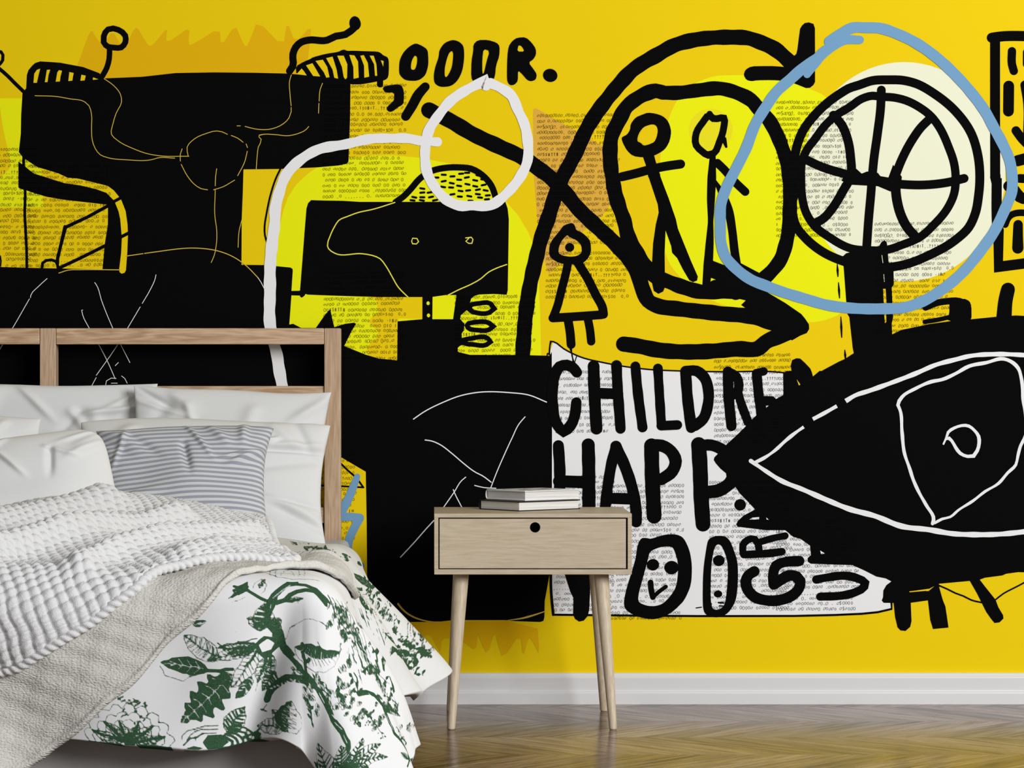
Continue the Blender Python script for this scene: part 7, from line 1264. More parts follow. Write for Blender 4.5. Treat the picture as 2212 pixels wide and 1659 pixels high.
    '-751|f0:253,-751 256,-754 256,-757 253,-757|f0:259,-748 253,-754 256,-748|f0:259,-748 262,-745 262,-748 259,-751|s177:193,-802 193,-784 190,-787 190,-805 193,-802|f0:193,-796 193,-787 190,-790 190,-799|s177:196,-772 196,-760 193,-763 193,-7'
    '72 196,-772|f0:196,-769 196,-763 193,-766 193,-769|s177:190,-763 190,-754 187,-754 187,-766 190,-763|f0:190,-763 190,-757 187,-757 187,-763|s177:184,-778 187,-772 187,-766 184,-766 181,-769 181,-775 184,-778|f0:184,-775 184,-769 184,-775|s1'
    '77:190,-853 187,-790 184,-787 181,-796 187,-853 187,-847 190,-853|f0:184,-802 184,-793 184,-805|s231:307,-745 313,-742 313,-733|f0:310,-745 307,-748 307,-751 307,-748|f0:310,-745 310,-742 313,-742 310,-745|f0:313,-742 310,-742 310,-739 310,'
    '-739|f0:313,-742 313,-748 310,-745|f0:313,-736 313,-733 316,-730 316,-733|f0:313,-736 310,-736 313,-736|s231:208,-772 214,-778 223,-772|f0:211,-775 208,-781 205,-781 208,-775|f0:211,-775 214,-775 214,-781 211,-781|f0:214,-778 214,-784 211,-'
    '790 214,-781|f0:214,-778 217,-775 220,-775 217,-778|f0:220,-775 223,-769 223,-775|f0:220,-775 217,-775 214,-772 217,-772|s186:274,-541 277,-538 283,-538 292,-553 295,-595 289,-577 289,-589 274,-541|s213:274,-541 292,-559 292,-553|s186:277,-'
    '544 280,-538|s186:277,-544 289,-601|s186:280,-547 283,-541|s186:280,-547 289,-592|s186:283,-550 286,-544|s186:283,-550 292,-592|s186:286,-553 286,-544|s186:286,-553 289,-565|s186:289,-556 289,-550|s186:289,-556 301,-613|s186:292,-559 292,-5'
    '53|s186:292,-559 292,-553|s177:121,-700 118,-679 109,-535 115,-475 121,-460 121,-484 115,-538 127,-685 121,-700|f0:121,-700 112,-532 112,-541 115,-502 121,-469 121,-460 121,-484 115,-538 127,-685 124,-694|s177:112,-532 112,-514|k128:112,-53'
    '2 115,-532|s177:112,-541 115,-490|k128:112,-541 115,-541|s177:115,-502 115,-484|k128:115,-502 118,-493|s177:118,-481 118,-472|k128:118,-481 121,-475|s159:223,-508 229,-508 235,-496|s186:298,-778 304,-772 304,-775 307,-775 307,-781 301,-781 '
    '301,-778 298,-778|s213:298,-778 301,-775 301,-778 307,-778 307,-781|s186:301,-775 301,-775|s186:301,-775 301,-778|s186:301,-778 304,-775|s186:301,-778 301,-781|s186:304,-778 304,-775|s186:304,-778 304,-778|s186:304,-778 307,-775|s186:304,-7'
    '78 304,-781|s186:307,-778 307,-778|s186:307,-778 307,-778|s186:307,-778 307,-781|s186:307,-778 307,-781|s231:256,-772 271,-748|f0:259,-769 256,-766 256,-760 259,-763|f0:259,-769 253,-781 256,-772|f0:262,-763 262,-757 265,-754 265,-757|f0:26'
    '2,-763 262,-769 259,-769 259,-766|f0:268,-754 268,-763 265,-760|f0:268,-754 268,-748 274,-745 271,-751|s177:277,-577 274,-556 274,-532 277,-529 277,-526 280,-532 280,-556 286,-598 280,-580 277,-577|f0:277,-577 283,-598 274,-550 277,-547 277'
    ',-526 280,-532 280,-556 286,-598 280,-580|s177:274,-550 274,-544|k128:274,-550 277,-553|s177:277,-547 274,-538|k128:277,-547 277,-544|s177:277,-541 277,-535|k128:277,-541 277,-538|s177:277,-535 277,-532|k128:277,-535 277,-532|s186:310,-754 '
    '310,-745 313,-736 322,-727 322,-739 319,-748 313,-754 310,-754|s213:310,-754 310,-751 316,-745 316,-739 319,-736 322,-727|s321:310,-751 310,-745|s321:310,-751 316,-751|s321:313,-748 313,-742|s321:313,-748 316,-748|s321:316,-745 313,-739|s32'
    '1:316,-745 319,-742|s321:316,-739 316,-736|s321:316,-739 319,-739|s321:319,-736 319,-733|s321:319,-736 322,-733|s321:319,-733 322,-730|s321:319,-733 322,-730|s231:136,-724 139,-715 139,-694|f0:136,-718 133,-718 133,-715 133,-715|f0:136,-718'
    ' 139,-730 136,-724|f0:139,-715 139,-703 139,-709|f0:139,-715 136,-715 133,-712 136,-712|f0:139,-700 136,-691 124,-541 139,-694|f0:139,-700 139,-706 136,-706 136,-700|s213:208,-502 214,-505 223,-496|s231:244,98 250,101 247,119|f0:244,101 250'
    ',89 250,83 247,92|f0:244,101 244,107 247,107 247,101|f0:250,101 244,110 241,119 247,110|f0:250,101 253,83 247,101|f0:247,116 244,119 241,128 244,122|f0:247,116 250,107 250,101 247,110|s213:271,71 277,71 274,89|s213:310,125 334,89 340,92|s18'
    '6:250,116 244,131 244,146 253,128 253,116 250,116|s213:250,116 250,125 247,131 247,140 244,146|s186:250,119 247,128|s186:250,119 253,119|s186:250,125 244,134|s186:250,125 253,122|s186:247,131 244,137|s186:247,131 250,131|s186:247,134 244,14'
    '0|s186:247,134 250,134|s186:247,137 244,143|s186:247,137 247,140|s186:247,140 244,146|s186:247,140 244,146|s186:244,131 247,134 247,137 250,134 250,137 259,128 259,122 256,122 256,119 244,131|s213:244,131 247,131 250,128 256,128 259,125 259'
    ',128|s186:247,131 247,134|s186:247,131 250,125|s186:250,128 250,134|s186:250,128 253,122|s186:253,128 250,134|s186:253,128 256,122|s186:253,128 253,134|s186:253,128 256,125|s186:256,128 256,131|s186:256,128 259,125|s186:259,125 259,128|s186'
    ':259,125 259,128|s321:259,62 277,50|s213:295,131 295,146 289,164|s186:253,92 250,107 250,116 259,113 265,104 265,86 262,86 262,83 259,83 253,92|s213:253,92 253,98 256,98 256,104 259,101 259,107 262,104 265,104|s186:253,98 250,110|s186:253,9'
    '8 259,86|s186:256,98 253,110|s186:256,98 262,86|s186:256,104 253,113|s186:256,104 262,92|s186:259,101 256,113|s186:259,101 262,98|s186:259,107 259,110|s186:259,107 265,98|s186:262,104 265,104|s186:262,104 265,104|s231:280,140 289,137 289,14'
    '9|f0:283,140 283,143 286,143 289,134|f0:283,140 280,140 277,146 280,146|f0:289,137 295,125 295,119 289,134|f0:289,137 289,143 295,137 295,131|f0:289,146 286,146 280,155 286,149|f0:289,146 295,137 301,119 292,137|s231:274,44 277,47 277,59|f0'
    ':274,47 277,38 274,41|f0:274,47 274,53 274,50|f0:277,47 277,41 274,47|f0:277,47 277,53 277,50|f0:277,56 277,50 274,56|f0:277,56 277,59 280,56 277,56|s321:328,95 337,86 334,104|s186:268,62 268,68 271,68 271,74 280,68 283,62 280,62 280,59 277'
    ',59 277,56 268,62|s213:268,62 271,62 271,65 280,65 283,62|s186:271,62 271,68|s186:271,62 274,59|s186:271,65 271,71|s186:271,65 274,59|s186:274,65 274,71|s186:274,65 277,59|s186:277,65 277,68|s186:277,65 280,59|s186:277,65 280,65|s186:277,65'
    ' 280,62|s186:280,65 283,62|s186:280,65 283,62|s186:322,89 319,101 301,146 298,155 298,161 313,131 325,101 328,89 322,89|s213:322,89 319,107 298,161|s186:322,95 310,125|s186:322,95 325,95|s186:319,107 304,137|s186:319,107 325,98|s186:310,131'
    ' 301,146|s186:310,131 319,116|s186:307,140 301,149|s186:307,140 307,143|s186:304,146 301,152|s186:304,146 304,149|s186:301,152 298,158|s186:301,152 298,158|s321:298,140 301,146 298,161|f0:304,74 301,83 301,101 298,116 307,95 310,83 310,71 3'
    '07,71|k148:304,77 304,83 307,80 307,86 301,107|k128:304,83 301,95|k128:304,83 307,83|k128:307,86 301,104|k128:307,86 307,92|s186:235,116 232,125 232,134 235,134 235,137 238,137 241,128 241,113 238,113 235,116|s213:235,116 235,122 238,122 23'
    '8,137|s186:235,119 232,128|s186:235,119 238,116|s186:235,122 232,131|s186:235,122 241,116|s186:238,122 235,131|s186:238,122 241,122|s186:238,128 235,134|s186:238,128 241,125|s186:238,131 235,137|s186:238,131 238,134|s186:238,134 238,137|s18'
    '6:238,134 238,137|s186:-77,-1522 -74,-1489 -74,-1507 -77,-1522|s213:-77,-1522 -74,-1498|s186:-74,-1498|s186:-74,-1498 -74,-1504|s186:-62,-1204 -62,-1201|s186:-62,-1204 -59,-1195|s186:-62,-1210 -62,-1213|s186:-62,-1210 -59,-1198|s186:-59,-11'
    '92 -59,-1186|s186:-59,-1192 -59,-1201|s186:-59,-1195 -59,-1201|s186:-59,-1195 -59,-1210|s186:-59,-1207 -59,-1213|s186:-59,-1207 -59,-1213|s213:40,-718 43,-700|f0:58,-727 61,-502 64,-490 61,-730|k148:61,-727 61,-646|k128:61,-718 58,-688|k128'
    ':61,-718 61,-700|k128:61,-691 61,-658|k128:61,-691 61,-661|s321:-44,-1519|s186:-65,-1540 -65,-1510 -62,-1522 -62,-1531 -65,-1540|s213:-65,-1540 -62,-1522 -62,-1510|s186:-62,-1522 -65,-1516|s186:-62,-1522 -62,-1522|s186:-62,-1510|s186:-62,-1'
    '510 -62,-1510|s186:-50,-1201 -50,-1192|s186:-50,-1201 -47,-1189|s186:-50,-1201 -50,-1192|s186:-50,-1201 -50,-1216|s186:-50,-1204 -50,-1186|s186:-50,-1204 -50,-1204|s186:-50,-1195 -50,-1168|s186:-50,-1195 -50,-1168|s177:-17,-811 -17,-775 -14'
    ',-763 -14,-754 -11,-748 -11,-766 -14,-778 -17,-811|f0:-17,-811 -17,-793 -11,-748 -11,-766 -14,-778 -14,-790 -17,-808|s177:-17,-793 -17,-781|k128:-17,-793 -14,-784|s177:-14,-775 -14,-766|k128:-14,-775 -14,-778|s177:-14,-769 -14,-763|k128:-14'
    ',-769 -14,-772|s177:-14,-763 -14,-757|k128:-14,-763 -11,-757|f0:-20,-898 -17,-835 -14,-817 -17,-889 -17,-886 -20,-907|k148:-20,-898 -14,-823|k128:-20,-898 -17,-844|k128:-20,-898 -17,-877|k128:-17,-856 -14,-823|k128:-17,-856 -14,-832|s186:34'
    ',-730 31,-709 31,-670 40,-469 40,-505 40,-502|s213:34,-730 34,-658|s186:34,-718 31,-697|s186:34,-718 34,-709|s186:34,-703 31,-679|s186:34,-703 37,-697|s186:34,-682 34,-649|s186:34,-682 37,-673|s186:34,-658 37,-502|s186:34,-658 40,-499|s186:'
    '40,-493 37,-517|s186:40,-493 40,-502|s186:40,-493 40,-478|s186:40,-493 40,-478|f0:-14,-838 -14,-799 -8,-742 -8,-802 -11,-823|k148:-11,-811 -8,-751|k128:-11,-799 -11,-781|k128:-11,-799 -8,-784|k128:-8,-772 -8,-757|k128:-8,-772 -8,-760|s186:7'
    ',-889 7,-784 10,-772 10,-835 7,-889|s213:7,-889 7,-808 10,-790 10,-772|s186:7,-853 7,-838|s186:7,-853 10,-826|s186:7,-835 7,-823|s186:7,-835 10,-814|s186:7,-820 7,-808|s186:7,-820 10,-802|s186:7,-808 7,-796|s186:7,-808 10,-793|s186:10,-790 '
    '7,-787|s186:10,-790 10,-784|s186:10,-781 10,-775|s186:10,-781 10,-775|s177:-101,-1558 -101,-1522 -98,-1522 -98,-1546 -101,-1558|f0:-101,-1558 -98,-1510 -98,-1546 -101,-1558|s177:-101,-1546 -101,-1534|k128:-101,-1546 -98,-1534|s177:-98,-1519'
    ' -98,-1504|k128:-98,-1519 -98,-1522|s177:-98,-1510|k128:-98,-1510|s177:-92,-1336 -92,-1333|k128:-92,-1336 -89,-1318|f0:25,-799 25,-760 28,-757 28,-751 31,-751 31,-763 28,-766 28,-796|k148:25,-790 25,-781 28,-775 28,-757|k128:25,-781 25,-766'
    '|k128:25,-781 28,-778|k128:28,-769 28,-757|k128:28,-769 28,-763|f0:43,-691 43,-667 46,-664 46,-661 49,-673 49,-682 46,-682 46,-697|k148:43,-685 46,-685 46,-673 49,-676|k128:46,-685 46,-670|k128:46,-685 46,-688|k128:46,-676 46,-667|k128:46,-'
    '676 46,-676|f0:16,-760 16,-736 19,-727 19,-721 22,-718 25,-724 25,-733 22,-736 22,-748 19,-751 19,-757|k148:19,-751 19,-739 22,-733 22,-724|k128:19,-745 19,-730|k128:19,-745 22,-742|k128:22,-733 22,-724|k128:22,-733 22,-730|s177:31,-775 31,'
    '-754 34,-754 37,-757 34,-760 34,-778 31,-775|f0:31,-775 31,-766 34,-766 34,-757 37,-757 34,-760 34,-778 31,-775|s177:31,-766 31,-760|k128:31,-766 34,-772|s177:34,-766 31,-757|k128:34,-766 34,-769|s177:34,-763 34,-757|k128:34,-763 34,-763|s1'
    '77:34,-760 34,-754|k128:34,-760 34,-760|f0:-80,-1597 -80,-1549 -77,-1525 -77,-1504 -77,-1525 -74,-1537 -74,-1579 -77,-1591|k148:-77,-1588 -77,-1525|k128:-77,-1579 -80,-1567|k128:-77,-1579 -74,-1561|k128:-77,-1558 -77,-1537|k128:-77,-1558 -7'
    '7,-1537|s177:52,-730 52,-709 55,-715 58,-733 55,-727 55,-733 52,-727 52,-730|f0:52,-730 52,-718 55,-724 55,-718 58,-727 58,-733 55,-727 55,-733 52,-727 52,-730|s177:52,-721 52,-715|k128:52,-721 55,-733|s177:52,-718 55,-721|k128:52,-718 55,-'
    '730|s177:55,-724 55,-718|k128:55,-724 55,-727|s177:55,-721 55,-718|k128:55,-721 55,-721|f0:-65,-1579 -68,-1573 -68,-1504 -65,-1510 -65,-1531 -62,-1540 -62,-1555 -65,-1567|k148:-65,-1570 -65,-1510|k128:-65,-1558 -68,-1549|k128:-65,-1558 -65,'
    '-1540|k128:-65,-1531 -68,-1516|k128:-65,-1531 -65,-1504|s213:25,-757 31,-751 34,-739|s213:4,-820 13,-784 16,-760|s177:1,-778 1,-754 10,-706 10,-736 7,-751 7,-760 4,-775 1,-778|f0:1,-778 10,-718 10,-706 10,-736 4,-775|s177:4,-760 4,-748|k128'
    ':4,-760 7,-757|s177:4,-751 4,-739|k128:4,-751 7,-751|s177:7,-739 7,-730|k128:7,-739 7,-739|s177:7,-733 7,-724|k128:7,-733 10,-724|s177:19,-781 19,-778 16,-775 16,-745 19,-736 19,-781|f0:19,-781 19,-736 19,-772|s177:19,-769 16,-769|k128:19,-'
    '769 19,-763|s177:19,-763 16,-760|k128:19,-763 19,-757|s177:19,-757 16,-754|k128:19,-757 19,-754|s177:19,-751 16,-748|k128:19,-751 19,-748|f0:-92,-1582 -92,-1558 -89,-1540 -83,-1519 -83,-1531 -86,-1570 -89,-1579|k148:-92,-1576 -89,-1567 -83,'
    '-1531|k128:-89,-1567 -89,-1549|k128:-89,-1567 -86,-1564|k128:-86,-1549 -86,-1537|k128:-86,-1549 -86,-1549|s213:16,-751 19,-736 19,-712|s186:55,-712 55,-697 58,-703 58,-700 61,-712 61,-718 58,-712 58,-724 55,-712|s213:55,-712 55,-709 58,-715'
    ' 58,-706 61,-715|s186:55,-709 55,-700|s186:55,-709 58,-721|s186:58,-715 58,-706|s186:58,-715 58,-718|s186:58,-712 58,-703|s186:58,-712 58,-715|s186:58,-709 58,-703|s186:58,-709 58,-712|s186:58,-706 58,-703|s186:58,-706 61,-718|s186:61,-715 '
    '61,-715|s186:61,-715 61,-715|s186:-41,-1204 -41,-1171 -38,-1147 -38,-1192 -41,-1204|s213:-41,-1204 -41,-1210 -38,-1147|s186:-41,-1207 -41,-1198|s186:-41,-1207 -38,-1189|s186:-41,-1210 -41,-1198|s186:-41,-1210 -38,-1186|s186:-41,-1210 -41,-1'
    '195|s186:-41,-1210 -38,-1174|s186:-41,-1204 -41,-1177|s186:-41,-1204 -38,-1162|s186:-38,-1156 -38,-1147|s186:-38,-1156 -38,-1150|s186:-38,-1147 -38,-1138|s186:-38,-1147 -38,-1138|s186:55,-703 58,-493 58,-505 61,-400 58,-703 55,-703|s213:55,'
    '-703 58,-514 61,-484 61,-400|s186:55,-685 55,-658|s186:55,-685 58,-685|s186:55,-664|s186:55,-664 58,-661|s186:55,-640 58,-496|s186:55,-640 61,-499|s186:58,-514 58,-508|s186:58,-514 61,-499|s186:61,-484 61,-454|s186:61,-484 61,-502|s186:61,-'
    '460 61,-403|s186:61,-460 61,-403|s159:46,-712 49,-691|s177:10,-823 10,-781 13,-769 16,-766 13,-775 13,-808 10,-823|f0:10,-823 10,-811 13,-796 13,-772 16,-766 13,-775 13,-808|s177:13,-796 10,-793|k128:13,-796 13,-796|s177:13,-790 13,-781|k12'
    '8:13,-790 13,-790|s177:13,-784 13,-775|k128:13,-784 13,-781|s177:13,-778 13,-772|k128:13,-778 13,-775|s186:61,-790 58,-769 58,-763 61,-766 61,-754 64,-760 64,-757 64,-793 61,-784 61,-790|s213:61,-790 61,-763 64,-769 64,-757|s186:61,-781 58,'
    '-763|s186:61,-781 61,-781|s186:61,-775 61,-766|s186:61,-775 64,-787|s186:61,-769 61,-760|s186:61,-769 64,-781|s186:61,-763 61,-757|s186:61,-763 64,-772|s186:64,-769 64,-763|s186:64,-769 64,-766|s186:64,-763 64,-757|s186:64,-763 64,-757|f0:2'
    '5,-757 25,-721 28,-715 28,-691 28,-709 31,-724 31,-733 28,-739 28,-754|k148:25,-748 28,-745 28,-706|k128:28,-745 25,-727|k128:28,-745 28,-736|k128:28,-727 28,-712|k128:28,-727 28,-715|s186:-11,-895 -11,-805 -11,-808 -8,-805 -8,-853 -11,-895'
    '|s213:-11,-895 -11,-805|s186:-11,-883 -11,-859|s186:-11,-883 -8,-841|s186:-11,-862 -11,-850|s186:-11,-862 -8,-829|s186:-11,-847 -11,-838|s186:-11,-847 -8,-817|s186:-11,-832 -11,-829|s186:-11,-832 -11,-820|s186:-11,-823 -11,-817|s186:-11,-82'
    '3 -11,-811|s186:-11,-811 -11,-805|s186:-11,-811 -11,-805|s159:-65,-1216 -53,-1123|s186:58,-709 58,-670 61,-679 61,-709 58,-700 58,-709|s213:58,-709 58,-685 61,-691 61,-679|s186:58,-703 58,-694|s186:58,-703 58,-700|s186:58,-697 58,-685|s186:'
    '58,-697 58,-697|s186:58,-691 58,-679|s186:58,-691 61,-703|s186:58,-685 58,-673|s186:58,-685 61,-697|s186:61,-691 61,-682|s186:61,-691 61,-691|s186:61,-685 61,-682|s186:61,-685 61,-682|f0:4,-775 4,-745 10,-730 13,-730 10,-742 10,-754 4,-778|'
    'k148:4,-769 10,-736|k128:4,-763 7,-742|k128:4,-763 7,-760|k128:7,-748 10,-733|k128:7,-748 10,-742|f0:-113,-1534 -110,-1528 -113,-1546|k148:-104,-1330 -104,-1336 -101,-1321 -101,-1294 -95,-1219|k128:-104,-1336 -101,-1303|k128:-104,-1336 -101'
    ',-1330|k128:-101,-1294 -98,-1240|k128:-101,-1294 -95,-1225|s321:217,122 223,125 226,131|s177:205,206 202,209 202,206 205,203 205,206|f0:205,206 202,209 202,206 205,203|s177:202,215 199,218 199,215 202,212 202,215|f0:202,215 199,218 199,215 '
    '202,212|s177:193,221 190,224 190,221 193,218 193,221|f0:193,221 190,224 190,221 193,218|s177:196,212 193,215 193,212 196,209 196,212|f0:196,212 193,215 193,212 196,212|s177:202,203 199,206 199,209 196,209 196,206 199,203 202,203|f0:199,206 '
    '199,206 199,206|s159:169,176 178,170 178,173|s159:130,182 142,176 148,176|s186:103,164 100,167 100,173 106,173 106,167 109,164 103,164|s213:103,164 103,167 106,167 103,170 106,170 103,173 106,173|s186:103,167 100,170|s186:103,167 106,164|s1'
    '86:103,167 100,170|s186:103,167 106,167|s186:106,167 103,170|s186:106,167 106,167|s186:103,170 100,173|s186:103,170 106,170|s186:106,170 103,173|s186:106,170 106,170|s186:103,173 106,173|s186:103,173 106,173|s186:214,164 208,173 208,179 214'
    ',170 214,164|s213:214,164 211,170 211,176|s186:214,164 211,167|s186:214,164 214,167|s186:211,170 211,170|s186:211,170 214,167|s186:211,170 208,173|s186:211,170 214,170|s186:211,173 208,176|s186:211,173 211,173|s186:211,173 208,179|s186:211,'
    '173 211,176|s186:211,176 211,176|s186:211,176 211,176|s231:64,209 76,209 82,212|f0:67,209 70,206 67,203 67,206|f0:67,209 76,209 73,209|f0:76,209 82,203 76,206|f0:76,209 76,215 79,212|f0:79,212 76,212 73,215 76,215|f0:79,212 82,209 82,206 79'
    ',209|s213:70,203 82,203 82,206|s186:217,140 214,143 214,155 217,155 217,152 220,149 220,140 217,140|s213:217,140 217,155|s186:217,143 214,146|s186:217,143 220,140|s186:217,143 214,149|s186:217,143 220,143|s186:217,146 214,149|s186:217,146 2'
    '20,146|s186:217,149 214,152|s186:217,149 217,149|s186:217,152 214,155|s186:217,152 217,152|s186:217,152 217,155|s186:217,152 217,155|s186:205,176 199,185 196,194 196,200 205,188 208,179 208,176 205,176|s213:205,176 205,182 202,185 202,188 1'
    '96,200|s186:205,179 202,182|s186:205,179 208,179|s186:205,182 199,188|s186:205,182 205,185|s186:202,185 199,188|s186:202,185 205,185|s186:202,188 199,191|s186:202,188 202,191|s186:199,194 199,194|s186:199,194 199,194|s186:199,194 196,200|s1'
    '86:199,194 196,200|s186:166,224 166,230 169,230 169,233 175,233 178,230 178,221 172,221 166,224|s213:166,224 172,224 172,227 175,227 175,230 178,230|s186:169,224 166,230|s186:169,224 175,221|s186:172,224 169,230|s186:172,224 175,221|s186:17'
    '2,227 172,230|s186:172,227 178,221|s186:175,227 172,233|s186:175,227 178,224|s186:175,230 175,230|s186:175,230 178,227|s186:178,230 178,230|s186:178,230 178,230|s177:244,158 244,161 238,167 241,158 241,161 244,158|f0:241,161 241,164 238,164'
    ' 241,161|s177:241,167 241,170 235,176 235,170 238,167 241,167|f0:238,170 235,173 238,170|s177:232,173 232,176 229,179 226,179 226,176 229,173 232,173|f0:232,173 229,179 229,176 229,176|s177:232,167 232,170 229,173 226,173 229,170 229,167 23'
    '2,167|f0:232,167 232,170 229,173 229,170 232,167|s177:241,155 241,158 238,161 235,161 235,158 241,152 241,155|f0:241,155 238,158 238,155|s231:70,197 73,200 73,203|f0:73,197 73,194 70,197|f0:73,197 73,200 73,197|f0:73,200 73,203 76,203 76,20'
    '0|f0:73,200 70,200 73,200|f0:73,203 76,203 76,203|f0:73,203 70,206 73,203|s213:235,158 235,167 229,182|s186:214,122 214,128 217,125 217,128 223,122 226,122 229,119 229,113 223,113 220,116 220,113 214,122|s213:214,122 214,125 220,119 229,119'
    '|s186:214,125 217,125|s186:214,125 217,119|s186:217,122 217,125|s186:217,122 220,116|s186:220,119 220,125|s186:220,119 223,113|s186:223,119 223,122|s186:223,119 226,113|s186:223,119 226,119|s186:223,119 226,116|s186:226,119 229,116|s186:226'
    ',119 229,116|s231:184,188 190,188 190,194|f0:187,188 184,188 181,191 184,191|f0:187,188 190,185 190,182 187,185|f0:190,188 190,185 187,188 187,191|f0:190,188 196,182 193,185|f0:190,191 193,191 196,188 193,191|f0:190,191 187,194 187,197 187,'
    '197'
)
RES = 0.0014
PU0, PU1, PV0, PV1 = -0.97, 0.40, -1.66, 0.36
def print_field():
    nu, nv = int((PU1 - PU0) / RES) + 1, int((PV1 - PV0) / RES) + 1
    fld = np.full((nv, nu), 0.02, np.float32)
    def seg_dist(gx, gy, a, b):
        dx, dy = b[0] - a[0], b[1] - a[1]; l2 = dx * dx + dy * dy + 1e-12
        t = np.clip(((gx - a[0]) * dx + (gy - a[1]) * dy) / l2, 0, 1)
        return np.hypot(gx - a[0] - t * dx, gy - a[1] - t * dy)
    def window(pts, pad):
        x0 = max(0, int((min(p[0] for p in pts) - pad - PU0) / RES)); x1 = min(nu, int((max(p[0] for p in pts) + pad - PU0) / RES) + 2)
        y0 = max(0, int((min(p[1] for p in pts) - pad - PV0) / RES)); y1 = min(nv, int((max(p[1] for p in pts) + pad - PV0) / RES) + 2)
        if x1 <= x0 or y1 <= y0: return None
        gx, gy = np.meshgrid(PU0 + RES * np.arange(x0, x1), PV0 + RES * np.arange(y0, y1))
        return slice(y0, y1), slice(x0, x1), gx, gy
    for item in TOILE.split('|'):
        head, body = item.split(':'); kind, w = head[0], int(head[1:]) * 1e-5
        pts = [tuple(float(q) / 1000 for q in s.split(',')) for s in body.split()]
        if kind in 'sk':
            if len(pts) == 1: pts = pts * 2
            for a, b in zip(pts[:-1], pts[1:]):
                win = window([a, b], w / 2 + 0.006)
                if win is None: continue
                sy, sx, gx, gy = win; d = seg_dist(gx, gy, a, b) - w / 2
                fld[sy, sx] = np.minimum(fld[sy, sx], d) if kind == 's' else np.maximum(fld[sy, sx], -d)
        else:
            win = window(pts, 0.006)
            if win is None or len(pts) < 3: continue
            sy, sx, gx, gy = win; d = np.full(gx.shape, 9.0); inside = np.zeros(gx.shape, bool)
            for a, b in zip(pts, pts[1:] + pts[:1]):
                d = np.minimum(d, seg_dist(gx, gy, a, b))
                if a[1] != b[1]:
                    cross = ((a[1] > gy) != (b[1] > gy)) & (gx < (b[0] - a[0]) * (gy - a[1]) / (b[1] - a[1]) + a[0]); inside ^= cross
            d = np.where(inside, -d, d)
            fld[sy, sx] = np.minimum(fld[sy, sx], d) if kind == 'f' else np.maximum(fld[sy, sx], -d)
    return fld * 1000.0
def sample_print(U, V):
    f = print_field(); nv, nu = f.shape
    x = np.clip((U - PU0) / RES, 0, nu - 1.01); y = np.clip((V - PV0) / RES, 0, nv - 1.01)
    i, j = x.astype(int), y.astype(int); a, b = x - i, y - j
    r = f[j, i] * (1 - a) * (1 - b) + f[j, i + 1] * a * (1 - b) + f[j + 1, i] * (1 - a) * b + f[j + 1, i + 1] * a * b
    return np.where(U < PU0 + 0.01, 5.0, r)
PRINT = sample_print(UU, VV)
duvet = grid_mesh('duvet', PD, M['duvet'], attr={'print': PRINT})
tag(duvet, 'white duvet printed with green flowers and leaves, draped over the bed foot', 'duvet')
solid(duvet, 0.022)

# --- thin oatmeal blanket laid across the duvet and over the foot
def lerp_table(x, xs, ys): return np.interp(x, xs, ys)
BU = grade((-1.0, -0.62, 0.008), (-0.62, 0.118, 0.004))
nq = 170
qq = np.linspace(0, 1, nq)[:, None]
b_front = lerp_table(BU, [-1.0, -0.60, -0.45, -0.37, -0.30, -0.24, -0.156, -0.10, -0.05, 0.03, 0.075, 0.105, 0.118], [0.43, 0.42, 0.36, 0.292, 0.228, 0.168, 0.096, 0.03, -0.035, -0.095, -0.17, -0.24, -0.30])
b_back = lerp_table(BU, [-1.0, -0.10, 0.0, 0.06, 0.118], [-0.62, -0.46, -0.40, -0.40, -0.40])
b_front = b_front + 0.004 * np.sin(BU * 60) 
bU = np.repeat(BU[None, :], nq, 0); bV = b_back[None, :] * (1 - qq) + b_front[None, :] * qq
bp = drape(bU, bV); bn = orient(normals(bp), bp)
edge = np.minimum(np.minimum((bV - b_back[None, :]), (b_front[None, :] - bV)), (0.118 - bU) * 1.0)
lift = 0.011 + 0.006 * smooth01(1 - np.abs(edge - 0.010) / 0.010) * 0.8 - 0.004 * smooth01(1 - edge / 0.006)
lift = lift + 0.0012 * Waves(21, 120)(bU, bV) + 0.0025 * Waves(22, 26)(bU, bV)
bp = bp + bn * lift[..., None]
def knit_mat(name, rgb, sx, sy, strength, dist):
    m, nt, b = new_mat(name)
    uvn = N(nt, 'ShaderNodeUVMap'); mp = N(nt, 'ShaderNodeMapping'); mp.inputs['Scale'].default_value = (sx, sy, 1)
    nt.links.new(uvn.outputs[0], mp.inputs[0])
    v = N(nt, 'ShaderNodeTexVoronoi'); v.inputs['Scale'].default_value = 1.0; v.inputs['Randomness'].default_value = 0.75
    nt.links.new(mp.outputs[0], v.inputs['Vector'])
    no = N(nt, 'ShaderNodeTexNoise'); no.inputs['Scale'].default_value = 0.7; no.inputs['Detail'].default_value = 4
    nt.links.new(mp.outputs[0], no.inputs['Vector'])
    h = math_node(nt, 'SUBTRACT', math_node(nt, 'MULTIPLY', no.outputs[0], 0.8), v.outputs['Distance'])
    c = ramp(nt, h, [(0.0, tuple(q * 0.90 for q in rgb)), (0.4, rgb)])
    nt.links.new(c, b.inputs['Base Color'])
    b.inputs['Roughness'].default_value = 0.95; b.inputs['Specular IOR Level'].default_value = 0.05
    bp_ = N(nt, 'ShaderNodeBump'); bp_.inputs['Strength'].default_value = strength; bp_.inputs['Distance'].default_value = dist
    nt.links.new(h, bp_.inputs['Height']); nt.links.new(bp_.outputs[0], b.inputs['Normal'])
    return m
M['oatmeal'] = knit_mat('oatmeal_boucle', (0.60, 0.585, 0.545), 190, 420, 0.8, 0.0022)
blanket = grid_mesh('blanket', bp, M['oatmeal'], uv=np.stack([bU, bV], -1))
tag(blanket, 'oatmeal textured blanket lying between the floral duvet and the white knit throw', 'blanket')
solid(blanket, 0.008)

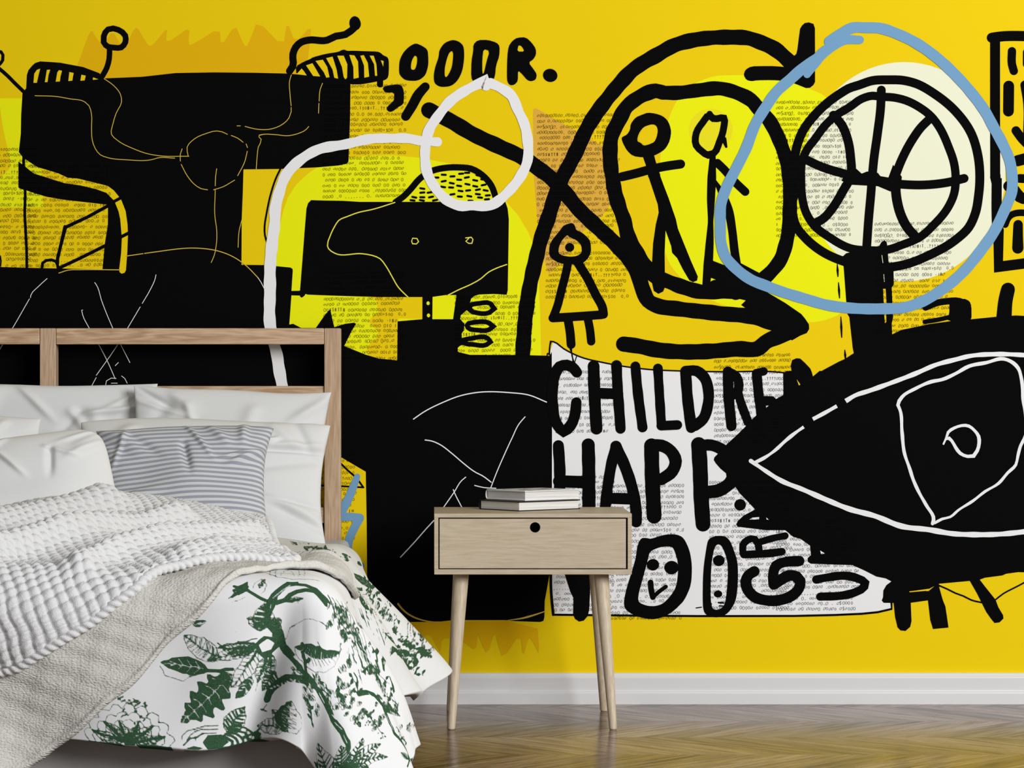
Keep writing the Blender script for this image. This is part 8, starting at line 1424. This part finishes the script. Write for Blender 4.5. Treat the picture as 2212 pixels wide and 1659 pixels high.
# --- chunky white basket-weave throw
TU = grade((-1.0, -0.80, 0.006), (-0.80, -0.02, 0.0024))
nt_ = 430
tq = np.linspace(0, 1, nt_)[:, None]
t_front = lerp_table(TU, [-1.0, -0.62, -0.56, -0.50, -0.448, -0.372, -0.292, -0.232, -0.16, -0.09, -0.02], [0.22, 0.205, 0.215, 0.20, 0.166, 0.112, 0.058, -0.016, -0.075, -0.115, -0.15])
pp = (TU - TU[0]) / (TU[-1] - TU[0])
u_right = -0.122 + 0.102 * tq ** 1.1                      # the right edge leans in towards the pillows
tU = TU[0] + pp[None, :] * (u_right - TU[0])
t_front2 = np.interp(tU, TU, t_front)
t_back2 = -0.84 + 0.012 * np.sin(tU * 22)
tV = t_back2 * (1 - tq) + t_front2 * tq
tp = drape(tU, tV); tn = orient(normals(tp), tp)
ang = math.radians(24)
ws = tU * math.cos(ang) - tV * math.sin(ang); wt = tU * math.sin(ang) + tV * math.cos(ang)
ws = ws + 0.005 * Waves(31, 22)(tU, tV) + 0.0016 * Waves(35, 75)(tU, tV); wt = wt + 0.005 * Waves(32, 22)(tU, tV) + 0.0013 * Waves(36, 75)(tU, tV)
CS, CT = 0.0220, 0.0160                       # plain weave of thick yarn: every crossing is one strand over the other
gi, gj = ws / CS, wt / CT
si, sj = np.round(gi), np.round(gj)
sgn = np.where((si + sj) % 2 < 0.5, 1.0, -1.0)
along_h = np.cos(np.pi * gi) * np.where(sj % 2 < 0.5, 1.0, -1.0)
along_v = -np.cos(np.pi * gj) * np.where(si % 2 < 0.5, 1.0, -1.0)
hh_ = 0.55 * along_h + np.sqrt(np.clip(1 - (2.02 * (gj - sj)) ** 2, 0, 1))
vv_ = 0.55 * along_v + np.sqrt(np.clip(1 - (2.02 * (gi - si)) ** 2, 0, 1))
wv = np.maximum(hh_, vv_)
# loose folds running up and to the right
fold = np.zeros_like(tU)
for (u0, v0, u1, v1, w_, A_) in ((-0.82, -0.10, -0.44, -0.72, 0.045, 0.036), (-0.62, 0.02, -0.28, -0.60, 0.036, 0.040), (-0.40, 0.00, -0.13, -0.55, 0.032, 0.032), (-0.75, 0.12, -0.60, -0.08, 0.035, 0.022), (-0.22, -0.08, -0.09, -0.30, 0.03, 0.014)):
    dx, dv = u1 - u0, v1 - v0; l2 = dx * dx + dv * dv
    tt = np.clip(((tU - u0) * dx + (tV - v0) * dv) / l2, 0, 1)
    dd = np.hypot(tU - u0 - tt * dx, tV - v0 - tt * dv)
    fold += A_ * np.exp(-(dd / w_) ** 2)
bunch = 0.052 * np.exp(-((tV + 0.80) / 0.17) ** 2) * (0.80 + 0.20 * np.sin(tU * 13.0 + 1.1))
tedge = np.minimum(np.minimum(tV - t_back2, t_front2 - tV), u_right - tU)
lift = 0.017 + fold + bunch + 0.0088 * wv * smooth01(tedge / 0.010) + 0.004 * Waves(33, 18)(tU, tV) + 0.0006 * Waves(34, 900)(tU, tV)
tp2 = tp + tn * lift[..., None]
M['throw'] = cloth_mat('white_chunky_yarn', (0.60, 0.60, 0.605), 520.0, 0.55, 0.0022, 0.95, 0.05)
throw = grid_mesh('knitted_throw', tp2, M['throw'])
tag(throw, 'chunky white basket-weave knitted throw spread over the bed', 'throw')
solid(throw, 0.012)
# twisted cord bound along the front and right edges
path = [tp2[-1, i] for i in range(0, tp2.shape[1], 4)] + [tp2[j, -1] for j in range(tp2.shape[0] - 1, -1, -6)]
path = np.array(path)
seglen = np.r_[0, np.cumsum(np.linalg.norm(np.diff(path, axis=0), axis=1))]
ss = np.arange(0, seglen[-1], 0.0019)
cp = np.stack([np.interp(ss, seglen, path[:, k]) for k in range(3)], -1)
for _ in range(6): cp[1:-1] = 0.25 * cp[:-2] + 0.5 * cp[1:-1] + 0.25 * cp[2:]
tg = np.gradient(cp, axis=0); tg /= np.linalg.norm(tg, axis=1, keepdims=True)
up = np.array([0.2, -0.6, 0.8]); e1 = np.cross(tg, up); e1 /= np.linalg.norm(e1, axis=1, keepdims=True); e2 = np.cross(e1, tg)
th_ = np.linspace(0, 2 * np.pi, 19)
rr = 0.0100 * (0.66 + 0.38 * np.abs(np.sin(ss[:, None] * np.pi / 0.0150 + th_[None, :])))
cords = cp[:, None, :] + rr[..., None] * (np.cos(th_)[None, :, None] * e1[:, None, :] + np.sin(th_)[None, :, None] * e2[:, None, :])
grid_mesh('edge_cord', cords, M['throw'], parent=throw)

# ---------------------------------------------------------------- pillows
def pillow(name, w, h, t, centre, lean, roll, yaw, label, mat, seed, group='pillows at the head of the bed', pinch=0.07, folds=16, amp=0.017, power=0.40, sag=0.015, rnd=0.0):
    r = np.random.RandomState(seed)
    nx, ny = 200, 150
    # even in angle so that the seams get enough rows
    u = np.sin(np.linspace(-1, 1, nx) * np.pi / 2)[None, :].repeat(ny, 0); v = np.sin(np.linspace(-1, 1, ny) * np.pi / 2)[:, None].repeat(nx, 1)
    field = np.zeros_like(u)
    for k in range(folds):
        if k < folds * 0.6:      # folds that run in from the corners and short ends
            cx, cy = r.choice([-1, 1]), r.choice([-1, 1]) * r.uniform(0.3, 1.0); a = math.atan2(-cy * r.uniform(0.2, 1.0), -cx * r.uniform(0.5, 1.1)); ln = r.uniform(0.5, 1.0)
        else:
            cx, cy, a, ln = r.uniform(-0.7, 0.7), r.uniform(0.4, 1.0), r.uniform(-2.4, -0.7), r.uniform(0.4, 0.9)
        px_, py_ = (u - cx) * math.cos(a) + (v - cy) * math.sin(a), -(u - cx) * math.sin(a) + (v - cy) * math.cos(a) + 0.12 * ((u - cx) * math.cos(a)) ** 2 * r.uniform(-1, 1)
        wd = r.uniform(0.030, 0.085)
        along = smooth01((px_ + 0.1) / 0.15) * smooth01((ln - px_) / (0.6 * ln))
        field += r.uniform(0.45, 1.0) * r.choice([1, 1, -0.8]) * np.exp(-(py_ / wd) ** 2) * along
    base = np.clip((1 - u ** 2) * (1 - v ** 2), 0, 1) ** power
    soft = 0.13 * Waves(seed + 50, 2.6)(u, v) + 0.07 * Waves(seed + 51, 5.5)(u, v)
    mask = np.clip((1 - u ** 2) * (1 - v ** 2), 0, 1) ** 0.25
    sides = []
    for s in (1, -1):
        X = w / 2 * u * (1 - pinch * (1 - np.abs(v) ** 2.4)); Y = h / 2 * v * (1 - sag * (1 - np.abs(u) ** 2.4))
        q_ = 1 - rnd * (np.abs(u) * np.abs(v)) ** 5; X = X * q_; Y = Y * q_
        Y = Y + h * 0.014 * Waves(seed + 60, 5.0)(u, v * 0) * np.abs(v) ** 3
        Z = s * t * base * (1 + soft) + amp * field * mask * (1.0 if s > 0 else 0.3)
        sides.append(np.stack([X, Y, Z], -1))
    sides[1][0] = sides[0][0]; sides[1][-1] = sides[0][-1]; sides[1][:, 0] = sides[0][:, 0]; sides[1][:, -1] = sides[0][:, -1]
    allp = np.concatenate([sides[0].reshape(-1, 3), sides[1].reshape(-1, 3)])
    idx = np.arange(nx * ny).reshape(ny, nx)
    q0 = np.stack([idx[:-1, :-1], idx[:-1, 1:], idx[1:, 1:], idx[1:, :-1]], -1).reshape(-1, 4)
    q1 = (q0 + nx * ny)[:, ::-1]
    q = np.concatenate([q0, q1])
    me = bpy.data.meshes.new(name)
    me.vertices.add(len(allp)); me.vertices.foreach_set('co', allp.astype(np.float32).ravel())
    me.loops.add(q.size); me.loops.foreach_set('vertex_index', q.astype(np.int32).ravel())
    me.polygons.add(len(q)); me.polygons.foreach_set('loop_start', np.arange(0, q.size, 4, dtype=np.int32)); me.polygons.foreach_set('loop_total', np.full(len(q), 4, np.int32))
    me.update(calc_edges=True)
    uvl = me.uv_layers.new(name='UVMap')
    uvs = np.concatenate([np.stack([u, v], -1).reshape(-1, 2)] * 2)
    uvl.data.foreach_set('uv', uvs[q.ravel()].astype(np.float32).ravel())
    bmq = bmesh.new(); bmq.from_mesh(me); bmesh.ops.remove_doubles(bmq, verts=bmq.verts, dist=1e-6); bmq.to_mesh(me); bmq.free()
    o = link(name, me, mat)
    o.matrix_world = Matrix.Translation(centre) @ Matrix.Rotation(yaw, 4, 'Z') @ Matrix.Rotation(math.pi / 2 - lean, 4, 'X') @ Matrix.Rotation(roll, 4, 'Z')
    tag(o, label, 'pillow', group)
    return o
def stripe_mat():
    m, nt, b = new_mat('striped_pillow_cotton')
    uvn = N(nt, 'ShaderNodeUVMap'); sp = N(nt, 'ShaderNodeSeparateXYZ'); nt.links.new(uvn.outputs[0], sp.inputs[0])
    f = math_node(nt, 'FRACT', math_node(nt, 'MULTIPLY', math_node(nt, 'ADD', sp.outputs[1], 1.0), 12.5))
    s_ = math_node(nt, 'LESS_THAN', f, 0.5)
    mx = N(nt, 'ShaderNodeMixRGB'); nt.links.new(s_, mx.inputs[0])
    mx.inputs[1].default_value = (0.53, 0.555, 0.555, 1); mx.inputs[2].default_value = (0.285, 0.29, 0.345, 1)
    nt.links.new(mx.outputs[0], b.inputs['Base Color'])
    b.inputs['Roughness'].default_value = 0.9; b.inputs['Specular IOR Level'].default_value = 0.1
    return m
M['stripe'] = stripe_mat()
R_ = math.radians
pillow('pillow', 0.56, 0.365, 0.050, (-0.938, -0.165, 0.606), R_(12), R_(0.6), 0, 'white pillow against the headboard at the middle post, its corner behind the next one', M['pillow'], 101, pinch=0.05)
pillow('pillow', 0.475, 0.355, 0.050, (-0.484, -0.228, 0.603), R_(14), R_(-2.8), 0, 'white pillow against the headboard near the right post, behind the wider one', M['pillow'], 102, pinch=0.06)
pillow('pillow', 0.605, 0.325, 0.056, (-0.532, -0.405, 0.552), R_(28), R_(-1.0), 0, 'wide white pillow directly behind the striped one', M['pillow'], 133, pinch=0.085, sag=-0.03, rnd=0.03)
pillow('pillow', 0.410, 0.335, 0.056, (-0.556, -0.600, 0.550), R_(36), R_(2.4), 0, 'grey and white striped pillow in the middle of the heap', M['stripe'], 104, pinch=0.13, sag=-0.01)
pillow('pillow', 0.42, 0.33, 0.058, (-1.110, -0.520, 0.568), R_(24), R_(-2.0), 0, 'white pillow cut by the left edge of the picture, above the small plump one', M['pillow'], 105, pinch=0.06, rnd=0.03)
pillow('pillow', 0.41, 0.25, 0.070, (-0.906, -0.800, 0.548), R_(22), R_(13), 0, 'small plump white pillow lying slanted at the left of the striped one', M['pillow'], 106, pinch=-0.02, power=0.55, sag=-0.04, rnd=0.15)
